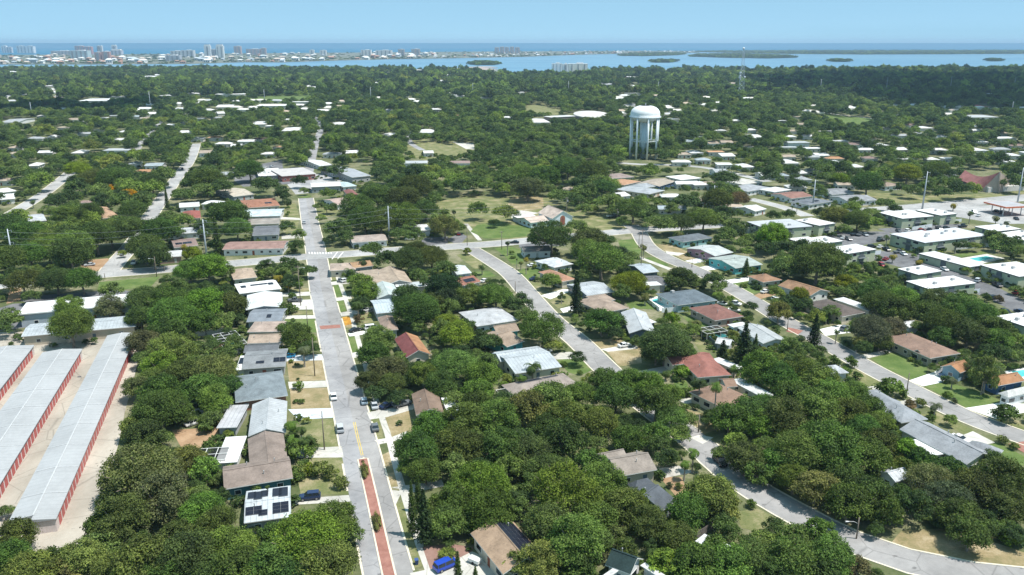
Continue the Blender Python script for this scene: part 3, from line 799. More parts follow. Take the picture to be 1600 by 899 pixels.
flat('bay', [(-7000, 1500), (7000, 1500)] + [(p.x, p.y) for p in bq[::-1]], -.6, 'bay_water')

# roads ------------------------------------------------------------
main_px = [(640, 1010), (608, 899), (581, 785), (556, 676), (527, 557), (502, 450), (497, 415), (492, 385), (484, 345), (478, 310)]
main = road('main_road', main_px, 8.9, 'asphalt_pale', .030, mat2='asphalt_mid')
cross = road('cross_road', [(-90, 452), (0, 446), (80, 438), (150, 430), (250, 422), (340, 414), (400, 409), (470, 402), (560, 396), (620, 391), (700, 386), (775, 381), (860, 373), (930, 366), (997, 360), (1060, 356), (1130, 352)], 11.5, 'road_white', .038)
st2 = road('street', [(722, 384), (737, 390), (775, 413), (800, 431), (830, 465), (862, 500), (905, 535), (943, 573), (1000, 625), (1050, 662), (1095, 697), (1150, 746), (1230, 795), (1330, 846), (1420, 877), (1530, 900), (1680, 915)], 8.2, 'asphalt_mid', .034)
st3 = road('street', [(985, 352), (997, 362), (1012, 385), (1045, 405), (1095, 426), (1162, 462), (1232, 505), (1282, 532), (1350, 571), (1425, 610), (1500, 647), (1575, 676), (1680, 712)], 8.0, 'asphalt_mid', .042)
lw1 = road('street', [(168, 428), (182, 410), (207, 382), (225, 355), (240, 330), (255, 309), (268, 290), (281, 272), (294, 255), (302, 238), (306, 225)], 8.4, 'road_white', .046)
lw0 = road('street', [(-10, 350), (32, 326), (70, 302), (105, 274), (118, 262)], 8.4, 'road_white', .050)
upper = road('street', [(478, 290), (484, 262), (492, 228), (500, 205), (497, 190), (490, 178)], 7.0, 'asphalt_pale', .030, kerb=False, clear=False)
back = road('street', [(660, 235), (640, 222), (640, 205)], 6, 'asphalt_pale', .03, kerb=False, clear=False)
lw2 = road('street', [(212, 238), (222, 222), (236, 206), (254, 188)], 6, 'road_white', .03, kerb=False, clear=False)
rr = road('street', [(1170, 311), (1200, 318), (1232, 327), (1262, 338)], 8.0, 'road_white', .030)
hw = road('highway', [(1320, 332), (1420, 325), (1500, 318), (1600, 309), (1700, 300)], 17.0, 'road_white', .030, kerb=False)
tw = road('street', [(960, 254), (1000, 257), (1050, 258), (1100, 262), (1150, 272), (1200, 284)], 8.0, 'road_white', .030, kerb=False)
# median island, centre line, brick crossings
med = smooth_line([P(x, y) for x, y in [(567, 718), (574, 748), (584, 792), (595, 842), (607, 895), (620, 950)]], 3)
m = MB()
for d0, d1, z0, mi in ((-1.35, 1.35, .15, 0), (-1.0, 1.0, .17, 1)):
    a, b = offset_line(med, d0), offset_line(med, d1)
    for i in range(len(med) - 1):
        if i == 0 and mi == 0: m.prism([(med[0].x - .5, med[0].y + .9), (a[0].x, a[0].y), (b[0].x, b[0].y), (med[0].x + .3, med[0].y + .9)][::1], .0, z0, 0)
        m.prism([(a[i].x, a[i].y), (b[i].x, b[i].y), (b[i + 1].x, b[i + 1].y), (a[i + 1].x, a[i + 1].y)], .0, z0, mi, True, False)
tag(ob('median', m.mesh('median', ['kerb_stone', 'brick_paver'])), kind='structure')
cl = smooth_line([P(x, y) for x, y in [(553.5, 660), (559, 684), (566, 712)]], 3)
for d in (-.22, .22): tag(ob('road_marking', strip_mesh('road_marking', cl, d - .08, d + .08, .040, 'paint_yellow')), kind='structure')
for d in (): tag(ob('road_marking', strip_mesh('road_marking', med, d - .07, d + .07, .040, 'paint_yellow')), kind='structure')
sheet('brick_crossing', [(499, 509.5), (531, 507.5), (532.5, 512.5), (501, 515)], .045, 'brick_paver')
sheet('brick_crossing', [(1232, 512), (1255, 517), (1247, 523), (1228, 518)], .055, 'brick_paver')
sheet('brick_crossing', [(1577, 693), (1600, 690), (1625, 705), (1600, 712)], .06, 'brick_paver', name=None) if False else sheet('brick_driveway', [(1575, 694), (1600, 690), (1630, 700), (1600, 708)], .06, 'brick_paver')
for k in range(9):
    x = 482 + k * 4.3; sheet('road_marking', [(x, 394 + k * .1), (x + 2, 394 + k * .1), (x + 2.6, 397.2), (x + .6, 397.2)], .046, 'paint_white')
for k in range(2): sheet('road_marking', [(518 + k * 9, 405.5 - k), (519.5 + k * 9, 405.5 - k), (528 + k * 9, 394), (526.5 + k * 9, 394)], .046, 'paint_white')
for k in range(16):
    a = main[0].lerp(main[-1], 0); 
# sidewalks
def walk(pxs, w=1.6): 
    l = smooth_line([P(x, y) for x, y in pxs]); tag(ob('sidewalk', strip_mesh('sidewalk', l, -w / 2, w / 2, .028, 'concrete')), kind='structure')
    ROADS.append(('sidewalk', l, w, .028, False, True))
walk([(520, 414), (532, 445), (541, 470), (552, 505), (562, 540), (575, 585), (592, 640), (605, 676), (622, 740), (640, 800), (655, 850), (672, 895), (685, 940)])
walk([(728, 350), (738, 362), (750, 376)], 2.2)
# yards, lawns, paved ground (photo outline -> place on the ground)
sheet('storage_yard', [(-420, 540), (-160, 522), (30, 519), (214, 509), (216, 560), (208, 600), (196, 640), (186, 690), (168, 760), (152, 836), (110, 868), (0, 862), (-420, 905)], .02, 'concrete_yard', True)
sheet('service_yard', [(-60, 500), (20, 475), (210, 465), (206, 492), (40, 512), (-40, 522)], .015, 'asphalt_dark', True)
sheet('parking_lot', [(30, 470), (40, 463), (190, 453), (205, 456), (200, 462), (46, 474)], .022, 'asphalt_dark', True)
sheet('lawn', [(155, 441), (250, 432), (236, 448), (200, 452), (152, 456)], .026, 'lawn_green', True)
sheet('lawn', [(672, 320), (700, 311), (738, 306), (795, 310), (862, 309), (880, 325), (940, 340), (1000, 348), (985, 356), (905, 364), (790, 374), (758, 373), (738, 358), (705, 338)], .018, 'lawn_mixed', True)
sheet('lawn', [(735, 362), (757, 373), (800, 372), (885, 362), (862, 356), (800, 352), (780, 345), (745, 352)], .030, 'lawn_green', True)
sheet('lawn', [(800, 308), (848, 307), (850, 326), (815, 331), (790, 326)], .024, 'lawn_dry', True)
sheet('driveway', [(785, 330), (815, 329), (842, 333), (815, 341), (800, 341)], .034, 'concrete', True)
sheet('lawn', [(712, 398), (738, 396), (760, 418), (742, 421)], .026, 'lawn_mixed', True)
sheet('lawn', [(772, 388), (800, 386), (818, 392), (818, 412), (800, 414), (790, 402)], .026, 'lawn_green', True)
sheet('lawn', [(742, 425), (765, 424), (776, 432), (755, 434)], .026, 'lawn_green', True)
sheet('lawn', [(805, 422), (840, 417), (850, 430), (820, 438)], .026, 'lawn_green', True)
sheet('lawn', [(828, 440), (842, 439), (846, 452), (838, 456)], .026, 'lawn_mixed', True)
sheet('lawn', [(850, 464), (890, 455), (897, 474), (872, 482)], .026, 'lawn_mixed', True)
sheet('lawn', [(924, 531), (970, 530), (980, 545), (938, 545)], .026, 'lawn_dry', True)
sheet('lawn', [(947, 549), (1000, 542), (1003, 568), (968, 573)], .026, 'lawn_dry', True)
sheet('lawn', [(870, 562), (905, 560), (926, 578), (905, 588), (888, 582)], .026, 'lawn_green', True)
sheet('lawn', [(965, 376), (990, 374), (1003, 392), (998, 398), (970, 388)], .026, 'lawn_green', True)
sheet('lawn', [(1022, 381), (1050, 383), (1096, 403), (1070, 407), (1038, 392)], .026, 'lawn_dry', True)
sheet('lawn', [(1002, 403), (1022, 402), (1046, 415), (1030, 417)], .026, 'lawn_green', True)
sheet('lawn', [(1080, 412), (1100, 409), (1116, 414), (1092, 417)], .026, 'lawn_mixed', True)
sheet('lawn', [(1097, 421), (1130, 416), (1148, 427), (1110, 432)], .026, 'lawn_mixed', True)
sheet('lawn', [(1140, 441), (1170, 437), (1200, 452), (1165, 463)], .026, 'lawn_green', True)
sheet('lawn', [(975, 470), (1015, 468), (1027, 484), (985, 482)], .026, 'lawn_green', True)
sheet('lawn', [(1060, 490), (1100, 488), (1122, 508), (1085, 512)], .026, 'lawn_green', True)
sheet('lawn', [(1080, 528), (1095, 526), (1122, 545), (1095, 552)], .026, 'lawn_mixed', True)
sheet('lawn', [(1048, 590), (1072, 594), (1080, 620), (1060, 612)], .026, 'lawn_green', True)
sheet('lawn', [(1065, 638), (1110, 650), (1120, 672), (1090, 682), (1072, 672)], .026, 'lawn_dry', True)
sheet('lawn', [(1360, 560), (1395, 551), (1450, 570), (1446, 588), (1425, 594), (1380, 574)], .026, 'lawn_green', True)
sheet('lawn', [(1444, 604), (1478, 597), (1530, 612), (1572, 630), (1515, 640)], .026, 'lawn_green', True)
sheet('lawn', [(1316, 580), (1335, 575), (1388, 602), (1355, 606)], .026, 'lawn_mixed', True)
sheet('lawn', [(1436, 648), (1465, 645), (1525, 674), (1510, 680)], .026, 'lawn_mixed', True)
sheet('lawn', [(1535, 697), (1560, 692), (1610, 718), (1590, 735), (1560, 705)], .026, 'lawn_green', True)
sheet('lawn', [(1550, 655), (1570, 650), (1620, 668), (1600, 672)], .026, 'lawn_mixed', True)
sheet('lawn', [(1392, 849), (1408, 830), (1470, 826), (1560, 850), (1625, 872), (1600, 888), (1540, 890), (1450, 872)], .026, 'lawn_dry', True)
sheet('lawn', [(1150, 800), (1185, 795), (1230, 820), (1195, 835), (1158, 825)], .026, 'lawn_mixed', True)
sheet('lawn', [(1030, 745), (1065, 746), (1075, 770), (1058, 778)], .026, 'dirt', True)
sheet('lawn', [(448, 565), (505, 563), (510, 594), (452, 597)], .026, 'lawn_dry', True)
sheet('lawn', [(453, 608), (512, 606), (518, 638), (455, 640)], .026, 'lawn_dry', True)
sheet('lawn', [(468, 655), (520, 655), (528, 699), (480, 700)], .026, 'lawn_mixed', True)
sheet('lawn', [(460, 716), (537, 716), (545, 772), (470, 775)], .026, 'lawn_mixed', True)
sheet('lawn', [(442, 499), (492, 499), (496, 520), (450, 520)], .026, 'lawn_green', True)
sheet('lawn', [(452, 486), (488, 486), (490, 492), (455, 492)], .026, 'lawn_mixed', True)
sheet('lawn', [(440, 452), (484, 450), (485, 456), (442, 457)], .026, 'lawn_mixed', True)
sheet('lawn', [(511, 416), (519, 416), (526, 437), (515, 439)], .026, 'lawn_mixed', True)
sheet('lawn', [(520, 447), (530, 445), (536, 462), (524, 465)], .026, 'lawn_green', True)
sheet('lawn', [(526, 470), (536, 468), (541, 486), (531, 488)], .026, 'lawn_green', True)
sheet('lawn', [(533, 496), (546, 494), (552, 512), (538, 513)], .026, 'lawn_dry', True)
sheet('lawn', [(552, 490), (588, 488), (590, 504), (556, 507)], .026, 'lawn_mixed', True)
sheet('lawn', [(543, 527), (556, 526), (562, 548), (550, 551)], .026, 'lawn_green', True)
sheet('lawn', [(580, 654), (592, 652), (600, 690), (588, 691)], .026, 'lawn_mixed', True)
sheet('lawn', [(600, 646), (640, 641), (648, 674), (612, 685)], .026, 'lawn_dry', True)
sheet('lawn', [(595, 712), (608, 706), (622, 762), (612, 762)], .026, 'lawn_dry', True)
sheet('lawn', [(619, 788), (630, 784), (660, 885), (648, 888)], .026, 'lawn_mixed', True)
sheet('lawn', [(268, 672), (342, 668), (338, 700), (285, 703)], .026, 'dirt', True)
sheet('lawn', [(368, 318), (434, 328), (438, 334), (440, 350), (445, 372), (462, 372), (468, 340), (462, 318)], .02, 'lawn_mixed', True)
sheet('lawn', [(492, 315), (520, 313), (545, 322), (512, 340), (500, 345)], .02, 'lawn_mixed', True)
sheet('lawn', [(612, 236), (648, 214), (708, 220), (742, 236), (738, 246), (660, 250)], .02, 'lawn_mixed', 'mid')
sheet('sports_court', [(707, 222), (740, 224), (742, 234), (728, 233)], .03, 'concrete', True)
sheet('lawn', [(806, 172), (822, 157), (850, 160), (856, 168), (893, 173), (880, 180), (830, 178)], .02, 'lawn_mixed', 'mid')
sheet('lawn', [(1262, 172), (1320, 182), (1376, 184), (1372, 193), (1330, 197), (1290, 183)], .02, 'lawn_green', 'mid')
walkp = smooth_line([P(x, y) for x, y in [(1268, 172), (1300, 178), (1332, 182), (1380, 187)]], 20)
tag(ob('path', strip_mesh('path', walkp, -4, 4, .05, 'concrete')), kind='structure')
sheet('lawn', [(385, 149), (410, 143), (505, 141), (500, 154), (400, 159)], .02, 'lawn_green', 'mid')
sheet('lawn', [(1345, 300), (1440, 305), (1560, 303), (1600, 298), (1640, 300), (1600, 309), (1480, 316), (1350, 318)], .02, 'lawn_mixed', True)
sheet('parking_lot', [(1420, 330), (1500, 322), (1640, 318), (1660, 350), (1560, 350), (1500, 340)], .025, 'road_white', True)
sheet('parking_lot', [(1296, 366), (1345, 362), (1390, 362), (1392, 375), (1345, 384), (1370, 392), (1440, 398), (1500, 428), (1560, 450), (1620, 480), (1610, 500), (1550, 470), (1480, 440), (1400, 416), (1330, 395), (1280, 376)], .02, 'asphalt_dark', True)
sheet('parking_lot', [(1370, 358), (1440, 352), (1500, 350), (1510, 356), (1400, 366)], .024, 'asphalt_dark', True)
sheet('parking_lot', [(365, 282), (400, 258), (440, 250), (445, 275), (470, 283), (450, 288), (380, 292)], .02, 'asphalt_dark', True)
sheet('plaza', [(440, 275), (500, 272), (540, 280), (500, 300), (462, 304), (450, 290)], .018, 'road_white', True)
sheet('flower_bed', [(535, 496), (546, 494.5), (550, 507), (539, 509)], .034, 'flower_bed_soil')
sheet('planting_bed', [(464, 307), (478, 304), (488, 307), (476, 310)], .05, 'lawn_green')
sheet('gravel_yard', [(660, 855), (700, 850), (740, 855), (735, 868), (690, 884), (672, 890)], .03, 'brown_paver')
for x, y in ((124, 589), (209, 580), (80, 538), (214, 519), (60, 640)): sheet('drain_grate', [(x - 3, y - .8), (x + 3, y - 1), (x + 3, y + .8), (x - 3, y + 1)], .035, 'asphalt_dark')
# driveways
for q, mt in [([(450, 597), (512, 595), (514, 605), (452, 608)], 'concrete'), ([(450, 640), (519, 638), (521, 653), (466, 656)], 'concrete_blue'), ([(445, 556), (503, 554), (506, 563), (446, 565)], 'concrete_blue'),
              ([(440, 493), (492, 493), (494, 498), (442, 499)], 'concrete'), ([(456, 470), (488, 468), (491, 484), (458, 484)], 'concrete'), ([(440, 458), (484, 456), (486, 462), (442, 464)], 'concrete'),
              ([(460, 701), (534, 698), (537, 715), (465, 716)], 'concrete'), ([(458, 780), (545, 774), (548, 784), (462, 789)], 'concrete'), ([(585, 688), (592, 695), (640, 684), (636, 674), (610, 684)], 'concrete'),
              ([(611, 762), (628, 765), (634, 772), (694, 760), (690, 750), (640, 758)], 'concrete'), ([(612, 766), (628, 768), (618, 790), (614, 784)], 'concrete'), ([(573, 645), (600, 640), (650, 630), (646, 640), (605, 652), (578, 656)], 'concrete'),
              ([(640, 896), (690, 886), (738, 862), (775, 880), (790, 920), (660, 930)], 'concrete'), ([(517, 441), (545, 437), (570, 436), (572, 441), (518, 446)], 'concrete'), ([(524, 466), (548, 463), (550, 467), (526, 471)], 'concrete'),
              ([(531, 489), (585, 480), (588, 486), (533, 495)], 'concrete'), ([(543, 521), (590, 514), (592, 520), (546, 526)], 'concrete_white'), ([(550, 552), (562, 549), (566, 556), (553, 560)], 'concrete'),
              ([(938, 546), (975, 540), (995, 540), (997, 545), (950, 550)], 'concrete'), ([(860, 553), (890, 550), (912, 556), (905, 561), (868, 562)], 'concrete'), ([(845, 462), (880, 452), (900, 452), (860, 468)], 'concrete_white'),
              ([(875, 483), (895, 478), (915, 482), (880, 489)], 'concrete_white'), ([(990, 582), (1040, 572), (1050, 580), (1010, 588)], 'concrete'), ([(1060, 625), (1100, 618), (1118, 622), (1070, 632)], 'concrete'),
              ([(1022, 733), (1060, 728), (1085, 738), (1035, 748)], 'concrete'), ([(1078, 684), (1092, 680), (1115, 684), (1098, 694)], 'concrete'), ([(1340, 556), (1385, 547), (1395, 550), (1358, 560)], 'concrete'),
              ([(1420, 595), (1470, 578), (1490, 584), (1480, 596), (1442, 604)], 'concrete_white'), ([(1508, 638), (1560, 630), (1630, 632), (1600, 645), (1556, 655)], 'concrete_white'), ([(1355, 605), (1390, 600), (1402, 604), (1372, 612)], 'concrete'),
              ([(1402, 628), (1435, 622), (1455, 632), (1425, 640)], 'concrete'), ([(1480, 690), (1520, 674), (1555, 692), (1530, 697), (1500, 695)], 'concrete'), ([(1280, 515), (1310, 508), (1340, 510), (1330, 520), (1290, 525)], 'concrete_white'),
              ([(1070, 408), (1100, 402), (1120, 406), (1085, 412)], 'concrete_white'), ([(1092, 418), (1130, 412), (1145, 418), (1105, 423)], 'concrete_white'), ([(1135, 438), (1175, 432), (1182, 437), (1140, 444)], 'concrete_white'),
              ([(1040, 393), (1070, 396), (1060, 400), (1042, 398)], 'concrete'), ([(1168, 466), (1195, 455), (1215, 460), (1180, 470)], 'dirt'), ([(1000, 401), (1050, 420), (1044, 422), (998, 404)], 'concrete'),
              ([(697, 375), (720, 364), (730, 370), (718, 384)], 'asphalt_dark'), ([(440, 368), (470, 366), (472, 372), (440, 374)], 'concrete'), ([(438, 339), (468, 341), (470, 344), (438, 343)], 'concrete'), ([(555, 419), (520, 416), (560, 412), (570, 414)], 'concrete'),
              ([(120, 408), (168, 404), (178, 410), (150, 424), (128, 418)], 'dirt'), ([(16, 450), (34, 446), (32, 470), (10, 475)], 'dirt'), ([(660, 372), (700, 370), (700, 382), (655, 386)], 'asphalt_dark'), ([(810, 380), (880, 376), (884, 384), (812, 388)], 'asphalt_dark')]:
    drive(q, mt)
build_kerbs()
# ------------------------------------------------------------------ houses along the streets (photo outline of the eaves -> metres)
B = building
B((350, 766), (458, 748), (452, 714), 'brown shingled house with dark turquoise walls', taupe, teal, 'gable', wings=[dict(A=(452, 733), B=(443, 679), C=(387, 687), rise=1.45)], vents=3)
B((385, 769), (454, 760), (459, 808), 'white metal roofed house carrying many dark solar panels', (.56, .60, .63), grayW, 'gable', rise=.9, rmat='metal_roof', solar=[(-.34, -.24, 1.9, 5.0), (-.20, -.26, 1.9, 4.4), (-.28, .25, 3.2, 3.4), (.36, -.26, 1.7, 3.6), (.22, -.22, 1.7, 4.2), (.08, -.27, 1.5, 3.4), (.30, .24, 3.2, 2.6), (.1, .32, 1.8, 1.8)], vents=1)
B((353, 684), (386, 682), (384, 722), 'white flat patio roof beside the brown shingled house', white, white, 'flat', rise=.15, rmat='membrane_roof', openings=False, vents=0, name='patio_roof', cat='patio roof', he=2.5)
B((449, 628), (447, 677), (388, 681), 'light grey gabled house with bluish driveway', (.47, .49, .51), cream, 'gable', rise=1.5, rmat='metal_roof', vents=2)
B((359, 634), (389, 633), (389, 668), 'white ribbed metal patio roof behind light grey house', (.50, .50, .52), grayW, 'flat', rise=.15, rmat='metal_roof', vents=0, name='patio_roof', cat='patio roof', he=2.5)
B((368, 630), (450, 619), (447, 579), 'blue grey hip roofed house with red brick wall', (.235, .275, .30), (.30, .15, .11), 'hip', rise=1.7, vents=2)
B((378, 578), (446, 573), (440, 546), 'grey house with small dark solar panels', gray, grayW, 'gable', rise=1.3, solar=[(.35, -.25, 3.5, 2.5), (-.1, -.3, 2.4, 1.4)])
B((376, 557), (392, 556), (391, 578), 'white low roof with blue solar panels', white, white, 'flat', rise=.2, rmat='membrane_roof', solar=[(0, -.1, 2.6, 5)], vents=0, he=2.6, openings=False)
B((380, 552), (434, 550), (432, 538), 'dark grey gabled roof house beyond the solar one', dgray, grayW, 'gable', rise=1.1)
B((386, 538), (440, 536), (437, 522), 'tan gabled house with peach roof', (.44, .35, .28), cream, 'gable', rise=1.4)
B((386, 520), (438, 519), (436, 503), 'pinkish tan hip roofed house by street tree', (.45, .36, .31), cream, 'hip', rise=1.3)
B((385, 504), (440, 502), (436, 483), 'dark blue grey house behind a clipped hedge', (.25, .28, .32), grayW, 'gable', rise=1.2, solar=[(.1, -.25, 1.6, 2.4)])
B((441, 458), (442, 481), (384, 485), 'white ribbed metal roofed house by two parked cars', (.70, .73, .74), grayW, 'gable', rise=1.1, rmat='metal_roof', vents=0)
B((374, 460), (440, 452), (436, 437), 'white flat roofed house with long dark roof panels', white, grayW, 'flat', rise=.25, rmat='membrane_roof', solar=[(.05, .15, 6.5, 1.8), (-.33, .1, 2, 3), (.33, .1, 2, 3)])
B((365, 438), (402, 434), (396, 419), 'small peach roofed house beneath the street trees', (.47, .37, .29), cream, 'hip', rise=1.4, he=3)
# right of the main road
B((555, 425), (590, 421), (604, 443), 'left half of the tan double gabled house', (.43, .35, .28), grayW, 'gable', rise=1.3)
B((604, 446), (590, 423), (628, 420), 'tan gabled house with grey end wall', (.44, .355, .28), (.26, .27, .26), 'gable', rise=1.5)
B((589, 468), (580, 447), (614, 442), 'pale grey green gabled house near tan double house', (.50, .56, .55), white, 'gable', rise=1.5, rmat='metal_roof', vents=0)
B((616, 441), (632, 440), (634, 448), 'small white patio roof behind pale gabled house', white, white, 'flat', rise=.15, rmat='membrane_roof', vents=0, openings=False, he=2.6, name='patio_roof', cat='patio roof')
B((620, 444), (682, 438), (683, 446), 'long grey flat carport behind pale gabled house', (.42, .45, .46), grayW, 'flat', rise=.2, rmat='membrane_roof', vents=0, he=2.6, openings=False, name='carport', cat='carport')
B((588, 491), (620, 488), (616, 467), 'pale blue metal roofed house by white car', (.50, .57, .62), white, 'gable', rise=1.2, rmat='metal_roof', vents=0)
B((590, 497), (614, 495), (620, 516), 'brown tan hip roofed house under the big oak', (.36, .27, .22), grayW, 'hip', rise=1.4)
hr, hb = B((635, 560), (616, 531), (674, 556), 'house with dark red left and orange right roof slope', red, cream, 'gable', rise=1.9, vents=0)
ro_ = [q for q in hr.children if q.name.startswith('roof')][0]; m = MB(); sl = math.atan(1.9 / (hb.W / 2)); m.box((0, 0, 0), (hb.L + .05, hb.W / 2 / math.cos(sl) + .05, .06))
q = ob('orange_roof_slope', m.mesh('orange_roof_slope', 'shingle'), ro_, (0, hb.W / 4, 3.1 + .95 + .06), 0, orange); q.rotation_euler = (-sl, 0, 0)
B((650, 650), (643, 617), (684, 612), 'brown hip roofed house with dark pickup outside', brown, cream, 'gable', rise=1.4)
B((688, 620), (716, 617), (718, 642), 'white flat patio roof behind brown hip roofed house', white, white, 'flat', rise=.15, rmat='membrane_roof', vents=0, he=2.6, openings=False, name='patio_roof', cat='patio roof')
B((786, 899), (735, 835), (797, 811), 'tan tiled house covered with large black solar array', (.42, .30, .21), cream, 'gable', rise=1.9, solar=[(.02, .22, 14.0, 4.4)], he=3, vents=2)
B((515, 424), (556, 422), (552, 411), 'peach roofed corner house by palm', (.46, .37, .31), cream, 'hip', rise=1.2)
B((552, 420), (584, 416), (580, 407), 'orange brown roofed house behind the tan gables', (.43, .28, .17), grayW, 'gable', rise=1.2)
# blocks between the two right streets
B((745, 511), (810, 501), (778, 480), 'wide pale grey hip roofed house among oaks', (.50, .51, .53), white, 'hip', rise=1.6, wings=[dict(A=(724, 488), B=(748, 484), C=(752, 497), roof='flat', rise=.15, rcol=white)])
B((792, 543), (820, 534), (804, 508), 'tan shingled house with turquoise end wall', (.36, .28, .22), aqua, 'gable', rise=1.6, wings=[dict(A=(765, 513), B=(800, 508), C=(806, 518))])
B((805, 585), (878, 574), (838, 542), 'pale blue grey metal house beside white car', (.47, .51, .54), cream, 'gable', rise=1.3, rmat='metal_roof', wings=[dict(A=(768, 553), B=(836, 543), C=(850, 556), roof='gable', rise=1.2)])
B((806, 622), (905, 602), (880, 584), 'taupe roofed house with dark panels and screened pool', (.34, .29, .26), cream, 'hip', rise=1.3, solar=[(-.12, .25, 7.5, 2.6), (.22, .25, 4.5, 1.8)], wings=[dict(A=(790, 604), B=(812, 600), C=(814, 606), roof='flat', rise=.15, rcol=white)])
B((983, 522), (970, 489), (1008, 486), 'pale grey gabled house across from white car', (.50, .52, .54), slate, 'gable', rise=1.6, garage=True, rmat='metal_roof', wings=[dict(A=(1008, 496), B=(1026, 504), C=(1000, 510), roof='flat', rise=.15, rcol=white)])
B((942, 490), (983, 482), (955, 460), 'tan hip roofed house by the tall spire conifer', (.38, .30, .245), cream, 'hip', rise=1.5, wings=[dict(A=(915, 464), B=(945, 460), C=(955, 470), roof='hip', rise=1.2)])
B((917, 463), (960, 457), (950, 437), 'grey metal gabled house behind tan hip roofed house', (.46, .49, .52), slate, 'gable', rise=1.4, rmat='metal_roof')
B((878, 441), (900, 437), (898, 416), 'terracotta roofed house by dark car', (.46, .26, .18), cream, 'hip', rise=1.3)
B((866, 419), (896, 413), (880, 400), 'white hip roofed house with white car in drive', (.60, .63, .66), white, 'hip', rise=1.3, wings=[dict(A=(846, 407), B=(870, 403), C=(874, 412))])
B((1059, 478), (1121, 470), (1089, 452), 'large slate blue hip roofed house with pool', (.155, .19, .22), (.33, .45, .47), 'hip', rise=1.7, vents=2, units=1)
B((1005, 428), (1030, 425), (1020, 410), 'pale blue gabled house with slate end wall', (.46, .51, .55), slate, 'gable', rise=1.3, rmat='metal_roof')
B((1012, 447), (1042, 446), (1038, 431), 'charcoal roofed house next to round oak', (.17, .17, .18), grayW, 'gable', rise=1.2)
B((1010, 448), (1034, 446), (1028, 438), 'white box extension with flat roof near pool', white, cream, 'flat', rise=.25, rmat='membrane_roof', he=3.4)
B((1117, 502), (1162, 495), (1125, 475), 'red brown hip roofed house near white cars', redbrown, (.42, .33, .29), 'hip', rise=1.7, wings=[dict(A=(1088, 489), B=(1098, 484), C=(1110, 490), roof='flat', rise=.15, rcol=grayL)])
B((1192, 538), (1152, 513), (1180, 503), 'long grey metal roofed house behind tall conifer', (.46, .48, .49), white, 'gable', rise=1.2, rmat='metal_roof', wings=[dict(A=(1136, 508), B=(1160, 504), C=(1166, 509), roof='flat', rise=.2, rcol=white)])
B((1090, 591), (1143, 587), (1100, 552), 'coral red roofed house with white edge trim', (.33, .15, .125), cream, 'hip', rise=1.5, wings=[dict(A=(1034, 558), B=(1099, 551), C=(1110, 565), roof='gable', rise=1.0), dict(A=(1110, 563), B=(1123, 559), C=(1145, 580), roof='flat', rise=.15, rcol=white)])
B((1130, 639), (1176, 624), (1140, 594), 'brown roofed house with white flat patio roof', (.30, .20, .15), cream, 'hip', rise=1.4, wings=[dict(A=(1122, 593), B=(1140, 592), C=(1152, 605), roof='gable', rise=1.1), dict(A=(1140, 595), B=(1158, 591), C=(1197, 621), roof='flat', rise=.15, rcol=white)])
B((966, 746), (1027, 735), (1012, 704), 'taupe gabled house with tree shade on its roof', (.33, .285, .25), (.5, .45, .38), 'gable', rise=1.9, wings=[dict(A=(925, 712), B=(965, 704), C=(975, 722), roof='gable', rise=1.5)], vents=2, he=3)
B((1035, 800), (1057, 783), (1012, 750), 'charcoal slate roofed house below the taupe one', (.12, .135, .155), grayW, 'gable', rise=1.9, he=3, wings=[dict(A=(980, 758), B=(1014, 750), C=(1022, 762), roof='hip', rise=1.5)])
B((1140, 872), (1086, 847), (1104, 837), 'white flat shed roof under oaks by dirt yard', (.72, .73, .74), (.2, .18, .16), 'flat', rise=.2, rmat='metal_roof', vents=0, he=2.6, name='shed', cat='shed')
B((985, 899), (945, 884), (986, 868), 'dark green canopied house with white side walls', (.035, .06, .06), white, 'gable', rise=1.8, he=3.2, wings=[dict(A=(935, 905), B=(963, 885), C=(970, 890), roof='flat', rise=.15, rcol=white), dict(A=(1008, 880), B=(1043, 902), C=(1034, 906), roof='flat', rise=.15, rcol=white)])
# third street
B((1067, 379), (1115, 372), (1098, 364), 'slate roofed house with pale turquoise wall', (.16, .18, .20), (.35, .58, .6), 'hip', rise=1.4)
B((1117, 401), (1146, 395), (1116, 380), 'pale roofed house with mauve front wall', (.52, .55, .55), (.34, .22, .27), 'gable', rise=1.4, rmat='metal_roof')
B((1149, 420), (1192, 414), (1152, 398), 'sage roofed house with bright turquoise walls', (.42, .47, .45), aqua, 'gable', rise=1.3)
B((1192, 442), (1222, 438), (1200, 428), 'terracotta roofed house beyond the round bush', (.35, .21, .14), cream, 'hip', rise=1.3)
B((1215, 447), (1266, 463), (1240, 439), 'orange brown gabled house with white walls', (.33, .205, .13), white, 'gable', rise=1.6)
B((1316, 496), (1352, 489), (1303, 466), 'dark brown hip roofed house with white strip roof', (.15, .125, .115), cream, 'hip', rise=1.6, wings=[dict(A=(1302, 468), B=(1318, 465), C=(1358, 487), roof='flat', rise=.15, rcol=white)])
B((1453, 561), (1501, 553), (1424, 521), 'long tan brown house above the green lawn', (.31, .21, .165), (.38, .34, .26), 'hip', rise=1.5, vents=3, wings=[dict(A=(1426, 549), B=(1442, 546), C=(1450, 553), roof='gable', rise=.9)])
B((1500, 584), (1521, 576), (1507, 560), 'left orange roof wing of the blue walled house', orange, (.25, .36, .44), 'gable', rise=1.5)
B((1560, 604), (1602, 596), (1574, 585), 'blue walled house with orange roof beside pool', orange, blueW, 'gable', rise=1.5)
B((1575, 622), (1640, 607), (1628, 600), 'pale roofed house behind white fence', (.6, .6, .58), white, 'hip', rise=1.2)
B((1408, 662), (1450, 656), (1364, 610), 'grey hip roofed house with tan side wall', (.33, .35, .38), (.36, .29, .23), 'hip', rise=1.7, vents=2, wings=[dict(A=(1340, 620), B=(1366, 612), C=(1400, 632), roof='hip', rise=1.2)])
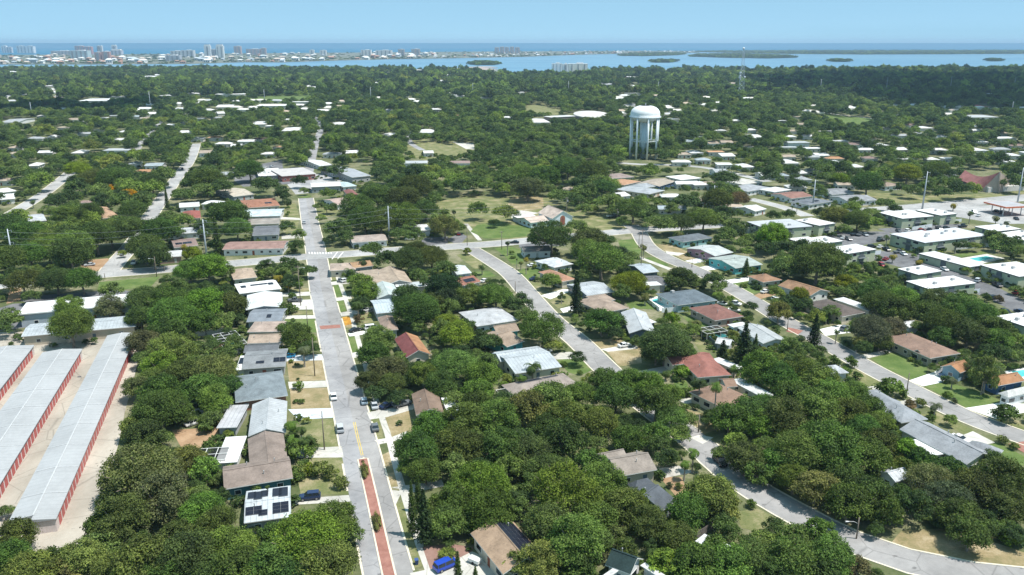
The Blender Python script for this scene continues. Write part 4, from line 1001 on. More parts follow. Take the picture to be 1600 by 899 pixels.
B((1510, 727), (1405, 672), (1446, 659), 'long grey gabled house with thin white ridge', (.34, .355, .38), (.55, .53, .42), 'gable', rise=1.9, he=3, vents=3, wings=[dict(A=(1557, 716), B=(1507, 700), C=(1520, 690), roof='hip', rise=1.4)])
B((1457, 713), (1420, 689), (1435, 683), 'white flat patio roof alongside long grey house', white, cream, 'flat', rise=.2, rmat='membrane_roof', vents=0, he=2.7, name='patio_roof', cat='patio roof')
B((1277, 574), (1306, 571), (1320, 584), 'pale grey roof peeking through dense oaks', (.5, .52, .55), white, 'hip', rise=1.2)
B((1371, 738), (1398, 731), (1412, 751), 'pale metal roof half hidden by oaks', (.55, .57, .6), white, 'gable', rise=1.1, rmat='metal_roof')
B((1415, 745), (1470, 735), (1485, 752), 'bright white flat roof behind bare branched oak', white, white, 'flat', rise=.2, rmat='membrane_roof')
B((1400, 505), (1418, 502), (1424, 512), 'small white shed roof by the dense oaks', white, white, 'gable', rise=.8, vents=0, openings=False, he=2.5, name='shed', cat='shed')
B((1124, 530), (1147, 534), (1144, 542), 'white domed garden shed near tall conifer', white, grayW, 'gable', rise=1.2, vents=0, openings=False, he=2.2, name='shed', cat='shed')
# apartments
gw = (.44, .48, .35)
def apt(A, Bp, C, label, he=5.1, rcol=(.66, .66, .66), **k):
    k.setdefault('units', 2)
    root, b = building(A, Bp, C, label, rcol, gw, 'flat', he=he, rise=.4, rmat='membrane_roof', over=.35, storeys=2 if he > 5 else 1, name='apartment_block', cat='apartment block', group='green walled apartment blocks', trim='slate_trim', vents=0, **k)
    for sx, sy, a, ln in ((0, -1, 0, b.L), (1, 0, math.pi / 2, b.W), (0, 1, 0, b.L), (-1, 0, math.pi / 2, b.W)):
        n = max(1, int(ln / 15))
        for i in range(n):
            d = ((i + .5) / n - .5) * ln; m = MB(); m.box((0, 0, 0), (2.6, .3, he * .93)); ob('recess_shade', m.mesh('recess_shade', 'slate_trim'), root, (sx * (b.L / 2 - .35) + (d if sy else 0), sy * (b.W / 2 - .35) + (d if sx else 0), he * .47), a)  # dark box proud of the wall paints the shade of a recess bay
            m = MB(); m.box((0, 0, 0), (4.6, 1.3, .12)); m.box((0, -.6 * (sy or sx), .5), (4.6, .08, .9)); ob('balcony', m.mesh('balcony', 'slate_trim'), root, (sx * (b.L / 2 + .3) + (d if sy else 0), sy * (b.W / 2 + .3) + (d if sx else 0), he * .5), a) if he > 5 else None
    return root, b
mat_plain('slate_trim', (.13, .15, .16), .7)  # roof edges and balconies, also the painted dark of the recess bays
apt((1410, 343), (1460, 339), (1422, 329), 'white roofed green apartment block by the palms', wings=[dict(A=(1375, 333), B=(1390, 330), C=(1412, 342))])
apt((1470, 338), (1496, 335), (1462, 326), 'small white roofed apartment block nearest the highway')
apt((1445, 381), (1545, 369), (1500, 356), 'largest grey roofed apartment block with green walls', rcol=(.55, .57, .6), units=6, wings=[dict(A=(1390, 367), B=(1440, 361), C=(1460, 378), rcol=(.55, .57, .6))])
apt((1325, 398), (1370, 391), (1340, 382), 'white roofed apartment block left of the car park')
apt((1435, 431), (1473, 425), (1445, 415), 'white roofed apartment block behind the broad oak')
apt((1450, 453), (1526, 444), (1492, 432), 'long white roofed apartment block nearest the camera')
apt((1280, 354), (1306, 350), (1277, 340), 'small white roofed apartment block among leafy trees')
apt((1200, 360), (1270, 355), (1236, 343), 'grey roofed apartment block at the left end', rcol=(.45, .47, .5))
apt((1288, 382), (1318, 378), (1297, 369), 'low white apartment roof behind left hand trees', wings=[dict(A=(1230, 374), B=(1262, 371), C=(1290, 381))])
apt((1515, 419), (1541, 415), (1474, 392), 'long low pool house with pale flat roof', he=3.2, rcol=(.62, .62, .62), units=1)
apt((1555, 363), (1596, 359), (1565, 351), 'white roofed apartment block behind the date palm')
apt((1600, 377), (1640, 371), (1600, 360), 'white roofed apartment block cut by the frame edge')
apt((1592, 434), (1650, 428), (1600, 409), 'white roofed apartment block right of the pool', wings=[dict(A=(1550, 416), B=(1580, 412), C=(1612, 424))])
apt((1604, 513), (1640, 507), (1598, 489), 'white roofed apartment block by parked dark cars', wings=[dict(A=(1568, 495), B=(1600, 489), C=(1610, 498))])
# houses beyond the cross road
def far(A, Bp, C, label, rcol, wcol=white, roof='hip', auto=None, rise=1.4, **k):
    k.setdefault('rmat', 'shingle' if roof != 'flat' else 'membrane_roof')
    return building(A, Bp, C, label, rcol, wcol, roof, rise=rise if roof != 'flat' else .3, auto=auto, vents=0, **k)
far((382, 326), (438, 322), (432, 310), 'red and orange tiled house on the upper street', (.38, .19, .13), cream, solar=[(.2, -.25, 4, 2.5)])
far((366, 340), (438, 338), (436, 327), 'pale blue metal house below the red tiled one', (.58, .65, .68), white, 'gable')
far((385, 352), (436, 350), (434, 341), 'greyish tan house below the pale blue one', (.36, .33, .3), cream, 'gable')
far((394, 369), (436, 367), (434, 353), 'dark slate gabled house by two trees', (.19, .2, .22), grayW, 'gable')
far((347, 391), (443, 389), (441, 377), 'long brick red and white house on the cross road', (.36, .235, .205), white, 'gable', rise=1.1, openings=True)
far((285, 343), (314, 341), (311, 330), 'brick red hip roofed house by the left street', (.33, .12, .1), cream)
far((280, 325), (312, 323), (309, 317), 'white roofed house above the brick red one', white, white, 'gable')
far((268, 367), (312, 364), (309, 355), 'light grey gabled house behind steel pole', (.5, .52, .54), white, 'gable')
far((272, 388), (310, 384), (306, 372), 'rust roofed house with blue solar panels', (.3, .22, .2), white, 'gable', solar=[(.1, -.25, 4, 2.2), (-.25, -.25, 3, 2.2)])
far((247, 404), (284, 401), (281, 392), 'low grey roofed house behind wooden fence', (.5, .5, .5), (.3, .22, .18), 'flat')
far((160, 342), (187, 339), (185, 322), 'peach hip roofed house under left trees', (.5, .33, .22), cream)
far((45, 348), (73, 345), (70, 334), 'pale grey gabled house near left street', (.55, .57, .6), white, 'gable')
far((0, 302), (26, 299), (24, 293), 'white flat roofed house at left edge upper row', white, white, 'flat')
far((0, 313), (24, 311), (22, 303), 'white flat roofed house at left edge lower row', white, white, 'flat')
far((365, 308), (398, 304), (394, 291), 'cream gabled house beside the dark car park', (.56, .5, .42), grayW, 'gable')
far((550, 380), (606, 376), (602, 366), 'low tan roofed house on the cross road', (.44, .37, .33), white, 'gable', rise=1.0)
far((652, 362), (674, 360), (672, 350), 'white gabled house behind roadside oaks', white, white, 'gable')
far((527, 321), (560, 317), (556, 307), 'pinkish roofed house right of upper street', (.5, .38, .34), white, 'gable')
far((545, 307), (561, 306), (559, 297), 'small maroon roofed house by wood edge', (.28, .13, .12), cream)
far((536, 293), (558, 291), (556, 284), 'pale turquoise roofed house by wood edge', (.52, .62, .64), white)
far((714, 430), (737, 427), (730, 413), 'white metal roofed house behind tall dark tree', (.62, .66, .68), white, 'gable')
far((720, 448), (752, 441), (745, 429), 'rust roofed house with blue solar array', (.33, .16, .12), cream, 'gable', solar=[(.1, -.25, 5, 2.5)])
far((818, 395), (862, 393), (858, 385), 'dark roofed house beneath the twin oaks', (.2, .19, .18), white, 'gable')
far((404, 276), (442, 274), (440, 263), 'white flat roofed shop with small roof units', white, grayW, 'flat', units=3)
far((440, 276), (494, 272), (491, 261), 'red brick shop row with grey roof', (.48, .46, .45), (.30, .12, .10), 'flat', he=4)
far((486, 293), (533, 291), (531, 285), 'arched white roofed hall by upper street', white, (.3, .33, .34), 'gable', rise=1.4, he=4, rmat='metal_roof')
far((550, 278), (580, 275), (575, 256), 'broad light grey metal hall by wood edge', (.40, .42, .45), grayW, 'gable', rmat='metal_roof', he=4)
far((500, 260), (520, 258), (516, 247), 'white low roof among trees behind brick shops', white, white, 'gable')
far((975, 290), (1002, 284), (990, 276), 'orange roofed house left of pale grey house', (.5, .3, .19), cream)
far((953, 280), (992, 277), (985, 270), 'brownish pink roofed house near the tower', (.34, .27, .25), cream)
far((1014, 304), (1039, 298), (1014, 284), 'large pale grey roofed house below the tower', (.42, .45, .48), cream, wings=[dict(A=(985, 290), B=(1015, 285), C=(1022, 292))])
far((1030, 292), (1056, 284), (1044, 273), 'tan and blue gabled house right of the tower', (.44, .38, .32), blueW, 'gable')
far((970, 308), (986, 306), (984, 299), 'white roofed house behind roadside oaks', white, white, 'gable')
far((1064, 282), (1096, 279), (1090, 272), 'white flat roofed house right of the tower street', white, white, 'flat')
far((1160, 289), (1193, 285), (1185, 276), 'cream roofed house among upper right trees', (.6, .58, .54), white)
far((1168, 300), (1206, 294), (1198, 284), 'grey roofed house with white trim upper right', (.4, .42, .45), white)
far((1180, 331), (1198, 327), (1186, 317), 'white gabled house by small solar roof', white, white, 'gable')
far((1170, 357), (1197, 353), (1188, 346), 'pale shed roof at the cross road end', (.6, .6, .6), white, 'gable')
far((1210, 301), (1237, 297), (1215, 292), 'white hip roofed house beside right street', white, white)
far((1236, 311), (1271, 307), (1247, 299), 'red brown roofed house beside right street', (.32, .18, .15), white, 'gable')
far((1264, 321), (1301, 315), (1282, 308), 'dark grey solar roofed house beside right street', (.2, .22, .25), white, solar=[(0, -.25, 4, 2)])
far((1300, 305), (1336, 302), (1316, 294), 'grey roofed house behind dense right trees', (.3, .31, .33), white, 'gable')
far((1326, 316), (1371, 313), (1350, 304), 'long grey roofed house behind palms', (.34, .35, .37), white, 'gable')
far((1384, 292), (1410, 290), (1405, 281), 'tan roofed building with turquoise roof unit', (.36, .28, .23), white, units=1)
far((1250, 272), (1262, 271), (1260, 266), 'white small roof upper right of street', white, white, 'gable')
# roofs scattered through the far trees
FAR = """170 158 123 152 w|205 152 170 149 w|247 121 222 119 w|275 150 248 147 w|312 147 293 144 w|382 148 336 145 w|28 192 0 186 g|127 188 105 186 t|200 236 160 230 g|253 260 225 256 b|218 257 200 254 b|
200 117 183 115 w|30 113 12 111 w|88 153 80 151 o|42 149 27 147 w|447 166 400 161 w|485 160 452 158 w|733 151 711 148 w|772 153 747 151 w|662 110 648 108 w|718 107 708 105 w|778 106 752 104 p|
680 208 655 203 w|800 185 780 183 w|668 256 631 249 g|735 256 704 249 n|678 240 662 237 w|1062 187 1030 184 w|1000 135 983 129 w|958 133 933 131 g|985 122 980 121 o|994 121 975 119 w|1007 146 976 145 w|
1050 167 1042 165 w|1195 216 1175 210 w|1562 184 1507 177 g|1547 168 1522 163 r|1307 206 1275 204 w|1460 201 1437 198 w|1590 217 1557 212 w|1266 224 1232 219 g|1250 256 1226 250 w|1297 244 1276 240 w|1350 227 1330 224 n|
1226 138 1212 135 w|1252 130 1243 128 w|378 229 360 227 w|363 168 337 164 w|296 180 285 178 w|352 178 340 175 w|150 118 138 117 w|255 118 240 116 w|700 127 690 125 w|610 127 600 126 w|1640 240 1604 235 w|1590 254 1572 250 w|
1545 236 1520 232 w|1320 256 1306 252 w|1352 262 1336 258 w|620 212 600 209 w|470 205 440 200 w|560 240 540 236 w|415 195 395 190 w|330 240 310 236 t|300 208 280 205 w|60 260 40 256 w|130 240 110 236 w|30 232 10 229 t|90 215 72 212 w|
1100 240 1080 236 w|1150 245 1128 240 w|1125 225 1108 221 t|1180 262 1160 257 w|1215 275 1190 270 w|1110 290 1085 285 w|1140 270 1118 265 g|930 262 910 258 w|900 298 882 294 t|1480 215 1460 212 w|1420 235 1400 231 w|1270 282 1250 277 g|1390 228 1372 225 w|
540 195 520 192 w|690 172 672 170 w|860 192 830 186 w|560 128 548 127 w|460 122 445 121 w|960 140 950 138 w|1100 130 1090 128 w|820 145 808 143 w|640 150 630 148 w|90 135 70 133 w|360 125 346 123 w|500 135 488 133 w|1420 150 1408 148 w|1330 140 1322 138 w|1520 130 1512 128 w"""
FC = {'w': (.75, .75, .75), 'g': (.42, .44, .46), 't': (.45, .37, .3), 'b': (.4, .46, .5), 'o': (.5, .28, .16), 'r': (.42, .1, .09), 'n': (.28, .2, .18), 'p': (.52, .42, .38)}
FW = {'w': 'white roofed', 'g': 'grey roofed', 't': 'tan roofed', 'b': 'blue grey roofed', 'o': 'orange roofed', 'r': 'red roofed', 'n': 'brown roofed', 'p': 'pinkish'}
for e in FAR.replace('\n', '').split('|'):
    x1, y1, x0, y0, c = e.split(); x0, x1, y0, y1 = float(x0), float(x1), float(y0), float(y1)
    big = x1 - x0 > 30
    b, _b = far((x0, y1), (x1, y1 - .4), (x1, y0 - .2 if not big else y1 - (y1 - y0) * .6), None, FC[c], white if c != 'w' else (.6, .58, .54), 'flat' if big else random.choice(['gable', 'hip']), auto=('long ' if big else 'small ') + FW[c] + ' building', openings=y0 > 200, he=4.5 if big else 3.2, name='house' if not big else 'low_building', cat='house' if not big else 'building', group='buildings scattered through the far trees')
# ------------------------------------------------------------------ self storage yard
_d = MB(); _d.box((0, 0, 1.2), (1.95, .12, 2.4)); ROLL = _d.mesh('roll_up_door', 'paint')
def storage(A, Bp, C, label, step=0.0):
    b = Block(A, Bp, C, 2.9); CLEARPX.append(b.outline)
    t = thing('storage_building', label, 'storage building', b.c, b.ang, 'red doored storage buildings')
    x, y = b.L / 2, b.W / 2
    na = P(*A, 2.9) - b.c; na.rotate(Matrix.Rotation(-b.ang, 3, 'Z')); sg = 1 if na.x > 0 else -1
    m = MB(); m.prism([(-x + .3, -y + .3), (x - .3, -y + .3), (x - .3, y - .3), (-x + .3, y - .3)], 0, 2.88, 0, False, False)
    if step:
        m.box((sg * (x - .3 + step / 2), -y / 2, 1.44), (step, y - .5, 2.88))
    ob('wall', m.mesh('wall', 'stucco'), t, col=(.60, .52, .50))
    m = MB(); r = .55
    pr = [(-y, 2.9), (-y, 3.08), (0, 3.08 + r), (y, 3.08), (y, 2.9)]
    m.add([(-x, *p) for p in pr] + [(x, *p) for p in pr], [(0, 1, 6, 5), (1, 2, 7, 6), (2, 3, 8, 7), (3, 4, 9, 8), (4, 0, 5, 9), (0, 4, 3, 2, 1), (5, 6, 7, 8, 9)], 0)
    if step: m.add([(sg * x, -y, 3.06), (sg * (x + step), -y, 3.06), (sg * (x + step), 0, 3.06 + r), (sg * x, 0, 3.06 + r), (sg * x, -y, 2.9), (sg * (x + step), -y, 2.9), (sg * (x + step), 0, 2.9), (sg * x, 0, 2.9)], [(0, 1, 2, 3), (1, 5, 6, 2), (2, 6, 7, 3), (0, 4, 5, 1)], 0)
    sl = math.atan(r / y)
    for s in (-1, 1):
        k = -x + 9
        while k < x - 2:
            m.box((k, s * y / 2, 3.08 + r / 2 + .05), (.25, y * .97, .05), 1, M=Matrix.Rotation(-s * sl, 3, 'X')); k += 11.5
    m.box((0, 0, 3.08 + r + .04), (2 * x, .3, .05), 1)
    me = m.mesh('roof', ['storage_roof', 'seam']); bm = bmesh.new(); bm.from_mesh(me); bmesh.ops.recalc_face_normals(bm, faces=bm.faces[:]); bm.to_mesh(me); bm.free()
    ob('roof', me, t, col=(.35, .36, .37))
    n = int((2 * x - 1.2) / 2.75)
    if n > 95: n = 95
    for i in range(n):
        d = ob('roll_up_door', ROLL, t, (sg * (x - .6 - 2.75 * (i + .5)), -y + .3, 0.02), 0, (.36 + .06 * random.random(), .045, .045))
    LANDMARKS.append((A[0], A[1] - 60, label))
mat_plain('seam', (.44, .45, .46), .6, .2)
mat_tinted('storage_roof', .7, .15, .84, 1.1, .12, .9, ribs=1.6, ribdark=.92)
storage((91, 805), (214, 521), (22, 800), 'right long storage building with red roll up doors', 1.7)
storage((-62, 860), (129, 546), (-160, 862), 'middle long storage building with red roll up doors')
storage((-200, 868), (54, 540), (-330, 868), 'left storage building with red roll up doors')
building((33, 527), (212, 511), (205, 494), 'tan walled building with grey metal roof behind storage yard', (.46, .5, .53), (.5, .44, .35), 'gable', he=3.4, rise=.8, rmat='metal_roof', vents=0, name='workshop_building', cat='building')
building((28, 493), (215, 476), (198, 461), 'long white flat roofed commercial building with roof units', white, (.4, .45, .52), 'flat', he=4.6, rise=.4, rmat='membrane_roof', vents=0, units=5, name='commercial_building', cat='building')

# ------------------------------------------------------------------ water tower
g = P(1005, 247.5); t = thing('water_tower', 'tall white domed water tower on ring of legs', 'water tower', g, R(6)); LANDMARKS.append((1005, 205, 'water tower'))
wd = g.y; zt = height_at(g.x, g.y, 164.9); zr = height_at(g.x, g.y, 181.2); Rt = 23.4 * wd / FPX / 1.01
mat_tinted('tank_paint', .45, .35, .80, 1.04, .5, 2.0, streak=(1, 1, .12))
dome = zt - zr
prof = [(1.9, zr - 5.5), (Rt * .45, zr - 5.0), (Rt * .78, zr - 3.6), (Rt * .93, zr - 2.2), (Rt * .955, zr - 1.2), (Rt * 1.0, zr - .9), (Rt * 1.0, zr - .2), (Rt * .97, zr + .1), (Rt * .98, zr + dome * .22), (Rt * .945, zr + dome * .42), (Rt * .86, zr + dome * .63), (Rt * .70, zr + dome * .82), (Rt * .46, zr + dome * .945), (Rt * .2, zr + dome * .99), (.05, zr + dome)]
m = MB(); m.lathe(prof, 56); ob('tank', m.mesh('tank', 'tank_paint', True), t, col=(.82, .84, .85))
m = MB(); m.lathe([(Rt * .99, zr - 1.0), (Rt * 1.05, zr - 1.0), (Rt * 1.05, zr - .8), (Rt * .99, zr - .8)], 56); m.lathe([(Rt * 1.04, zr + .1), (Rt * 1.05, zr + .15), (Rt * 1.04, zr + .2)], 56)
for k in range(40): a = k * math.pi / 20; m.tube([(Rt * 1.045 * math.cos(a), Rt * 1.045 * math.sin(a), zr - .8), (Rt * 1.045 * math.cos(a), Rt * 1.045 * math.sin(a), zr + .2)], .04, 4)
ob('walkway', m.mesh('walkway', 'tank_paint'), t, col=(.66, .72, .76))
m = MB(); m.lathe([(Rt * .30, zr + dome * .985), (Rt * .30, zr + dome * 1.03), (Rt * .27, zr + dome * 1.03), (Rt * .27, zr + dome * .985)], 40); m.lathe([(Rt * .27, zr + dome * .995), (.1, zr + dome * 1.004)], 40)
ob('roof_hatch', m.mesh('roof_hatch', 'dark_gap'), t)
m = MB(); m.tube([(0, 0, zr + dome), (0, 0, zr + dome + 2.0)], [.5, .25], 8); ob('beacon', m.mesh('beacon', 'tank_paint'), t, col=(.7, .7, .7))
m = MB(); m.tube([(0, 0, 0), (0, 0, zr - 4)], 2.2, 24); ob('riser_column', m.mesh('riser_column', 'tank_paint', True), t, col=(.60, .70, .76))
for k in range(8):
    a = k * math.pi / 4 - math.pi / 2; m = MB(); rr_ = Rt * .93
    m.tube([(rr_ * math.cos(a), rr_ * math.sin(a), 0), (rr_ * math.cos(a), rr_ * math.sin(a), zr - .6)], .82, 14); ob('leg', m.mesh('leg', 'tank_paint', True), t, col=(.76, .81, .84))
m = MB(); zb = zr * .42; q = [(Rt * .93 * math.cos(k * math.pi / 4 - math.pi / 2), Rt * .93 * math.sin(k * math.pi / 4 - math.pi / 2), zb) for k in range(8)]
for k in range(8): m.tube([q[k], q[(k + 1) % 8]], .22, 6); m.tube([q[k], (0, 0, zb)], .12, 6)
ob('brace_ring', m.mesh('brace_ring', 'tank_paint'), t, col=(.76, .81, .84))

# ------------------------------------------------------------------ radio mast
g = P(1156, 154); ht = height_at(g.x, g.y, 76); t = thing('radio_tower', 'pale lattice radio tower rising from the far trees', 'radio tower', g, R(15)); LANDMARKS.append((1156, 115, 'lattice radio tower'))
def lat(z): return 5.6 * (1 - z / ht) + 1.3
m = MB(); zs = [0]
while zs[-1] < ht - 4: zs.append(zs[-1] + max(4, lat(zs[-1]) * 1.35))
zs[-1] = ht - 2
ang3 = [math.pi / 2 + k * 2 * math.pi / 3 for k in range(3)]
pt = lambda k, z: (lat(z) * math.cos(ang3[k % 3]), lat(z) * math.sin(ang3[k % 3]), z)
for k in range(3): m.tube([pt(k, z) for z in zs], .34, 6)
for a, b in zip(zs, zs[1:]):
    for k in range(3): m.tube([pt(k, a), pt(k + 1, b)], .16, 4); m.tube([pt(k + 1, a), pt(k, b)], .16, 4); m.tube([pt(k, b), pt(k + 1, b)], .16, 4)
ob('lattice_mast', m.mesh('lattice_mast', 'steel'), t, col=(.46, .53, .62))
for z, k in ((ht * .42, 0), (ht * .46, 1), (ht * .43, 2), (ht * .52, 1)):
    m = MB(); p = pt(k, z); m.tube([(p[0] * 1.05, p[1] * 1.05, z), (p[0] * 1.5, p[1] * 1.5, z)], [1.6, 1.7], 14); ob('antenna_dish', m.mesh('antenna_dish', 'steel'), t, col=(.75, .78, .82))
m = MB(); m.lathe([(.1, ht - 2), (1.4, ht - 1.6), (1.9, ht), (1.4, ht + 1.6), (.1, ht + 2)], 14); ob('top_beacon', m.mesh('top_beacon', 'steel', True), t, col=(.8, .8, .8))

# ------------------------------------------------------------------ church with the arched window
b = Block((863, 342.5), (840, 333), (893, 338), 4.5)
t = thing('church', 'white walled church with arched brown window and steep tan roof', 'church', b.c, b.ang); t['_c'] = (b.c.x, b.c.y, b.ang); LANDMARKS.append((868, 340, 'white walled church'))
T, ro = place(t, b, 'roof', 'gable', 3.7, 'shingle', (.62, .51, .44), (.66, .74, .80), .5)
end = [q for q in (1, -1)]
na = P(863, 342.5, 4.5) - b.c; na.rotate(Matrix.Rotation(-b.ang, 3, 'Z')); sg = 1 if na.x > 0 else -1
m = MB(); ar = [(-1.5, .6), (1.5, .6)] + [(1.5 * math.cos(a), 4.3 + 1.5 * math.sin(a)) for a in [k * math.pi / 10 for k in range(11)]]
X0 = sg * (b.L / 2 - .5); 
def arch(pts, x0, x1, mi):
    n = len(pts); m.add([(x0, p[0], p[1]) for p in pts] + [(x1, p[0], p[1]) for p in pts], [tuple(range(n)), tuple(range(2 * n - 1, n - 1, -1))] + [(i, (i + 1) % n, n + (i + 1) % n, n + i) for i in range(n)], mi)
arch(ar, X0, X0 + sg * .08, 0); wn = ob('arched_window', m.mesh('arched_window', 'wood'), t, col=(.30, .17, .10))
m = MB(); arch([(p[0] * .78, .6 + (p[1] - .6) * .9) for p in ar], X0 + sg * .02, X0 + sg * .12, 0); ob('pane', m.mesh('pane', 'brick_red'), wn)
m = MB(); m.box((X0 + sg * .15, 0, 3.2), (.06, .2, 3)); m.box((X0 + sg * .15, 0, 3.8), (.065, 1.2, .2)); ob('cross', m.mesh('cross', 'wood'), wn, col=(.16, .09, .06))
wb = Block((829, 349), (862, 345), (820, 340), 2.9); Tw, rw = place(t, wb, 'roof', 'gable', 1.5, 'shingle', (.62, .51, .44), (.66, .72, .78), .5)
add_openings(t, wb, Tw, white, .5, 1, True, False, 4)
wb = Block((810, 342), (840, 339), (836, 334), 2.7); place(t, wb, 'roof', 'flat', .2, 'membrane_roof', white, (.66, .72, .78), .4)
CLEARPX += [b.outline, [(808, 333), (862, 333), (895, 338), (895, 354), (828, 357), (808, 348)], [(838, 332), (858, 316), (884, 328), (895, 345)]]
del t['_c']
# church with the sweeping red roof
c = P(1536, 298); t = thing('red_roof_church', 'church with sweeping dark red roof rising to a point', 'church', c); LANDMARKS.append((1530, 285, 'church with sweeping red roof'))
def up(px, py, bx, by):
    q = P(bx, by); return Vector((q.x - c.x, q.y - c.y, height_at(q.x, q.y, py)))
ap = up(1561, 268, 1558, 301); lf = up(1504, 266, 1504, 290); e0 = up(1535, 295, 1535, 300); e1 = up(1494, 280, 1494, 293); bk = up(1572, 285, 1585, 296)
m = MB(); n = 10; top = []; bot = []
for i in range(n + 1):
    s = i / n; a = lf.lerp(ap, s); a.z -= 5.0 * math.sin(math.pi * s) * .8; b_ = e1.lerp(e0, s); top.append(a); bot.append(b_)
bk2 = [Vector((p.x + 12 - 4 * abs(k / n - .5), p.y + 13, p.z * .35)) for k, p in enumerate(top)]
for off in (0, -.3):
    m.add([(p.x, p.y, p.z + off) for p in top + bot + bk2], [(i, i + 1, n + 2 + i, n + 1 + i) for i in range(n)] + [(i, i + 1, 2 * n + 3 + i, 2 * n + 2 + i) for i in range(n)], 0)
ob('roof', m.mesh('roof', 'shingle'), t, col=(.27, .125, .12))
m = MB(); fr = [e0, ap + Vector((-.4, 0, -.5)), bk]; base = [Vector((e0.x, e0.y, 0)), Vector((ap.x, ap.y - 1, 0)), Vector((bk.x, bk.y, 0))]
m.add([tuple(v) for v in fr + base], [(0, 1, 4, 3), (1, 2, 5, 4)], 0); m.tube([base[1], fr[1]], .6, 6, 0)
m.prism([(e1.x + 1, e1.y + 1), (e0.x, e0.y + .2), (bk.x, bk.y), (bk.x + 6, bk.y + 8), (e1.x + 8, e1.y + 14)], 0, 2.5)
ob('wall', m.mesh('wall', 'stucco'), t, col=(.42, .35, .30))
m = MB(); m.prism([(e0.x + 2, e0.y - 3), (bk.x + 8, bk.y - 3), (bk.x + 8, bk.y + 6), (e0.x + 2, e0.y + 2)], 0, 3.4); ob('entrance_block', m.mesh('entrance_block', 'stucco'), t, col=(.62, .60, .58))
CLEARPX.append([(1492, 278), (1503, 264), (1563, 266), (1572, 300), (1535, 302)])
# fuel station canopy
b = Block((1572, 326), (1612, 324), (1546, 317), 5.0); t = thing('canopy', 'orange edged flat fuel station canopy by the highway', 'canopy', b.c, b.ang); LANDMARKS.append((1578, 321, 'orange edged fuel canopy'))
m = MB(); x, y = b.L / 2, b.W / 2; m.prism([(-x, -y), (x, -y), (x, y), (-x, y)], 4.9, 5.7); ob('fascia', m.mesh('fascia', 'paint'), t, col=(.55, .15, .07))
m = MB(); m.prism([(-x + .5, -y + .5), (x - .5, -y + .5), (x - .5, y - .5), (-x + .5, y - .5)], 5.3, 5.75); ob('deck', m.mesh('deck', 'membrane_roof'), t, col=(.4, .4, .42))
for sx in (-.7, 0, .7):
    for sy in (-.5, .5): m = MB(); m.box((sx * x, sy * y, 2.45), (.4, .4, 4.9)); ob('column', m.mesh('column', 'paint'), t, col=(.6, .6, .6))
CLEARPX.append(b.outline)
# white oval roofed school
c = P(924, 178.5, 7); t = thing('oval_building', 'white oval roofed building in the far trees', 'building', (c.x, c.y, 0)); LANDMARKS.append((905, 176, 'white oval roofed building'))
rx, ry = 27 * c.y / FPX, 52
m = MB(); o_ = [(rx * math.cos(k * math.pi / 20), ry * math.sin(k * math.pi / 20)) for k in range(40)]; m.prism(o_, 6.0, 7.0); m.add([(p[0], p[1], 7.1) for p in o_] + [(p[0] * .5, p[1] * .5, 8.2) for p in o_], [(i, (i + 1) % 40, 40 + (i + 1) % 40, 40 + i) for i in range(40)] + [tuple(range(40, 80))], 0)
ob('roof', m.mesh('roof', 'membrane_roof'), t, col=(.56, .54, .52))
m = MB(); m.prism([(p[0] * .95, p[1] * .95) for p in o_], 0, 5.9); ob('wall', m.mesh('wall', 'stucco'), t, col=(.3, .27, .25))
CLEARPX.append([(870, 184), (900, 175), (950, 174), (945, 181), (900, 184)])
building((860, 184), (900, 182), (898, 180), 'pale flat roofed annex left of the oval building', (.6, .6, .6), (.25, .2, .18), 'flat', he=6, rise=.4, rmat='membrane_roof', vents=0, openings=False, name='annex_building', cat='building')

# ------------------------------------------------------------------ tower blocks
def tower(x0, x1, yt, yb, col, label, depth=None, ledge=(.8, .8, .8), dark=False, crown=0, name='tower_block', cat='tower block', group=None, fl=4.2, cols=0, bay=None):
    bay = bay or (.26 if min(col) > .6 else .42)
    a, b_ = P(x0, yb), P(x1, yb); w = b_.x - a.x; h = height_at(a.x, a.y, yt); d = depth or min(max(16, w * .45), 60)
    t = thing(name, label, cat, ((a.x + b_.x) / 2, a.y + d / 2, 0), 0, group)
    m = MB(); m.box((0, 0, h / 2), (w, d, h)); ob('wall', m.mesh('wall', 'stucco'), t, col=col)
    m = MB(); n = max(2, int(h / fl)); k = cols or max(1, int(w / 22)); s = w / k
    for j in range(k):
        g_ = MB(); g_.box((-w / 2 + s * (j + .5), -d / 2 - .1, h * .5), (s * bay, .6, h * .92)); ob('window_bay', g_.mesh('window_bay', 'tower_glass'), t)
        for i in range(1, n): m.box((-w / 2 + s * (j + .5), -d / 2 - .6, h * i / n), (s * min(.9, bay * 1.25), 1.2, .8))
    ob('balcony', m.mesh('balcony', 'stucco'), t, col=ledge)
    m = MB(); m.box((0, 0, h + .6), (w * 1.01, d * 1.01, 1.2)); m.box((w * .1, 0, h + 2.5), (w * .35, d * .5, 3.6))
    if crown: m.box((0, 0, h + crown * .5), (w * .8, d * .8, crown))
    ob('roof', m.mesh('roof', 'membrane_roof'), t, col=(.75, .75, .75) if not dark else (.4, .4, .4))
    LANDMARKS.append(((x0 + x1) / 2, (yt + yb) / 2, label)) if label else None
    return t
mat_plain('tower_glass', (.17, .20, .24), .3, .4)
pk, bl, sl_ = (.52, .30, .27), (.42, .52, .56), (.30, .34, .40)
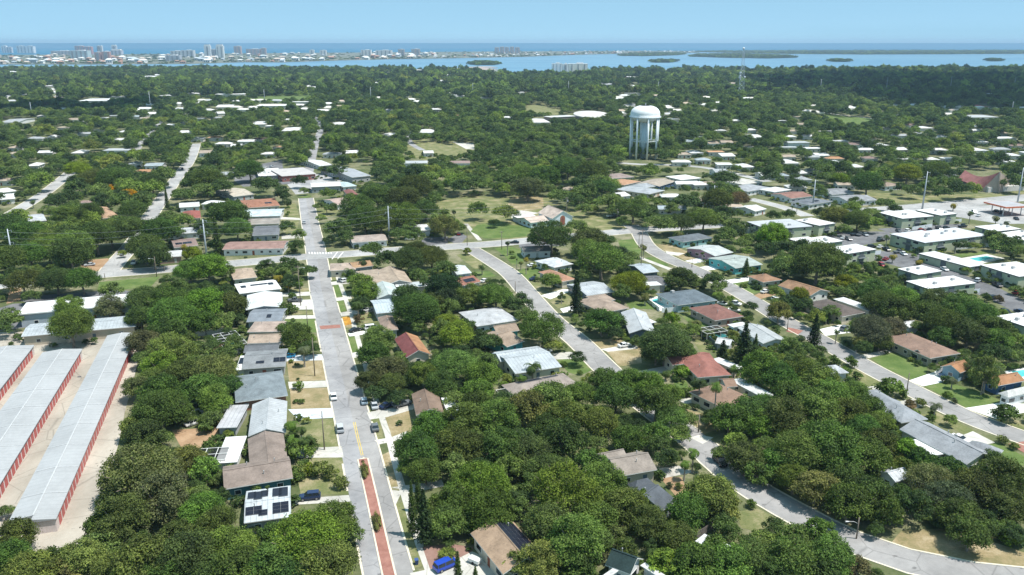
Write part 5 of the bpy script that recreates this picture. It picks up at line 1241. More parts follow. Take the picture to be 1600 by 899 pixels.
for a in [(3, 11, 72, 83, white, 'left part of the leftmost white beach tower pair'), (11, 19, 74, 83, (.6, .6, .62), 'grey beach tower behind leftmost white one'), (27, 37, 72, 83.5, white, 'white beach hotel slab second from left'), (37.5, 53, 72.5, 83.5, (.72, .72, .72), 'white beach hotel with dark centre bay'),
          (80, 111, 80, 86, (.45, .42, .43), 'long low grey pink resort on the beach'), (118, 131, 72, 85, pk, 'pink beach hotel left wing'), (131, 144, 73, 85, (.5, .26, .24), 'pink beach hotel right wing'), (111, 138, 79.5, 94, bl, 'broad blue glass block before the pink hotel'),
          (153, 157, 72, 88, sl_, 'slim slate tower left of its twin'), (158, 161, 72, 88, (.62, .64, .68), 'slim pale tower right of its twin'), (149, 158, 82, 96, (.42, .27, .25), 'brown pink tower left of the pair by the bay'), (160, 172.5, 81, 96, (.46, .29, .27), 'brown pink tower right of the pair by the bay'),
          (175, 183, 72, 85, (.55, .58, .62), 'grey tower with white crown by the beach'), (173, 190, 79, 86, (.48, .5, .58), 'lavender grey low block under the crowned tower'), (267, 284, 80, 90, (.6, .62, .62), 'pale low condominium left of its neighbour'), (284, 303, 79, 90, (.55, .57, .6), 'pale low condominium right of its neighbour'), (259, 281, 87, 95.5, (.42, .45, .5), 'wide grey low block at the bay shore'),
          (320, 330, 72, 90, (.7, .72, .74), 'left white capped tower of the twins'), (338.5, 350, 72, 91, (.68, .7, .7), 'right white capped tower of the twins'), (331, 337, 77.5, 91, sl_, 'dark slim block between the twin towers'), (366, 377, 72.5, 85, (.48, .36, .34), 'brown pink tower with two peaks'), (385, 407, 77, 86, (.46, .35, .34), 'wide brownish pink beach block'), (408, 416, 75.5, 86, (.44, .36, .36), 'taller end of the brownish pink beach block'),
          (484, 491, 78.5, 87, white, 'small white beach block left of middle'), (500, 510, 79, 87, (.7, .68, .66), 'cream beach block left of middle'), (564, 580, 78.5, 88, (.7, .68, .66), 'cream beach block with several roofs'), (587, 612, 79, 89, (.66, .66, .66), 'long pale beach block with balconies'), (622, 632, 77.5, 88, (.42, .36, .35), 'brown beach tower left of the other brown one'), (643, 656, 77, 87.5, (.44, .36, .34), 'brown beach tower right of the other brown one'),
          (773, 779.5, 74.5, 84, (.45, .33, .31), 'first block from left of five brown beach blocks'), (781, 788, 73.5, 84, (.45, .33, .31), 'second block from left of five brown beach blocks'), (789, 795, 74, 84, (.43, .32, .3), 'third block from left of five brown beach blocks'), (796.5, 803, 73.5, 84, (.45, .33, .31), 'fourth block from left of five brown beach blocks'), (804.5, 812, 74.5, 84, (.45, .33, .31), 'fifth block from left of five brown beach blocks')]:
    tower(*a, group='beach towers across the bay', crown=9 if 'crown' in a[5] or 'capped' in a[5] else 0)
for a in [(862, 878, 100, 114, white, 'left wing of white bayside condominium'), (878.5, 888, 101, 114, white, 'middle wing of white bayside condominium'), (888.5, 918, 100.4, 114, (.72, .72, .7), 'right wing of white bayside condominium')]:
    tower(*a, fl=3.4, group='wings of the bayside condominium', cols=3 if a[1] - a[0] > 12 else 1, bay=.2 if a[0] != 878.5 else .4); CLEARPX.append([(a[0], 99), (a[1], 99), (a[1], 111), (a[0], 111)])
building((752, 109.5), (779, 109), (776, 106), 'pinkish low building right at the bay shore', (.5, .42, .38), cream, 'hip', he=8, vents=0, openings=False, rise=5, name='waterfront_building', cat='building')
# barrier island with its small houses, and the mangrove islands
bar_near = [(-150, 102), (0, 101), (150, 101), (300, 100), (380, 97.5), (440, 97.8), (520, 95), (600, 93), (700, 91.5), (820, 89), (900, 86), (1000, 83.6), (1092, 82.6)]
bar_far = [(1092, 80), (1000, 79.7), (800, 80.5), (600, 82), (400, 83.5), (200, 85), (0, 86), (-200, 86)]

mat_ground('island_soil', (.045, .07, .035), (.13, .14, .10), (.36, .35, .31), scale=.012, fine=.08)
sheet('barrier_island', bar_near + bar_far, .4, 'island_soil')
def interp(line, x):
    pts = sorted(line)
    for (x0, y0), (x1, y1) in zip(pts, pts[1:]):
        if x0 <= x <= x1: return y0 + (y1 - y0) * (x - x0) / (x1 - x0 + 1e-9)
    return pts[-1][1]
bh = []
for k, (w_, d_, h_) in enumerate(((14, 12, 6), (20, 12, 7), (12, 12, 9))):
    m = MB(); m.box((0, 0, h_ / 2), (w_, d_, h_), 0); x, y = w_ / 2 + 1, d_ / 2 + 1
    m.add([(-x, -y, h_), (x, -y, h_), (x, y, h_), (-x, y, h_), (-x * .4, 0, h_ + 3), (x * .4, 0, h_ + 3)], [(0, 1, 5, 4), (1, 2, 5), (2, 3, 4, 5), (3, 0, 4)], 1)
    for q in range(3): m.box((-w_ / 2 + w_ * (q + .5) / 3, -d_ / 2, h_ * .5), (w_ * .16, .2, h_ * .5), 2)
    for rn in ('membrane_roof',): bh.append(m.mesh('beach_house', ['stucco', rn, 'glass']))
rn = random.Random(5)
for i in range(285):
    x = rn.uniform(-5, 1085); yn, yf = interp(bar_near, x), interp(bar_far, x)
    y = yn - (yn - yf) * rn.uniform(.03, 1) ** 1.6 * .9 - .2
    p = P(x, y); sc = rn.uniform(1.0, 2.1) if x < 700 else rn.uniform(.8, 1.3)
    o = ob('beach_house', bh[rn.randrange(3)], None, (p.x, p.y, .4), rn.uniform(-.4, .4), rn.choice([(.8, .8, .8), (.8, .8, .78), (.74, .7, .62), (.5, .3, .22), (.6, .5, .42), (.5, .56, .6)]), sc)
    tag(o, 'small pale house in the crowded rows across the bay', 'house', 'small houses on the far shore')
mat_ground('mangrove_soil', (.03, .05, .025), (.05, .075, .035), scale=.02, fine=.1)
ISL = [[(965, 87.6), (985, 85.2), (1010, 84.4), (1045, 83.9), (1072, 84.8), (1060, 86.4), (1010, 88)], [(1075, 88.6), (1090, 86), (1150, 85.2), (1230, 88.0), (1246, 90.4), (1200, 91.6), (1130, 90.5)], [(1015, 97.2), (1030, 95), (1046, 94.6), (1060, 96.4), (1045, 98), (1025, 98.2)],
       [(733, 100.6), (745, 98), (770, 97.8), (782, 100), (770, 102), (745, 102.2)], [(1294, 95.6), (1302, 94.2), (1325, 95), (1330, 96.4), (1305, 97)], [(1540, 95.2), (1548, 93.4), (1562, 94), (1567, 95.6), (1550, 96.2)],
       [(1078, 81.4), (1110, 80.2), (1300, 79.6), (1600, 79.2), (2000, 79), (2000, 83), (1600, 84.6), (1350, 85.4), (1230, 84.6), (1140, 82.8)]]
for k, q in enumerate(ISL): sheet('mangrove_island', q, .35, 'mangrove_soil')
# ------------------------------------------------------------------ vehicles
SEEPTS = []
W_, K_, S_, G_ = (.75, .75, .75), (.018, .02, .024), (.45, .47, .5), (.13, .14, .15)
RD_, BL_, NB_, LB_ = (.3, .02, .02), (.012, .05, .36), (.02, .035, .09), (.02, .22, .42)
for a in [(521, 620, (-4, -20), 'sedan', W_, None, True, 'white car driving up the main road near the sandy lawn'), (531, 670, (-5, -22), 'suv', S_, None, True, 'silver car driving up the main road past palm lawn'),
          (484, 777, (-20, 2), 'suv', NB_, None, True, 'navy blue SUV in driveway below the grassy shrubs'), (697, 884, (16, -7), 'van', BL_, None, True, 'bright blue minivan in the bottom driveway'),
          (451, 557, (-12, 1), 'hatch', LB_, None, True, 'light blue hatchback on driveway left of main road'), (461, 470, (-14, 0), 'pickup', G_, None, True, 'dark grey pickup in drive beside white metal house'),
          (555, 516, (10, -3), 'sedan', K_, None, True, 'black car beside the white van right of road'), (581, 513, (10, -1), 'van', W_, None, True, 'white van next to black car right of road'),
          (574, 484, (10, -3), 'sedan', W_, None, True, 'white car in drive before pale blue metal house'), (541, 439, (10, -2), 'suv', W_, None, True, 'white car in drive before the tan gabled houses'),
          (531, 438, (0, -6), 'hatch', G_, 'dark', True, None), (628, 632, (12, -3), 'pickup', G_, None, True, 'dark pickup parked outside brown hip roofed house'), (605, 634, (8, -3), 'sedan', NB_, 'dark shaded', True, None),
          (569, 627, (-3, -14), 'hatch', (.4, .5, .58), 'pale blue', True, None), (585, 634, (-4, -16), 'sedan', S_, 'silver', True, None), (586, 668, (-4, -18), 'sedan', G_, None, True, 'grey car parked at right kerb of main road'),
          (976, 540, (12, -2), 'sedan', W_, None, True, 'white car in drive of pale grey gabled house'), (853, 551, (8, -4), 'suv', W_, None, True, 'white car beside pale blue grey metal house'), (1125, 722, (8, 8), 'suv', K_, None, True, 'black car in tree shade on curving street'),
          (1320, 514, (8, -4), 'suv', G_, None, True, 'dark grey SUV in drive of dark brown house'), (1396, 543, (12, -3), 'suv', K_, None, True, 'black SUV beside long tan brown house'), (1476, 585, (-12, 4), 'sedan', (.16, .19, .28), None, True, 'slate blue car in white drive of blue house'),
          (1574, 638, (-12, 4), 'sedan', W_, None, True, 'white car at far right driveway'), (1500, 686, (10, 4), 'sedan', W_, None, True, 'white car behind long grey gabled house'),
          (1572, 489, (8, 3), 'suv', K_, 'black', True, None), (1594, 488, (8, 3), 'sedan', NB_, 'navy', True, None), (1130, 475, (10, 2), 'sedan', W_, 'white', True, None), (1149, 475, (10, 2), 'suv', W_, 'white', True, None), (1147, 485, (10, 1), 'sedan', W_, 'white', True, None),
          (1122, 414, (8, 3), 'sedan', S_, 'silver', False, None), (1196, 456, (8, -2), 'sedan', W_, 'white', False, None), (804, 379, (-10, 0), 'sedan', K_, 'black', False, None), (832, 415, (9, -1), 'sedan', W_, 'white', False, None), (835, 436, (9, -2), 'sedan', NB_, 'navy', False, None),
          (717, 366, (2, -5), 'hatch', RD_, 'red', False, None), (615, 366, (6, 0), 'van', W_, 'white', False, None), (475, 348, (-1, -9), 'sedan', S_, 'silver', False, None), (955, 338, (8, -1), 'pickup', W_, 'white', False, None), (963, 338, (8, -1), 'suv', G_, 'grey', False, None),
          (209, 411, (4, -8), 'pickup', W_, 'white', False, None), (196, 392, (-3, 6), 'suv', K_, 'black', False, None), (191, 397, (-3, 6), 'sedan', G_, 'grey', False, None), (140, 414, (-9, 1), 'sedan', S_, 'silver', False, None), (285, 264, (3, -6), 'sedan', K_, 'black', False, None), (262, 288, (3, -7), 'suv', G_, 'dark grey', False, None),
          (72, 502, (-9, 1), 'pickup', RD_, 'red', True, None), (50, 503, (-8, 1), 'sedan', (.25, .04, .05), 'maroon', True, None), (302, 661, (12, -4), 'sedan', W_, 'white', True, None), (445, 279, (6, 0), 'sedan', K_, 'black', False, None), (413, 262, (5, -1), 'sedan', W_, 'white', False, None), (425, 261, (5, -1), 'suv', S_, 'silver', False, None),
          (446, 470, (-12, 1), 'sedan', W_, None, True, 'white car in drive beside the dark grey pickup') if False else (1213, 470, (8, 4), 'suv', W_, 'white', False, None),
          (640, 374, (6, 0), 'sedan', W_, 'white', False, None), (626, 367, (5, 0), 'suv', S_, 'silver', False, None), (736, 440, (6, -2), 'sedan', W_, 'white', False, None), (757, 439, (5, -2), 'sedan', W_, 'white', False, None), (1230, 313, (5, 1), 'sedan', K_, 'black', False, None)]:
    SEEPTS.append((a[0], a[1]))
    car(a[0], a[1], a[2], a[3], a[4], a[5] or '', a[6], 'car', 'cars and vans around the streets', a[7])
lot = [(1318, 372, 0), (1326, 374, 3), (1335, 367, 1), (1343, 367, 3), (1352, 367, 2), (1362, 386, 1), (1375, 386, 0), (1385, 390, 1), (1376, 376, 1), (1375, 373, 3), (1412, 397, 0), (1404, 394, 3), (1384, 405, 4), (1378, 415, 4), (1368, 415, 1), (1347, 414, 1), (1476, 421, 0), (1440, 361, 4), (1452, 359, 1), (1467, 357, 1), (1478, 356, 1),
       (1418, 361, 0), (1404, 361, 3), (1504, 354, 1), (1529, 337, 0), (1522, 332, 0), (1557, 330, 1), (1565, 333, 1), (1588, 342, 1), (1552, 466, 1), (1543, 463, 3), (1558, 446, 1), (1590, 458, 4), (1528, 439, 2), (1455, 391, 2), (1310, 364, 1)]
lc = [(W_, 'white'), (K_, 'black'), (S_, 'silver'), (G_, 'dark grey'), (RD_, 'dark red')]
for i, (x, y, c) in enumerate(lot):
    car(x, y, [(6, -3), (6, 3), (8, -1)][i % 3], ['sedan', 'suv', 'sedan', 'pickup'][i % 4], lc[c][0], lc[c][1], False, 'car', 'cars around the apartment blocks')
# bin and covered trailer by the bottom driveway
g = P(651, 882); t = thing('wheeled_bin', 'blue wheeled bin on the verge by the kerb', 'wheeled bin', g, .3)
m = MB(); m.add([(-.27, -.3, .12), (.27, -.3, .12), (.27, .3, .12), (-.27, .3, .12), (-.33, -.38, 1.05), (.33, -.38, 1.05), (.33, .38, 1.05), (-.33, .38, 1.05)], [(0, 1, 5, 4), (1, 2, 6, 5), (2, 3, 7, 6), (3, 0, 4, 7), (3, 2, 1, 0), (4, 5, 6, 7)])
ob('body', m.mesh('body', 'paint'), t, col=(.03, .06, .16)); m = MB(); m.box((0, 0, 1.1), (.72, .82, .08)); m.box((0, -.42, 1.08), (.5, .06, .06)); ob('lid', m.mesh('lid', 'paint'), t, col=(.05, .09, .24))
for s in (-1, 1): m = MB(); m.tube([(s * .3 - .04, .3, .13), (s * .3 + .04, .3, .13)], .13, 10); ob('wheel', m.mesh('wheel', 'tyre'), t)
g = P(742, 880); t = thing('covered_trailer', 'small white covered trailer by the tan tiled house', 'trailer', g, -.6)
m = MB(); m.box((0, 0, .75), (2.4, 1.3, .7)); m.add([(-1.25, -.7, 1.1), (1.25, -.7, 1.1), (1.25, .7, 1.1), (-1.25, .7, 1.1), (-.9, 0, 1.5), (.9, 0, 1.5)], [(0, 1, 5, 4), (1, 2, 5), (2, 3, 4, 5), (3, 0, 4)]); ob('cover', m.mesh('cover', 'paint'), t, col=(.7, .7, .68))
m = MB(); m.box((1.7, 0, .4), (1.2, .08, .08)); ob('drawbar', m.mesh('drawbar', 'steel'), t, col=(.3, .3, .3))
for s in (-1, 1): m = MB(); m.tube([(0, s * .72 - .06, .3), (0, s * .72 + .06, .3)], .3, 12); ob('wheel', m.mesh('wheel', 'tyre'), t)
# blue shade umbrellas by the red house
for x, y, l in ((1098, 619, 'left blue garden parasol under the tall palms'), (1114, 616, 'right navy garden parasol under the tall palms')):
    g = P(x, y + 2); t = thing('parasol', l, 'parasol', g); m = MB(); m.tube([(0, 0, 0), (0, 0, 2.5)], .04, 6); ob('pole', m.mesh('pole', 'steel'), t, col=(.5, .5, .5))
    m = MB(); n = 8; m.add([(1.5 * math.cos(k * math.pi / 4), 1.5 * math.sin(k * math.pi / 4), 2.1) for k in range(n)] + [(0, 0, 2.7)], [(k, (k + 1) % n, n) for k in range(n)]); ob('canopy', m.mesh('canopy', 'tarp_blue'), t)
# pools
pool([(1018, 469), (1028, 466.5), (1040, 471.5), (1039, 478), (1028, 476)], 'kidney shaped turquoise pool behind white fence')
pool([(1113, 523), (1128, 521), (1140, 526), (1120, 530)], 'teal pool beside the white domed shed')
pool([(1514, 404.5), (1541, 400.5), (1556, 403.5), (1530, 409)], 'large turquoise pool of the green apartments')
pool([(1580, 581), (1612, 577), (1625, 585), (1592, 590)], 'bright turquoise pool right of blue house')
sheet('pool_deck', [(1008, 467), (1034, 462), (1052, 480), (1046, 488), (1032, 486)], .028, 'concrete_white', True)
sheet('pool_deck', [(1500, 404), (1542, 397), (1570, 404), (1532, 413)], .03, 'concrete', True)
sheet('pool_deck', [(1566, 581), (1612, 573), (1640, 585), (1590, 595)], .03, 'concrete_white', True)
sheet('lawn', [(1490, 398), (1535, 393), (1545, 396), (1500, 402)], .03, 'lawn_green', True)
pool_cage((298, 722), (352, 718), (350, 699), 'white framed screened pool behind the brown house')
pool_cage((349, 543), (386, 536), (382, 514), 'white framed screened pool under the oaks')
pool_cage((790, 626), (838, 618), (822, 602), 'dark screened pool cage beside taupe house')
pool_cage((1105, 522), (1137, 517), (1124, 508), 'low screened pool cage beside white metal house')
# fences
fence((295, 651), (361, 642), 1.9, (.62, .66, .68), 'pale blue grey fence below the oak mass')
fence((336, 560), (378, 553), 1.9, (.5, .53, .55), 'grey fence left of solar panelled houses')
fence((300, 527), (360, 520), 1.9, (.66, .68, .68), 'white fence under the tall leafy trees')
fence((1034, 489), (1090, 485), 1.8, (.72, .75, .78), 'white fence along slate roofed house lawn')
fence((1006, 468), (1030, 487), 1.6, (.74, .75, .76), 'white fence left of the kidney pool')
fence((1093, 523), (1124, 547), 1.8, (.16, .19, .17), 'dark green fence beside dry lawn strip', 'wood')
fence((249, 406), (284, 402), 1.8, (.24, .17, .13), 'brown wooden fence on the cross road', 'wood')
fence((1566, 622), (1605, 612), 1.7, (.74, .75, .76), 'white fence before the blue walled house')
fence((1462, 586), (1500, 577), 1.9, (.72, .74, .75), 'tall white fence between tan and blue houses')
fence((358, 778), (390, 771), 1.8, (.26, .18, .13), 'brown fence below the turquoise wall', 'wood')
fence((1085, 848), (1128, 818), 2.0, (.17, .15, .14), 'dark fence around the dirt yard', 'wood')
fence((700, 440), (684, 462), 1.8, (.66, .68, .68), 'white fence below the tall dark tree') if False else None
fence((1400, 444), (1395, 440), 1.8, (.7, .7, .7), 'short white fence') if False else None
fence((1480, 392), (1545, 386), 1.8, (.66, .70, .72), 'white fence behind apartment pool lawn')
fence((1330, 404), (1376, 397), 1.8, (.7, .74, .76), 'white fence before the apartment block left of car park')
fence((1480, 350), (1502, 347), 1.8, (.7, .74, .76), 'short white fence by the highway apartment block')
fence((1476, 465), (1530, 458), 1.8, (.7, .74, .78), 'white fence below the long white apartment block')
fence((1425, 360), (1456, 355), 1.8, (.7, .74, .76), 'white fence before the palm apartments')
# poles
sp1 = steel_pole(24, 429, 358, label='leftmost tall steel power pole by oaks'); sp2 = steel_pole(323.5, 406, 343, label='tall steel power pole behind conifer'); sp3 = steel_pole(608.5, 376, 322, label='tall steel power pole above low tan house')
steel_pole(1114, 329, 290); steel_pole(1269.5, 326, 281); steel_pole(1441, 327, 268); steel_pole(1589, 321, 262); steel_pole(1580, 180, 159)
for bx, by, ty in [(50.5, 184, 160), (236, 173, 143), (580, 163, 136), (739, 151, 130), (414, 163, 140), (888, 149, 127), (1028, 149, 128), (1281, 149, 124), (1384, 147, 121), (1484, 144, 119), (1584, 140, 121), (1525, 120, 104)]: steel_pole(bx, by, ty, 2)
for off, dz in ((.9, 1.4), (-.9, 4.0), (.9, 6.6)):
    wire([Vector((g.x + off, g.y, h - dz)) for g, h in ((Vector((sp1[0].x - 160, sp1[0].y + 20, 0)), sp1[1]), sp1, sp2, sp3)] + [Vector((P(885, 352).x, P(885, 352).y, 15 - dz * .5))], 2.2, label={1.4: 'top', 4.0: 'middle', 6.6: 'lowest'}[dz] + ' of three thin power lines over the cross road')
wood_pole(885, 352, 308, trafo=True); wood_pole(245, 433, 401, lamp=-1, cross=False); wood_pole(998, 388, 365, lamp=0); wood_pole(257, 424, 416, cross=False); wood_pole(507, 703, 643, lamp=-1, cross=False); wood_pole(492, 588, 528, cross=False); wood_pole(481, 515, 478, cross=False); wood_pole(470, 478, 415, lamp=1)
wood_pole(530, 797, 780, cross=False); wood_pole(1416, 617, 583, cross=False); wood_pole(1230, 517, 498, cross=False); wood_pole(1001, 428, 358); wood_pole(964, 352, 326, trafo=True); wood_pole(730, 384, 350); wood_pole(784, 390, 361); wood_pole(1338, 842, 809, lamp=-1, cross=False); wood_pole(320, 405, 378); wood_pole(1091, 676, 648, cross=False); wood_pole(164, 435, 427, cross=False)
wood_pole(1081, 418, 405, cross=False); wood_pole(805, 458, 440, cross=False); wood_pole(844, 560, 540, cross=False)

# ------------------------------------------------------------------ trees, section by section: x y r colour (4x crop coordinates from the section's corner)
TREES = {(0, 674): """40 500 55 o|100 650 130 d|60 790 150 d|200 850 180 m|330 800 110 d|520 800 140 o|620 720 130 o|760 540 190 d|690 420 120 d|880 240 250 o|780 330 150 o|1000 420 180 g|1150 180 130 o|1040 300 130 g|1250 490 150 m|1350 570 130 d|1110 640 120 d|900 800 200 m|1180 780 190 d|1440 720 180 m|1480 860 160 m|1050 880 150 d|700 870 150 o|1300 860 150 d|1280 240 110 m|1370 300 60 g|900 30 130 d|1010 50 80 d|640 600 120 d|420 880 120 o""",
(400, 674): """320 640 250 b|480 560 150 m|150 790 190 m|440 820 200 m|90 640 90 d|20 860 140 m|600 640 80 m|250 870 160 d|1000 130 150 d|1060 240 120 d|1250 80 150 d|1400 330 190 b|1260 430 150 d|1460 510 160 d|1200 560 130 m|1350 110 130 d|1540 110 150 d|1130 480 90 o|950 230 70 d|1580 240 110 m|1330 560 110 d""",
(800, 674): """90 110 160 d|200 230 150 d|60 270 110 d|330 60 150 d|500 190 110 m|350 390 220 b|560 310 140 m|240 570 180 m|500 530 180 m|700 460 170 m|820 420 110 m|850 570 130 d|400 710 200 m|170 830 150 o|500 680 140 m|620 620 110 d|1250 380 190 o|1100 500 150 m|1020 640 140 d|1330 480 110 o|1100 640 75 b|960 830 120 b|1160 820 160 m|1350 840 150 m|1500 790 140 m|1560 660 80 m|720 30 130 d|900 20 100 m|1050 20 80 m|1300 90 120 d|1450 170 130 d|1540 260 100 m|420 850 130 d|700 760 100 d|1280 740 110 m|60 840 120 o|1090 880 110 d""",
(1200, 674): """60 200 120 m|200 130 190 m|390 110 200 d|300 330 160 o|160 300 120 m|480 270 150 d|500 450 150 d|640 390 150 d|720 520 120 d|620 170 150 m|700 80 120 d|860 120 95 b|1000 300 150 w|1110 400 150 w|960 430 100 d|1200 520 140 d|1260 640 140 m|1300 350 170 d|1450 310 170 d|1490 460 140 d|1560 320 120 m|40 600 80 o|200 650 140 o|330 620 150 m|150 800 180 m|400 780 180 m|560 850 90 g|340 880 130 d|840 250 90 m|1120 250 110 d|960 180 90 d|1400 180 90 d|820 390 90 d|60 880 140 d""",
(0, 450): """60 200 85 o|10 260 70 o|430 130 95 m|500 230 75 d|680 120 90 g|520 100 50 o|900 80 120 d|1050 70 150 d|880 190 100 d|1080 170 150 m|1290 100 140 b|1450 110 110 d|1280 220 90 d|1420 200 75 m|1050 270 120 d|900 340 115 g|1080 390 150 o|1250 390 75 o|1380 380 45 r|1000 480 120 b|900 440 80 m|1150 520 130 d|1340 520 150 o|1250 630 140 m|1410 600 110 d|1340 710 110 m|1000 640 140 d|850 620 100 o|1000 750 180 d|820 840 140 m|1000 860 150 d|1110 760 100 d|950 560 90 o""",
(400, 450): """250 300 105 d|200 250 70 d|650 80 100 b|690 20 90 b|1000 130 155 d|950 60 100 d|1080 110 100 d|1190 80 95 k|1350 50 100 o|1500 60 110 m|1180 220 90 b|1250 300 115 b|1320 230 60 o|1470 330 90 m|760 320 115 o|740 420 100 d|820 500 125 g|700 580 90 d|850 590 100 m|750 650 75 d|900 440 50 d|1050 540 110 b|1150 610 110 d|1240 480 145 o|1420 560 120 m|1380 650 110 m|1380 750 120 d|1300 830 160 m|1500 820 150 m|1100 850 140 m|1440 470 80 m|1550 700 80 g|960 560 60 m|1240 700 80 d""",
(800, 450): """40 100 95 d|200 250 150 m|250 320 110 d|90 180 80 d|310 60 30 o|560 210 110 d|640 210 80 d|1000 190 55 y|960 350 165 d|900 400 100 d|1060 390 100 d|1130 270 60 d|1550 520 130 m|1490 120 50 o|410 440 60 m|580 560 115 d|720 580 115 d|650 680 140 d|850 610 115 m|900 720 140 d|420 660 120 m|250 710 140 o|100 770 150 o|350 810 130 m|550 840 130 m|750 830 130 d|1000 800 110 m|980 660 100 m|1090 830 80 d|200 870 110 d|1360 820 130 m|1480 770 140 d|1560 850 120 m|1580 740 100 m|60 690 60 m|1250 830 60 d""",
(1200, 450): """70 130 90 o|200 40 70 y|220 100 50 d|240 390 60 m|330 390 45 m|400 160 60 m|640 270 125 g|560 270 80 d|760 240 100 g|700 320 90 d|700 80 115 d|850 60 105 m|650 30 90 d|790 140 110 d|1050 80 110 d|1200 110 120 m|1300 170 130 d|1100 210 130 d|1400 250 120 d|1250 280 120 d|1440 330 95 m|1000 160 100 d|1560 430 70 o|920 240 50 m|1300 500 85 w|1400 540 85 w|1230 470 60 o|1450 420 80 d|60 570 130 d|200 520 105 m|330 570 130 m|150 690 140 m|400 650 130 m|520 650 105 m|300 770 150 m|500 790 130 m|630 750 110 d|100 830 150 d|700 830 100 m|780 810 70 m|430 870 120 d|600 870 110 m|210 880 110 d|1145 825 48 d|890 730 38 r|1100 300 90 d|1560 330 60 d""",
(0, 250): """40 430 130 d|160 470 130 d|350 740 120 d|510 740 120 d|140 760 115 d|30 760 80 m|60 620 120 d|300 560 120 m|450 540 130 m|600 480 130 d|190 590 120 m|260 490 110 m|900 520 150 m|960 600 100 d|820 440 120 d|1000 450 110 d|690 450 110 m|690 195 40 f|800 220 52 f|870 180 48 f|830 310 90 d|780 160 70 d|620 230 95 b|700 110 110 d|490 60 80 y|950 140 95 d|580 130 90 m|480 170 80 d|250 130 80 d|120 90 70 d|540 290 120 m|420 340 95 m|120 360 80 m|1290 130 110 d|1200 150 80 m|1430 310 140 d|1320 270 90 d|1200 580 60 y|1300 680 120 b|1180 700 100 m|1400 700 70 d|1010 790 150 d|900 830 140 d|1250 820 180 m|1450 840 120 d|1340 870 100 y|1150 390 75 b|1530 410 40 y|1480 100 60 b|560 340 90 d|1560 60 90 d|20 550 60 d|200 850 60 d|690 820 80 d|1100 450 60 m|760 560 60 m""",
(400, 250): """80 160 85 d|275 130 55 d|300 195 32 d|190 420 55 d|270 470 48 o|500 440 85 d|410 370 35 d|590 390 45 g|470 300 45 o|450 210 55 b|390 290 40 m|1180 420 95 o|1390 310 75 d|1490 390 40 b|1550 330 80 d|1000 530 140 d|820 620 85 b|720 560 75 d|950 620 110 d|1100 600 110 d|1180 660 105 d|1170 780 110 k|1240 860 80 k|1320 570 28 y|1380 830 110 b|1530 800 110 d|200 640 115 d|60 640 85 d|330 690 60 d|110 700 60 m|650 760 85 m|690 840 100 b|980 840 90 o|780 380 110 d|920 350 120 m|850 420 90 d|680 380 110 d|960 440 60 d|640 290 110 d|760 240 110 d|900 230 120 d|1000 180 110 d|1060 300 90 d|600 230 60 d|30 150 60 d|490 70 60 d""",
(800, 250): """450 310 55 b|15 340 42 d|250 480 140 d|480 500 120 d|150 500 70 d|400 430 80 d|560 620 150 m|470 580 100 m|740 610 58 d|620 270 85 d|760 300 110 d|690 360 80 d|880 400 70 m|960 410 80 d|1060 390 90 d|1200 370 100 m|1290 380 80 m|1040 470 38 m|730 770 112 y|1055 730 105 d|1260 760 80 o|1300 800 60 m|250 750 78 m|1340 480 75 o|1440 520 60 m|1560 480 60 m|1450 400 60 d|1570 550 60 m|1090 240 110 d|1280 250 100 d|1420 240 70 r|1340 110 100 d|1240 130 60 d|820 70 50 b|430 120 120 d|300 200 110 d|560 180 90 d|100 170 100 g|200 100 100 d|1330 330 80 d|1000 300 60 g|60 90 90 m|350 60 100 d|500 90 110 d|1360 560 40 o""",
(1200, 250): """200 110 110 d|620 150 100 d|450 120 60 y|870 80 90 y|700 100 80 d|1050 60 90 m|1170 70 90 m|900 190 60 d|830 180 45 d|1090 210 60 d|1200 180 80 d|1280 190 60 d|330 210 50 b|550 260 60 d|730 270 60 m|800 310 50 m|420 350 90 o|330 330 55 o|640 330 60 o|560 370 90 m|650 400 70 d|480 440 45 o|600 430 40 b|130 340 50 b|40 350 50 b|310 640 165 d|220 560 90 d|100 560 90 d|70 480 80 d|480 760 70 y|700 760 150 d|620 850 120 d|800 840 120 m|100 690 90 d|1240 690 32 d|1320 670 38 d|60 830 50 d|220 830 65 y|400 700 90 d|1540 140 80 d|20 100 80 d|520 300 60 b"""}
SEEN = []
for (ox, oy), s in TREES.items():
    for e in s.split('|'):
        x, y, r, c = e.split(); X_, Y_, R_ = ox + float(x) / 4, oy + float(y) / 4, float(r) / 4
        if any(k != (ox, oy) and math.hypot(X_ - a, Y_ - b) < .8 * max(R_, q) for k, a, b, q in SEEN): continue
        SEEN.append(((ox, oy), X_, Y_, R_)); oak(X_, Y_, R_, c)
oak_at(116, 543, 511, 32, 'm'); oak_at(1215, 506, 480, 24, 'o'); oak_at(1533, 617, 588, 22, 'o')
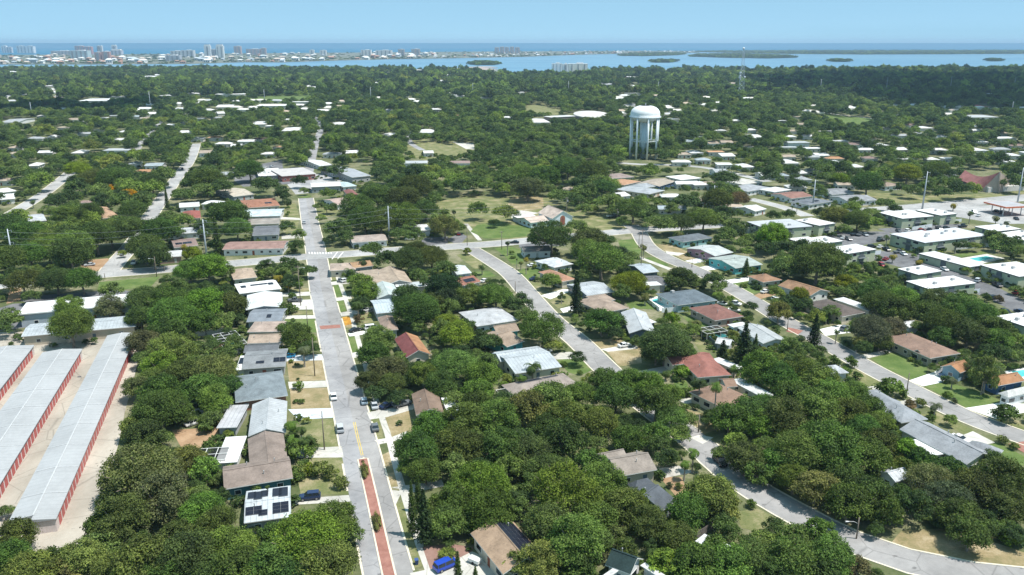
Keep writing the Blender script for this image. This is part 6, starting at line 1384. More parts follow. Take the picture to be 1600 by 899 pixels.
# palms: crown x y r colour [trunk foot x y]
PALMS = {(400, 674): "210 50 62 b 240 150|330 50 60 m 320 140|300 60 45 m|70 345 22 m", (400, 450): "310 380 58 g 305 495|640 100 50 m 640 180|230 850 65 b 225 960|280 880 50 m|1050 410 42 m 1055 430", (800, 450): "130 490 70 m|960 530 46 m 960 580|1180 585 62 d 1165 730|1262 615 55 b 1262 820|1135 590 40 d 1135 660|1140 215 58 o 1140 290|830 50 42 o 830 110|1390 500 40 b|60 560 40 b", (800, 674): "1140 130 60 b 1125 260|1075 200 52 b 1075 310|1160 290 45 m", (1200, 450): "110 345 45 m 110 420|1150 575 40 g 1145 630|1040 735 52 g 1035 820|560 320 55 o|370 150 40 m|1330 560 50 g 1345 660|210 310 40 d|890 740 40 r 890 770|430 270 28 m",
         (0, 250): "210 260 25 m 210 305|1150 540 30 y", (400, 250): "200 250 45 d 200 300|140 730 45 y 140 790|205 775 42 y 205 830|275 770 35 b 275 830|590 690 48 m 590 760|530 630 28 m|670 640 36 d|1050 735 48 m 1055 800|1240 320 24 d 1238 355|1570 515 26 d 1572 600|1415 665 32 m 1413 720|1040 760 30 m|1630 620 10 m|440 290 30 m", (800, 250): "820 540 35 o 820 620|210 690 45 m 230 740|85 620 25 y 88 715|50 640 22 o 55 690|1135 525 22 m 1135 550|1190 580 18 m|250 740 30 m|1040 460 35 o 1045 510|840 790 32 o 840 850|310 830 24 o",
         (1200, 250): "1155 280 32 y 1155 320|1270 330 28 m 1255 400|1425 360 34 o 1420 405|780 600 35 y 775 645|945 635 32 y 940 660|1175 520 36 d 1168 585|950 550 34 d 945 590|1410 500 40 d 1410 575|1450 495 38 d 1450 580|1510 520 36 d 1515 590|1520 590 34 d 1520 650|745 480 28 m|1490 390 26 d 1490 412|560 310 35 b|150 290 14 m 150 320|190 270 16 m 180 320|1100 555 22 m 1100 570|1020 730 26 m 1020 750|320 420 22 o 320 450"}
for (ox, oy), s in PALMS.items():
    for e in s.split('|'):
        q = e.split(); x, y, r = ox + float(q[0]) / 4, oy + float(q[1]) / 4, float(q[2]) / 4
        if len(q) > 4: palm(x, y, r, q[3], ox + float(q[4]) / 4, oy + float(q[5]) / 4)
        else: palm(x, y, r, q[3], h=4.5)
for tx, ty, bx, by, r, w in [(900, 424, 900, 493, 13, 'tall slim'), (1157, 506, 1160, 580, 18, 'tall broad'), (1178, 522, 1178, 570, 9, 'thin spiky'), (1126, 532, 1128, 570, 12, 'short'), (1268, 490, 1271, 542, 12, 'slim tiered'), (664, 765, 664, 852, 17, 'dense dark'), (634, 752, 645, 838, 10, 'leaning'), (652, 742, 654, 800, 9, 'narrow'), (712, 862, 716, 920, 10, 'small'),
                       (1165, 404, 1165, 433, 8, 'short dense'), (336, 336, 341, 398, 9, 'columnar'), (260, 292, 262, 328, 4.5, 'thin columnar'), (1040, 482, 1040, 500, 6, 'stubby'), (741, 885, 743, 915, 7, 'tiny')]: conifer(tx, ty, bx, by, r, 'k' if r > 10 else 'd', w)
for e in "470 712 20 m|455 748 17 m|468 742 14 o|488 737 13 y|503 738 16 o|516 742 13 o|533 758 13 o|445 740 13 d|485 700 14 d|448 487 13 d|438 486 10 d|457 486 9 m|421 772 6 m|1173 790 9 m|881 571 6 m|906 584 5 m|1339 428 7 o".split('|'):
    x, y, r, c = e.split(); bush(float(x), float(y), float(r), c, random.choice(['leafy', 'rough', 'spreading']))
bush(570, 737, 6.0, 'h', 'farther trimmed median', 1.0, 4.0, R(16), 'hedge', 'hedge'); bush(589, 817, 6.8, 'h', 'nearer trimmed median', 1.0, 3.8, R(16), 'hedge', 'hedge'); bush(567, 722, 2.8, 'r', 'small withered')
for e in "1570 653 20 d|1390 614 22 m|1580 845 20 b|1418 545 9 m|1330 475 8 m|1283 568 10 m|1302 566 10 m|1329 569 11 m|1430 558 9 d|1445 562 8 d|1065 587 15 b|1110 655 14 d|882 345 5 b|1138 429 6 d|1074 399 4 d|560 502 9 r|640 480 8 m|1480 620 8 m|1385 540 9 m|1592 845 16 m|1060 762 7 o|1046 760 6 g|25 820 12 o|36 822 8 y|345 535 10 m|360 552 9 b|1540 468 9 d|1560 470 8 r|1490 628 6 g|1410 620 7 m|1437 632 9 o|1455 650 7 o|1565 690 9 o|1584 700 8 o".split('|'):
    x, y, r, c = e.split(); bush(float(x), float(y), float(r), c)
# ------------------------------------------------------------------ what stays open, then the woods beyond
def on_land_(x, y):
    for a, b in zip(sw, sw[1:]):
        if a.x <= x <= b.x: return y < a.y + (b.y - a.y) * (x - a.x) / (b.x - a.x) - 8
    return False
MW, MH = 1700, 900
MASK = np.zeros((MH, MW), np.float32)       # photo pixels with x shifted by 50; value = distance of what must stay visible there
def fill(poly, far_y=None, soft=False):
    xs = [p[0] + 50 for p in poly]; ys = [p[1] for p in poly]
    y0, y1 = max(0, int(min(ys))), min(MH - 1, int(max(ys)) + 1); x0, x1 = max(0, int(min(xs))), min(MW - 1, int(max(xs)) + 1)
    if x1 <= x0 or y1 <= y0: return
    if far_y is None: far_y = P(800, max(70, min(ys)), 2.5).y + 3
    gx, gy = np.meshgrid(np.arange(x0, x1 + 1) + .5, np.arange(y0, y1 + 1) + .5); c = np.zeros(gx.shape, bool); j = len(poly) - 1
    for i in range(len(poly)):
        xi, yi, xj, yj = xs[i], ys[i], xs[j], ys[j]
        if yi != yj: c ^= ((yi > gy) != (yj > gy)) & (gx < (xj - xi) * (gy - yi) / (yj - yi) + xi)
        j = i
    sub_ = MASK[y0:y1 + 1, x0:x1 + 1]; sub_[c] = np.maximum(sub_[c], far_y)
rh = random.Random(77); nh = 0
EXTRA = []
for k in range(3000):
    if nh >= 92: break
    x = rh.choice([rh.uniform(0, 480), rh.uniform(1050, 1600), rh.uniform(1050, 1600), rh.uniform(0, 1600)]); y = 178 + 150 * rh.random()
    if any(abs(x - lx) < 20 and abs(y - ly) < 5 for lx, ly, _ in LANDMARKS) or any(abs(x - ex) < 17 + (y - 178) * .12 and abs(y - ey) < 4 + (y - 178) * .05 for ex, ey in EXTRA): continue
    if 520 < x < 1040 and y > 185 or any(min(p[0] for p in q) - 4 < x < max(p[0] for p in q) + 4 and min(p[1] for p in q) - 2 < y < max(p[1] for p in q) + 6 for q in CLEARPX): continue
    if any(dist_line(P(x, y), r[1]) < 14 for r in ROADS): continue
    EXTRA.append((x, y)); nh += 1
    sc_ = FPX / P(x, y).y; wpx = rh.uniform(11, 17) * sc_; dpx = rh.uniform(8, 11) * sc_ * CAMH / P(x, y).y; c = rh.choices('wgtbon', (40, 24, 14, 9, 6, 6))[0]
    far((x - wpx / 2, y), (x + wpx / 2, y - rh.uniform(-.2, .4)), (x + wpx / 2, y - dpx), None, FC[c], (.6, .58, .54), rh.choice(['gable', 'hip', 'hip', 'flat']), auto='small ' + FW[c] + ' building', openings=y > 220, he=3.2, group='buildings scattered through the far trees')
# flecks of roof deep in the woods, too small and too many to tell apart
m = MB(); n_ = 0; FLECK = []
for q in range(4): mat_plain(f'far_roof_{q}', ((.68, .68, .67), (.42, .43, .45), (.45, .36, .29), (.62, .6, .55))[q], .8, .2)
while n_ < 150:
    x = rh.choice([rh.uniform(-20, 700), rh.uniform(940, 1620)]); y = 109 + 74 * rh.random()
    if x > 1200 and 118 < y < 168 and rh.random() < .75: continue
    p = P(x, y)
    if not on_land_(p.x, p.y) or any(min(k[0] for k in q) - 3 < x < max(k[0] for k in q) + 3 and min(k[1] for k in q) - 2 < y < max(k[1] for k in q) + 3 for q in CLEARPX): continue
    n_ += 1; L_, W_w, h_ = rh.uniform(10, 24), rh.uniform(9, 13), rh.uniform(3.0, 4.6); rot = Matrix.Rotation(rh.uniform(-.35, .35), 3, 'Z'); mi = rh.choices(range(4), (5, 2, 2, 3))[0]
    vs = [rot @ Vector((sx * L_ / 2, sy * W_w / 2, z)) for z in (0, h_) for sx, sy in ((-1, -1), (1, -1), (1, 1), (-1, 1))] + [rot @ Vector((-L_ * .25, 0, h_ + 1.8)), rot @ Vector((L_ * .25, 0, h_ + 1.8))]
    m.add([v + p for v in vs], [(0, 1, 5, 4), (1, 2, 6, 5), (2, 3, 7, 6), (3, 0, 4, 7)], 3); o_v = len(m.v) - 10
    for f in ((4, 5, 9, 8), (5, 6, 9), (6, 7, 8, 9), (7, 4, 8)): m.f.append(tuple(o_v + k for k in f)); m.m.append(mi)
    s_ = FPX / p.y; FLECK.append([(x - L_ * .3 * s_, y - (h_ + 2) * s_), (x + L_ * .38 * s_, y - (h_ + 2) * s_), (x + L_ * .38 * s_, y - h_ * s_ * .8), (x - L_ * .3 * s_, y - h_ * s_ * .8)])
tag(ob('far_rooftops', m.mesh('far_rooftops', [f'far_roof_{q}' for q in range(4)])), 'pale roofs flecking the far woodland below the bay', kind='stuff')
for q in FLECK: fill(q)
for q in CLEARPX:
    fill(q)
    if max(p[1] for p in q) < 330 and len(q) == 4: # a far roof also shows a little wall and lawn in front
        fill([(min(p[0] for p in q), min(p[1] for p in q)), (max(p[0] for p in q), min(p[1] for p in q)), (max(p[0] for p in q) + 1, max(p[1] for p in q) + 1.5), (min(p[0] for p in q) - 1, max(p[1] for p in q) + 1.5)])
for name, line, w, z, k, cl_ in ROADS:
    a, b = offset_line(line, -w / 2), offset_line(line, w / 2)
    for i in range(0, len(line) - 1):
        fill([proj(p.x, p.y)[:2] for p in ((a[i], a[i + 1], b[i + 1], b[i]) if cl_ else (line[i].lerp(a[i], .4), line[i + 1].lerp(a[i + 1], .4), line[i + 1].lerp(b[i + 1], .4), line[i].lerp(b[i], .4)))])
fill([(980, 163), (1030, 163), (1028, 254), (1008, 258), (984, 246)], 690); fill([(1151, 76), (1163, 76), (1163, 140), (1151, 140)], 1400)
def covered(x0, y0, x1, y1, d):
    x0, x1 = int(max(0, min(MW - 1, x0 + 50))), int(max(0, min(MW, x1 + 50))); y0, y1 = int(max(0, min(MH - 1, y0))), int(max(0, min(MH, y1)))
    return float((MASK[y0:max(y1, y0 + 1), x0:max(x1, x0 + 1)] > d).mean())
# ground that is built on, for the trunks
GRID = {}
def taken(x, y, r):
    for i in range(int((x - 14) // 14), int((x + 14) // 14) + 1):
        for j in range(int((y - 14) // 14), int((y + 14) // 14) + 1):
            for (a, b, q) in GRID.get((i, j), ()):
                if (a - x) ** 2 + (b - y) ** 2 < (.72 * (r + q)) ** 2: return True
    return False
def put(x, y, r): GRID.setdefault((int(x // 14), int(y // 14)), []).append((x, y, r))
# street stretches, cars and roofs that the crowns leave in view
VIS = '''600 880|590 840|575 760|560 700|550 650|540 600|527 557|515 500|502 450|499 425|492 385|484 345|478 315|165 432|200 427|240 424|270 421|360 413|385 411|405 408|440 404|470 402|520 399|545 397|705 386|740 383|780 381|800 378|945 365|965 363|990 361|750 398|775 413|800 431|815 445|828 465|845 485|895 525|915 545|935 565|1088 690|1110 712|1130 735|1160 758|1200 785|1235 800|1262 815|1340 865|1365 855|1400 872|1450 885|1500 893|
1005 375|1020 392|1045 405|1070 415|1090 425|1150 455|1170 465|1185 475|1240 508|1255 518|1290 538|1310 550|1350 571|1390 592|1425 610|1470 632|1500 647|1540 662|1575 676|185 408|195 395|240 333|255 309|265 295|285 268|35 325|60 308|85 290|102 277|620 735|640 790|1028 470|1115 525|325 705|365 530|975 560|800 310|780 365|690 330|1480 435|1400 400|1520 440|1060 770|1180 810|1430 845|1500 865|880 575|1080 620|1100 670|480 685|490 630|480 580|500 745|700 875|190 445|200 650|190 600|160 760|120 840|700 400|790 400|1003 247|1018 246|1010 252|992 240|1520 282|1540 288|1508 278'''.replace('\n', '')
VP = [(float(a), float(b), P(float(a), float(b)).y) for a, b in (q.split() for q in VIS.split('|'))] + [(a, b, P(a, b).y) for a, b in SEEPTS]
RV = []
for b, root, rf, rs in HOUSES:
    lb = root.get('label') or ''
    if b.c.y > 560 or any(w_ in lb for w_ in ('peek', 'hidden', 'behind bare', 'beneath', 'under')): continue
    RV.append((b.c.y, [proj(b.c.x + u * b.L * math.cos(b.ang) - v * b.W * math.sin(b.ang), b.c.y + u * b.L * math.sin(b.ang) + v * b.W * math.cos(b.ang), b.he + .8)[:2] for u, v in ((0, 0), (.3, .3), (-.3, .3), (.3, -.3), (-.3, -.3))]))
def blocks(px, py, r, Y):
    ins = lambda x, y: ((x - px) / r) ** 2 + ((y - py) / (r * .86)) ** 2 < 1
    if any(Y < d + 1 and ins(x, y) for x, y, d in VP if abs(x - px) < r): return True
    return any(Y < d and sum(ins(x, y) for x, y in q) > 2 for d, q in RV if abs(q[0][0] - px) < r + 60)
new = []
for (r, px, py, X, Y, rad, c, nm, nn, tall) in OAKS:
    f = .97
    while f > .5:
        qx, qy, dp = proj(X, Y, rad * f * .9 * tall)
        if not blocks(qx, qy, rad * f * FPX / dp, Y): break
        f *= .93
    if f <= .5: f = .5
    new.append((r * f, qx, qy, X, Y, rad * f, c, nm, nn, tall))
OAKS[:] = new
for o in OAKS: put(o[3], o[4], o[5])
rw = random.Random(21)
shore_w = [(p.x, p.y) for p in sw]
def on_land(x, y):
    for (x0, y0), (x1, y1) in zip(shore_w, shore_w[1:]):
        if x0 <= x <= x1: return y < y0 + (y1 - y0) * (x - x0) / (x1 - x0) - 8
    return False
SCAT = []
for k in range(60000):
    d = math.sqrt(rw.uniform(330 ** 2, 1450 ** 2)); a = rw.uniform(-.66, .66); x, y = d * math.tan(a) * .98, d
    if abs(x) > d * .70 + 30: continue
    rad = rw.choice([3.2, 4, 4.8, 5.5, 6.2, 7, 7.8]) * (1 if y < 900 else 1.1); tall = rw.uniform(.85, 1.2)
    gx, gy, dp = proj(x, y, rad * .9 * tall); rp = rad * FPX / dp
    if gy > 418 or taken(x, y, rad): continue
    if gy > 190 and rw.random() < .2 and (520 > gx or gx > 1040): continue
    if covered(gx - rp * .85, gy - rp * .62, gx + rp * .85, gy + rp * .55, y) > .10: continue
    fx, fy, _ = proj(x, y, 0)
    if covered(fx - rp * .3, fy - 2, fx + rp * .3, fy + 1, y - 4) > .25: continue
    put(x, y, rad)
    kind = rw.choices('dmobg', (40, 26, 18, 10, 8))[0]
    OAKS.append((rp, gx, gy, x, y, rad, kind, 'oak_tree', 'oak', tall))
for k in range(26000):
    d = math.sqrt(rw.uniform(120 ** 2, 420 ** 2)); x, y = rw.uniform(-.7, .7) * d, d
    rad = rw.choice([1.3, 1.7, 2.2, 2.8, 3.4]); tall = rw.uniform(.85, 1.3); gx, gy, dp = proj(x, y, rad * tall); rp = rad * FPX / dp
    if not (415 < gy < 905 and -20 < gx < 1620) or taken(x, y, rad * .8): continue
    if covered(gx - rp, gy - rp * .9, gx + rp, gy + rp * .8, y - 1.5) > .03: continue
    put(x, y, rad); OAKS.append((rp * .2, gx, gy, x, y, rad, 'm', 'oak_tree', 'oak', tall))
inview = lambda o: -20 < o[1] < 1620 and o[2] < 915
OAKS.sort(key=lambda o: -((o[0] + (30 if o[6] in 'fywr' else 0)) if inview(o) else 0))
for o in OAKS[:294]: plant_oak(*o)
REST = OAKS[294:]

# far crowns: low detail meshes, one object for all of them (nobody could count them)
def far_tree(seed, rad, nleaf, leaf, flat):
    rng = np.random.default_rng(seed); cs, rs = clump_points(rng, rad, 26, flat, -.2, (.24, .36)); c, n, t = clumps_to_leaves(rng, cs, rs, nleaf, leaf, .8, .4); v, tt = leaf_cards(c, n, leaf, t, rng); return v, tt
def grove(seed, size, k, rads, leaf, per):
    rng = np.random.default_rng(seed); V, T = [], []
    for i in range(k):
        rad = rng.uniform(*rads); v, tt = far_tree(seed * 50 + i, rad, per, leaf, rng.uniform(.5, .85))
        th = rng.uniform(0, 6.28); q = size * .5 * math.sqrt(rng.uniform(0, 1)); V.append(v * np.array([1, 1, rng.uniform(.85, 1.25)]) + np.array([q * math.cos(th), q * math.sin(th), 0])); T.append(np.clip(tt + rng.uniform(-.42, .42), 0, 1))
    return np.concatenate(V), np.concatenate(T)
def source(name, meshes):
    c = bpy.data.collections.new(name)
    for i, me in enumerate(meshes):
        o = bpy.data.objects.new(f'{name}_{i:02d}', me); c.objects.link(o)
    return c
S1 = source('mid_crown', [foliage_mesh('mid_crown', *far_tree(700 + i, 6.0, 2600, .68, .5 + .08 * i), ['leaf_far']) for i in range(6)])
S2 = source('grove_crown', [foliage_mesh('grove_crown', *grove(800 + i, 30, 9, (3.6, 7.0), 1.25, 620), ['leaf_far']) for i in range(6)])
S3 = source('low_shrub', [foliage_mesh('low_shrub', *bush_mesh(1.0, 260, .34, 860 + i), ['leaf_far']) for i in range(4)])
def scatter(name, pts, coll, n, label):
    """pts: x, y, z, scale, vertical scale"""
    me = bpy.data.meshes.new(name); me.from_pydata([p[:3] for p in pts], [], []); r = random.Random(3)
    me.attributes.new('sc', 'FLOAT_VECTOR', 'POINT').data.foreach_set('vector', [q for p in pts for q in (p[3], p[3], p[4])])
    me.attributes.new('rot', 'FLOAT_VECTOR', 'POINT').data.foreach_set('vector', [q for p in pts for q in (0, 0, r.uniform(0, 6.28))])
    me.attributes.new('pick', 'INT', 'POINT').data.foreach_set('value', [r.randrange(n) for p in pts])
    o = ob(name, me); tag(o, label, kind='stuff')
    ng = bpy.data.node_groups.new(name, 'GeometryNodeTree'); ng.interface.new_socket('Geometry', in_out='INPUT', socket_type='NodeSocketGeometry'); ng.interface.new_socket('Geometry', in_out='OUTPUT', socket_type='NodeSocketGeometry')
    gi, go = ng.nodes.new('NodeGroupInput'), ng.nodes.new('NodeGroupOutput'); ci = ng.nodes.new('GeometryNodeCollectionInfo'); ci.inputs['Collection'].default_value = coll; ci.inputs['Separate Children'].default_value = True; ci.inputs['Reset Children'].default_value = True
    ip = ng.nodes.new('GeometryNodeInstanceOnPoints'); ip.inputs['Pick Instance'].default_value = True
    def at(nm, ty):
        a = ng.nodes.new('GeometryNodeInputNamedAttribute'); a.data_type = ty; a.inputs['Name'].default_value = nm; return a.outputs[0]
    ng.links.new(gi.outputs[0], ip.inputs['Points']); ng.links.new(ci.outputs[0], ip.inputs['Instance']); ng.links.new(at('pick', 'INT'), ip.inputs['Instance Index'])
    er = ng.nodes.new('FunctionNodeEulerToRotation'); ng.links.new(at('rot', 'FLOAT_VECTOR'), er.inputs[0]); ng.links.new(er.outputs[0], ip.inputs['Rotation']); ng.links.new(at('sc', 'FLOAT_VECTOR'), ip.inputs['Scale'])
    ng.links.new(ip.outputs[0], go.inputs[0]); md = o.modifiers.new('scatter', 'NODES'); md.node_group = ng
    return o
scatter('woodland', [(o[3], o[4], 0, o[5] / 6, o[5] / 6 * o[9]) for o in REST], S1, 6, 'green tree canopy stretching between the far houses')
pts = []
y = 1380.0
while y < 3700:
    step = 21 + (y - 1380) * .006
    x = -y * .70
    while x < y * .70:
        px, py = x + rw.uniform(-9, 9), y + rw.uniform(-9, 9)
        if on_land(px, py) and py > 1440:
            gx, gy, dp = proj(px, py, 7); rp = 15 * FPX / dp
            if covered(gx - rp * .8, gy - 3, gx + rp * .8, gy + 2, py) < .055 and rw.random() < .93: s = rw.uniform(.8, 1.25); pts.append((px, py, 0, s, s * rw.uniform(.7, 1.6)))
        x += step
    y += step
scatter('far_woodland', pts, S2, 6, 'distant unbroken woodland reaching to the bay shore')
pts = []
for q in ISL:
    xs, ys = [p[0] for p in q], [p[1] for p in q]; w = [P(*p) for p in q]
    X0, X1, Y0, Y1 = min(p.x for p in w), max(p.x for p in w), min(p.y for p in w), max(p.y for p in w)
    n = int(min(6500, (X1 - X0) * (Y1 - Y0) / 420)) + 12
    for k in range(n):
        px, py = rw.uniform(X0, X1), rw.uniform(Y0, Y1)
        if in_poly(px, py, [(p.x, p.y) for p in w]): pts.append((px, py, .3, rw.uniform(.7, 1.3) * (1.5 if X1 - X0 > 1200 else .9), rw.uniform(.4, 1.15)))
for k in range(900):
    x = rw.uniform(-40, 1090); yn, yf = interp(bar_near, x), interp(bar_far, x); p = P(x, yn - (yn - yf) * rw.uniform(.05, 1) ** 1.5); pts.append((p.x, p.y, .3, rw.uniform(.5, 1.0), rw.uniform(.4, .8)))
scatter('shore_trees', pts, S2, 6, 'dark mangrove and shore trees across the bay')
# low planting in the yards
pts = []
for b, root, rf, rs in HOUSES:
    if b.c.y > 900: continue
    for k in range(16 if 'pool' not in (root.get('label') or '') else 5):
        sd = rw.choice([(1, 0), (-1, 0), (0, 1), (0, -1)]); e = rw.uniform(.6, 5)
        lx = sd[0] * (b.L / 2 + e) if sd[0] else rw.uniform(-.5, .5) * b.L; ly = sd[1] * (b.W / 2 + e) if sd[1] else rw.uniform(-.5, .5) * b.W
        v = Vector((lx, ly, 0)); v.rotate(Matrix.Rotation(b.ang, 3, 'Z')); p = b.c + v
        if any(dist_line(p, r[1]) < r[2] / 2 + 1.2 for r in ROADS if abs(r[1][0].y - p.y) < 900) or any(in_poly(p.x, p.y, d) for d in DRIVES): continue
        if any(abs((Vector((p.x - h[0].c.x, p.y - h[0].c.y, 0))).dot(Vector((math.cos(h[0].ang), math.sin(h[0].ang), 0)))) < h[0].L / 2 + .3 and abs((Vector((p.x - h[0].c.x, p.y - h[0].c.y, 0))).dot(Vector((-math.sin(h[0].ang), math.cos(h[0].ang), 0)))) < h[0].W / 2 + .3 for h in HOUSES): continue
        qx, qy, _d = proj(p.x, p.y)
        if any(in_poly(qx, qy, q) for q in ([(1008, 460), (1040, 458), (1056, 478), (1050, 492), (1024, 482)], [(1496, 396), (1550, 394), (1575, 406), (1530, 416)], [(1562, 572), (1640, 570), (1640, 598)], [(1090, 508), (1140, 506), (1145, 534), (1100, 534)])): continue
        s = rw.uniform(.5, 1.7); pts.append((p.x, p.y, 0, s, s * rw.uniform(.7, 1.3)))
scatter('garden_shrubbery', pts, S3, 4, 'low mixed shrubs around the houses')

for q in ((450, 150, 'bright green orchard strip'), (670, 238, 'tan school field'), (850, 168, 'pale clearing left of water tower'), (1330, 188, 'green park with white path'), (60, 302, 'leftmost pale side street'), (265, 290, 'second pale side street'), (495, 212, 'narrow far street'), (720, 325, 'dry field behind the church'),
          (1450, 135, 'cloud shadow on the far woods'), (140, 168, 'small cloud shadow on far woods'), (200, 428, 'cross road left end'), (600, 393, 'cross road middle stretch'), (1125, 352, 'cross road right end'), (1100, 735, 'curving street in tree shade'), (1480, 870, 'bend of the curving street'), (575, 740, 'tip of brick median'), (600, 850, 'nearer trimmed median hedge'),
          (130, 700, 'right storage lane'), (110, 870, 'storage yard front corner'), (930, 555, 'end of the middle street'), (800, 431, 'upper middle street'), (1300, 545, 'right street by brick crossing'), (1430, 610, 'right street by green lawn'), (1590, 697, 'brick driveway'), (1180, 810, 'dry lawn at curving street'), (300, 690, 'orange dirt yard'), (480, 740, 'grassy lawn by the median'),
          (1500, 335, 'highway car park'), (1000, 256, 'street below the water tower'), (640, 215, 'narrow street by school field'), (300, 130, 'far left woodland'), (600, 120, 'far middle woodland'), (1100, 120, 'woodland near radio tower'), (400, 205, 'houses left of narrow far street'), (780, 215, 'woodland left of water tower'), (1200, 230, 'roofs right of water tower'), (1420, 220, 'roofs left of red church'), (60, 200, 'far left clearing'), (560, 300, 'wood edge right of upper street')): LANDMARKS.append(q)
# ------------------------------------------------------------------ labels from what stands next to each thing
def short(p): return p if p.startswith(('left', 'right', 'first', 'second', 'third', 'fourth', 'fifth')) else p
def trim(words, n): return ' '.join(words.split()[:n])
base = {}
for i, (o, adj, px, py, grp, kd) in enumerate(AUTO):
    best = None
    for (lx, ly, ph) in LANDMARKS:
        if len(ph.split()) > 7 or (ly < 118 and py > 150): continue
        dd = math.hypot((lx - px), (ly - py) * 2.2)
        if best is None or dd < best[0]: best = (dd, lx, ly, ph)
    dx, dy = px - best[1], (py - best[2]) * 2.2
    rel = ('right of' if dx > 0 else 'left of') if abs(dx) > abs(dy) else ('in front of' if dy > 0 else 'behind')
    lab = f'{adj} {rel} {best[3]}'
    base.setdefault(lab, []).append((px, py, o))
ORD = ['first', 'second', 'third', 'fourth', 'fifth', 'sixth', 'seventh', 'eighth', 'ninth', 'tenth', 'eleventh', 'twelfth', 'thirteenth', 'fourteenth', 'fifteenth', 'sixteenth', 'seventeenth', 'eighteenth', 'nineteenth', 'twentieth'] + [f'{q}th' for q in range(21, 80)]
for lab, lst in base.items():
    if len(lst) == 1: lst[0][2]['label'] = trim(lab, 16); continue
    xs = [p[0] for p in lst]; ys = [p[1] for p in lst]
    horiz = max(xs) - min(xs) > 1.2 * (max(ys) - min(ys))
    lst.sort(key=(lambda p: p[0]) if horiz else (lambda p: -p[1]))
    for k, (px, py, o) in enumerate(lst):
        if horiz: pre = ('leftmost' if k == 0 else 'rightmost' if k == len(lst) - 1 else ORD[k] + ' from left')
        else: pre = ('nearer' if k == 0 else 'farther') if len(lst) == 2 else ('nearest' if k == 0 else 'farthest' if k == len(lst) - 1 else ORD[k] + ' nearest')
        o['label'] = trim(f'{pre} {lab}', 16)
for o in [q for q in SC.objects if q.get('group') and q.parent is None]: pass

# ------------------------------------------------------------------ clouds overhead (they throw the two dark bands over the far woods)
SUN_EL, SUN_AZ = R(67), R(104)          # azimuth clockwise from straight ahead
sd = Vector((math.sin(SUN_AZ) * math.cos(SUN_EL), math.cos(SUN_AZ) * math.cos(SUN_EL), math.sin(SUN_EL)))
mat_plain('cloud_white', (.8, .8, .8), 1.0, 0, .98, 1.0, .01)
def cloud(cells, alt):
    m = MB(); r = random.Random(8)
    for gx, gy, rx, ry in cells:
        k = alt / sd.z; cx, cy = gx + sd.x * k, gy + sd.y * k
        for i in range(7):
            q = 1 if i == 0 else r.uniform(.4, .7); ax, ay = (0, 0) if i == 0 else (r.uniform(-.75, .75) * rx, r.uniform(-.75, .75) * ry)
            bm = bmesh.new(); bmesh.ops.create_icosphere(bm, subdivisions=3, radius=1.0)
            m.add([(cx + ax + v.co.x * rx * q * (1 + .12 * math.sin(5 * v.co.y + i)), cy + ay + v.co.y * ry * q * (1 + .12 * math.sin(6 * v.co.x)), alt + v.co.z * 60 * q) for v in bm.verts], [tuple(v.index for v in f.verts) for f in bm.faces]); bm.free()
    tag(ob('cloud', m.mesh('cloud', 'cloud_white', True)), kind='structure')
def cell(px, py, rpx, ry):
    p = P(px, py); return (p.x, p.y, rpx * p.y / FPX, ry)
cloud([cell(1540, 165, 130, 170), cell(1440, 152, 130, 210), cell(1620, 150, 140, 230), cell(1330, 142, 110, 190), cell(1480, 136, 150, 270), cell(1600, 128, 130, 300), cell(1260, 130, 90, 200), cell(1380, 124, 120, 260)], 900)
cloud([cell(145, 172, 75, 95), cell(80, 172, 55, 90), cell(200, 166, 40, 70)], 900)

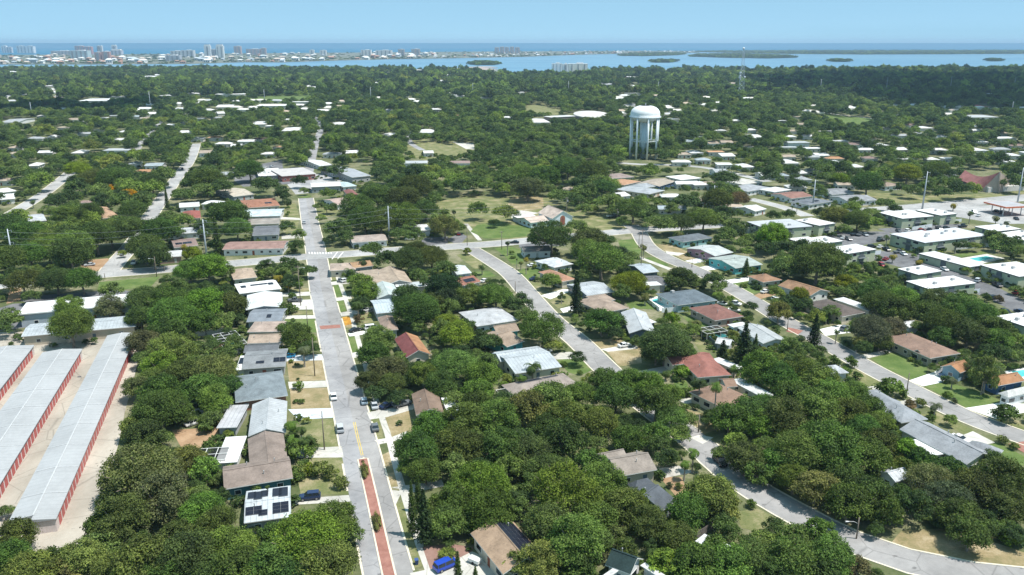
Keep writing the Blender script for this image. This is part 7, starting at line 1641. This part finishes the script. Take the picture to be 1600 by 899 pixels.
# ------------------------------------------------------------------ air, sky, sun, camera
m, nt, out = new_mat('haze_air'); pv = N(nt, 'ShaderNodeVolumePrincipled'); pv.inputs['Color'].default_value = (.55, .76, 1.0, 1); pv.inputs['Density'].default_value = HAZE = 6.8e-5; pv.inputs['Anisotropy'].default_value = .2
L(nt, pv.outputs[0], out.inputs['Volume']); MATS['haze_air'] = m
mb = MB(); mb.box((0, 7900, 62.5), (24000, 16600, 129)); tag(ob('haze', mb.mesh('haze', 'haze_air')), kind='stuff')
w = bpy.data.worlds.new('World'); SC.world = w; w.use_nodes = True; nt = w.node_tree; nt.nodes.clear()
o_ = nt.nodes.new('ShaderNodeOutputWorld'); bg = nt.nodes.new('ShaderNodeBackground'); sk = nt.nodes.new('ShaderNodeTexSky'); sk.sky_type = 'NISHITA'; sk.sun_disc = False
sk.sun_elevation = SUN_EL; sk.sun_rotation = SUN_AZ; sk.altitude = 100; sk.air_density = .3; sk.dust_density = 0; sk.ozone_density = 4.0
va = nt.nodes.new('ShaderNodeMix'); va.data_type = 'RGBA'; va.blend_type = 'MULTIPLY'; va.inputs[0].default_value = 1; va.inputs[7].default_value = (.2, .2, .2, 1); nt.links.new(sk.outputs[0], va.inputs[6])
vb = nt.nodes.new('ShaderNodeMix'); vb.data_type = 'RGBA'; vb.blend_type = 'ADD'; vb.inputs[0].default_value = 1; vb.inputs[7].default_value = (1.55, 2.85, 3.6, 1); nt.links.new(va.outputs[2], vb.inputs[6])   # even pale blue added to the whole sky, for flat tone and fill light
nt.links.new(vb.outputs[2], bg.inputs[0]); bg.inputs[1].default_value = .12; nt.links.new(bg.outputs[0], o_.inputs[0])
sun = bpy.data.lights.new('sun', 'SUN'); sun.energy = 4.3; sun.angle = R(.5); sun.color = (1, .955, .89); so = bpy.data.objects.new('sun', sun); COL.objects.link(so); so.rotation_euler = (-sd).to_track_quat('-Z', 'Y').to_euler()
cam = bpy.data.cameras.new('camera'); co = bpy.data.objects.new('camera', cam); COL.objects.link(co); co.location = (0, 0, CAMH); co.rotation_euler = (math.pi / 2 - PITCH, 0, 0)
cam.sensor_width = 36; cam.lens = FPX / 1600 * 36; cam.clip_start = 1; cam.clip_end = 200000; SC.camera = co
vs = SC.view_settings; vs.view_transform = 'Standard'; vs.look = 'None'; vs.exposure = 0.62; vs.gamma = 1.0; vs.use_curve_mapping = False
SC.cycles.max_bounces = 6; SC.cycles.transparent_max_bounces = 8; SC.cycles.volume_bounces = 0
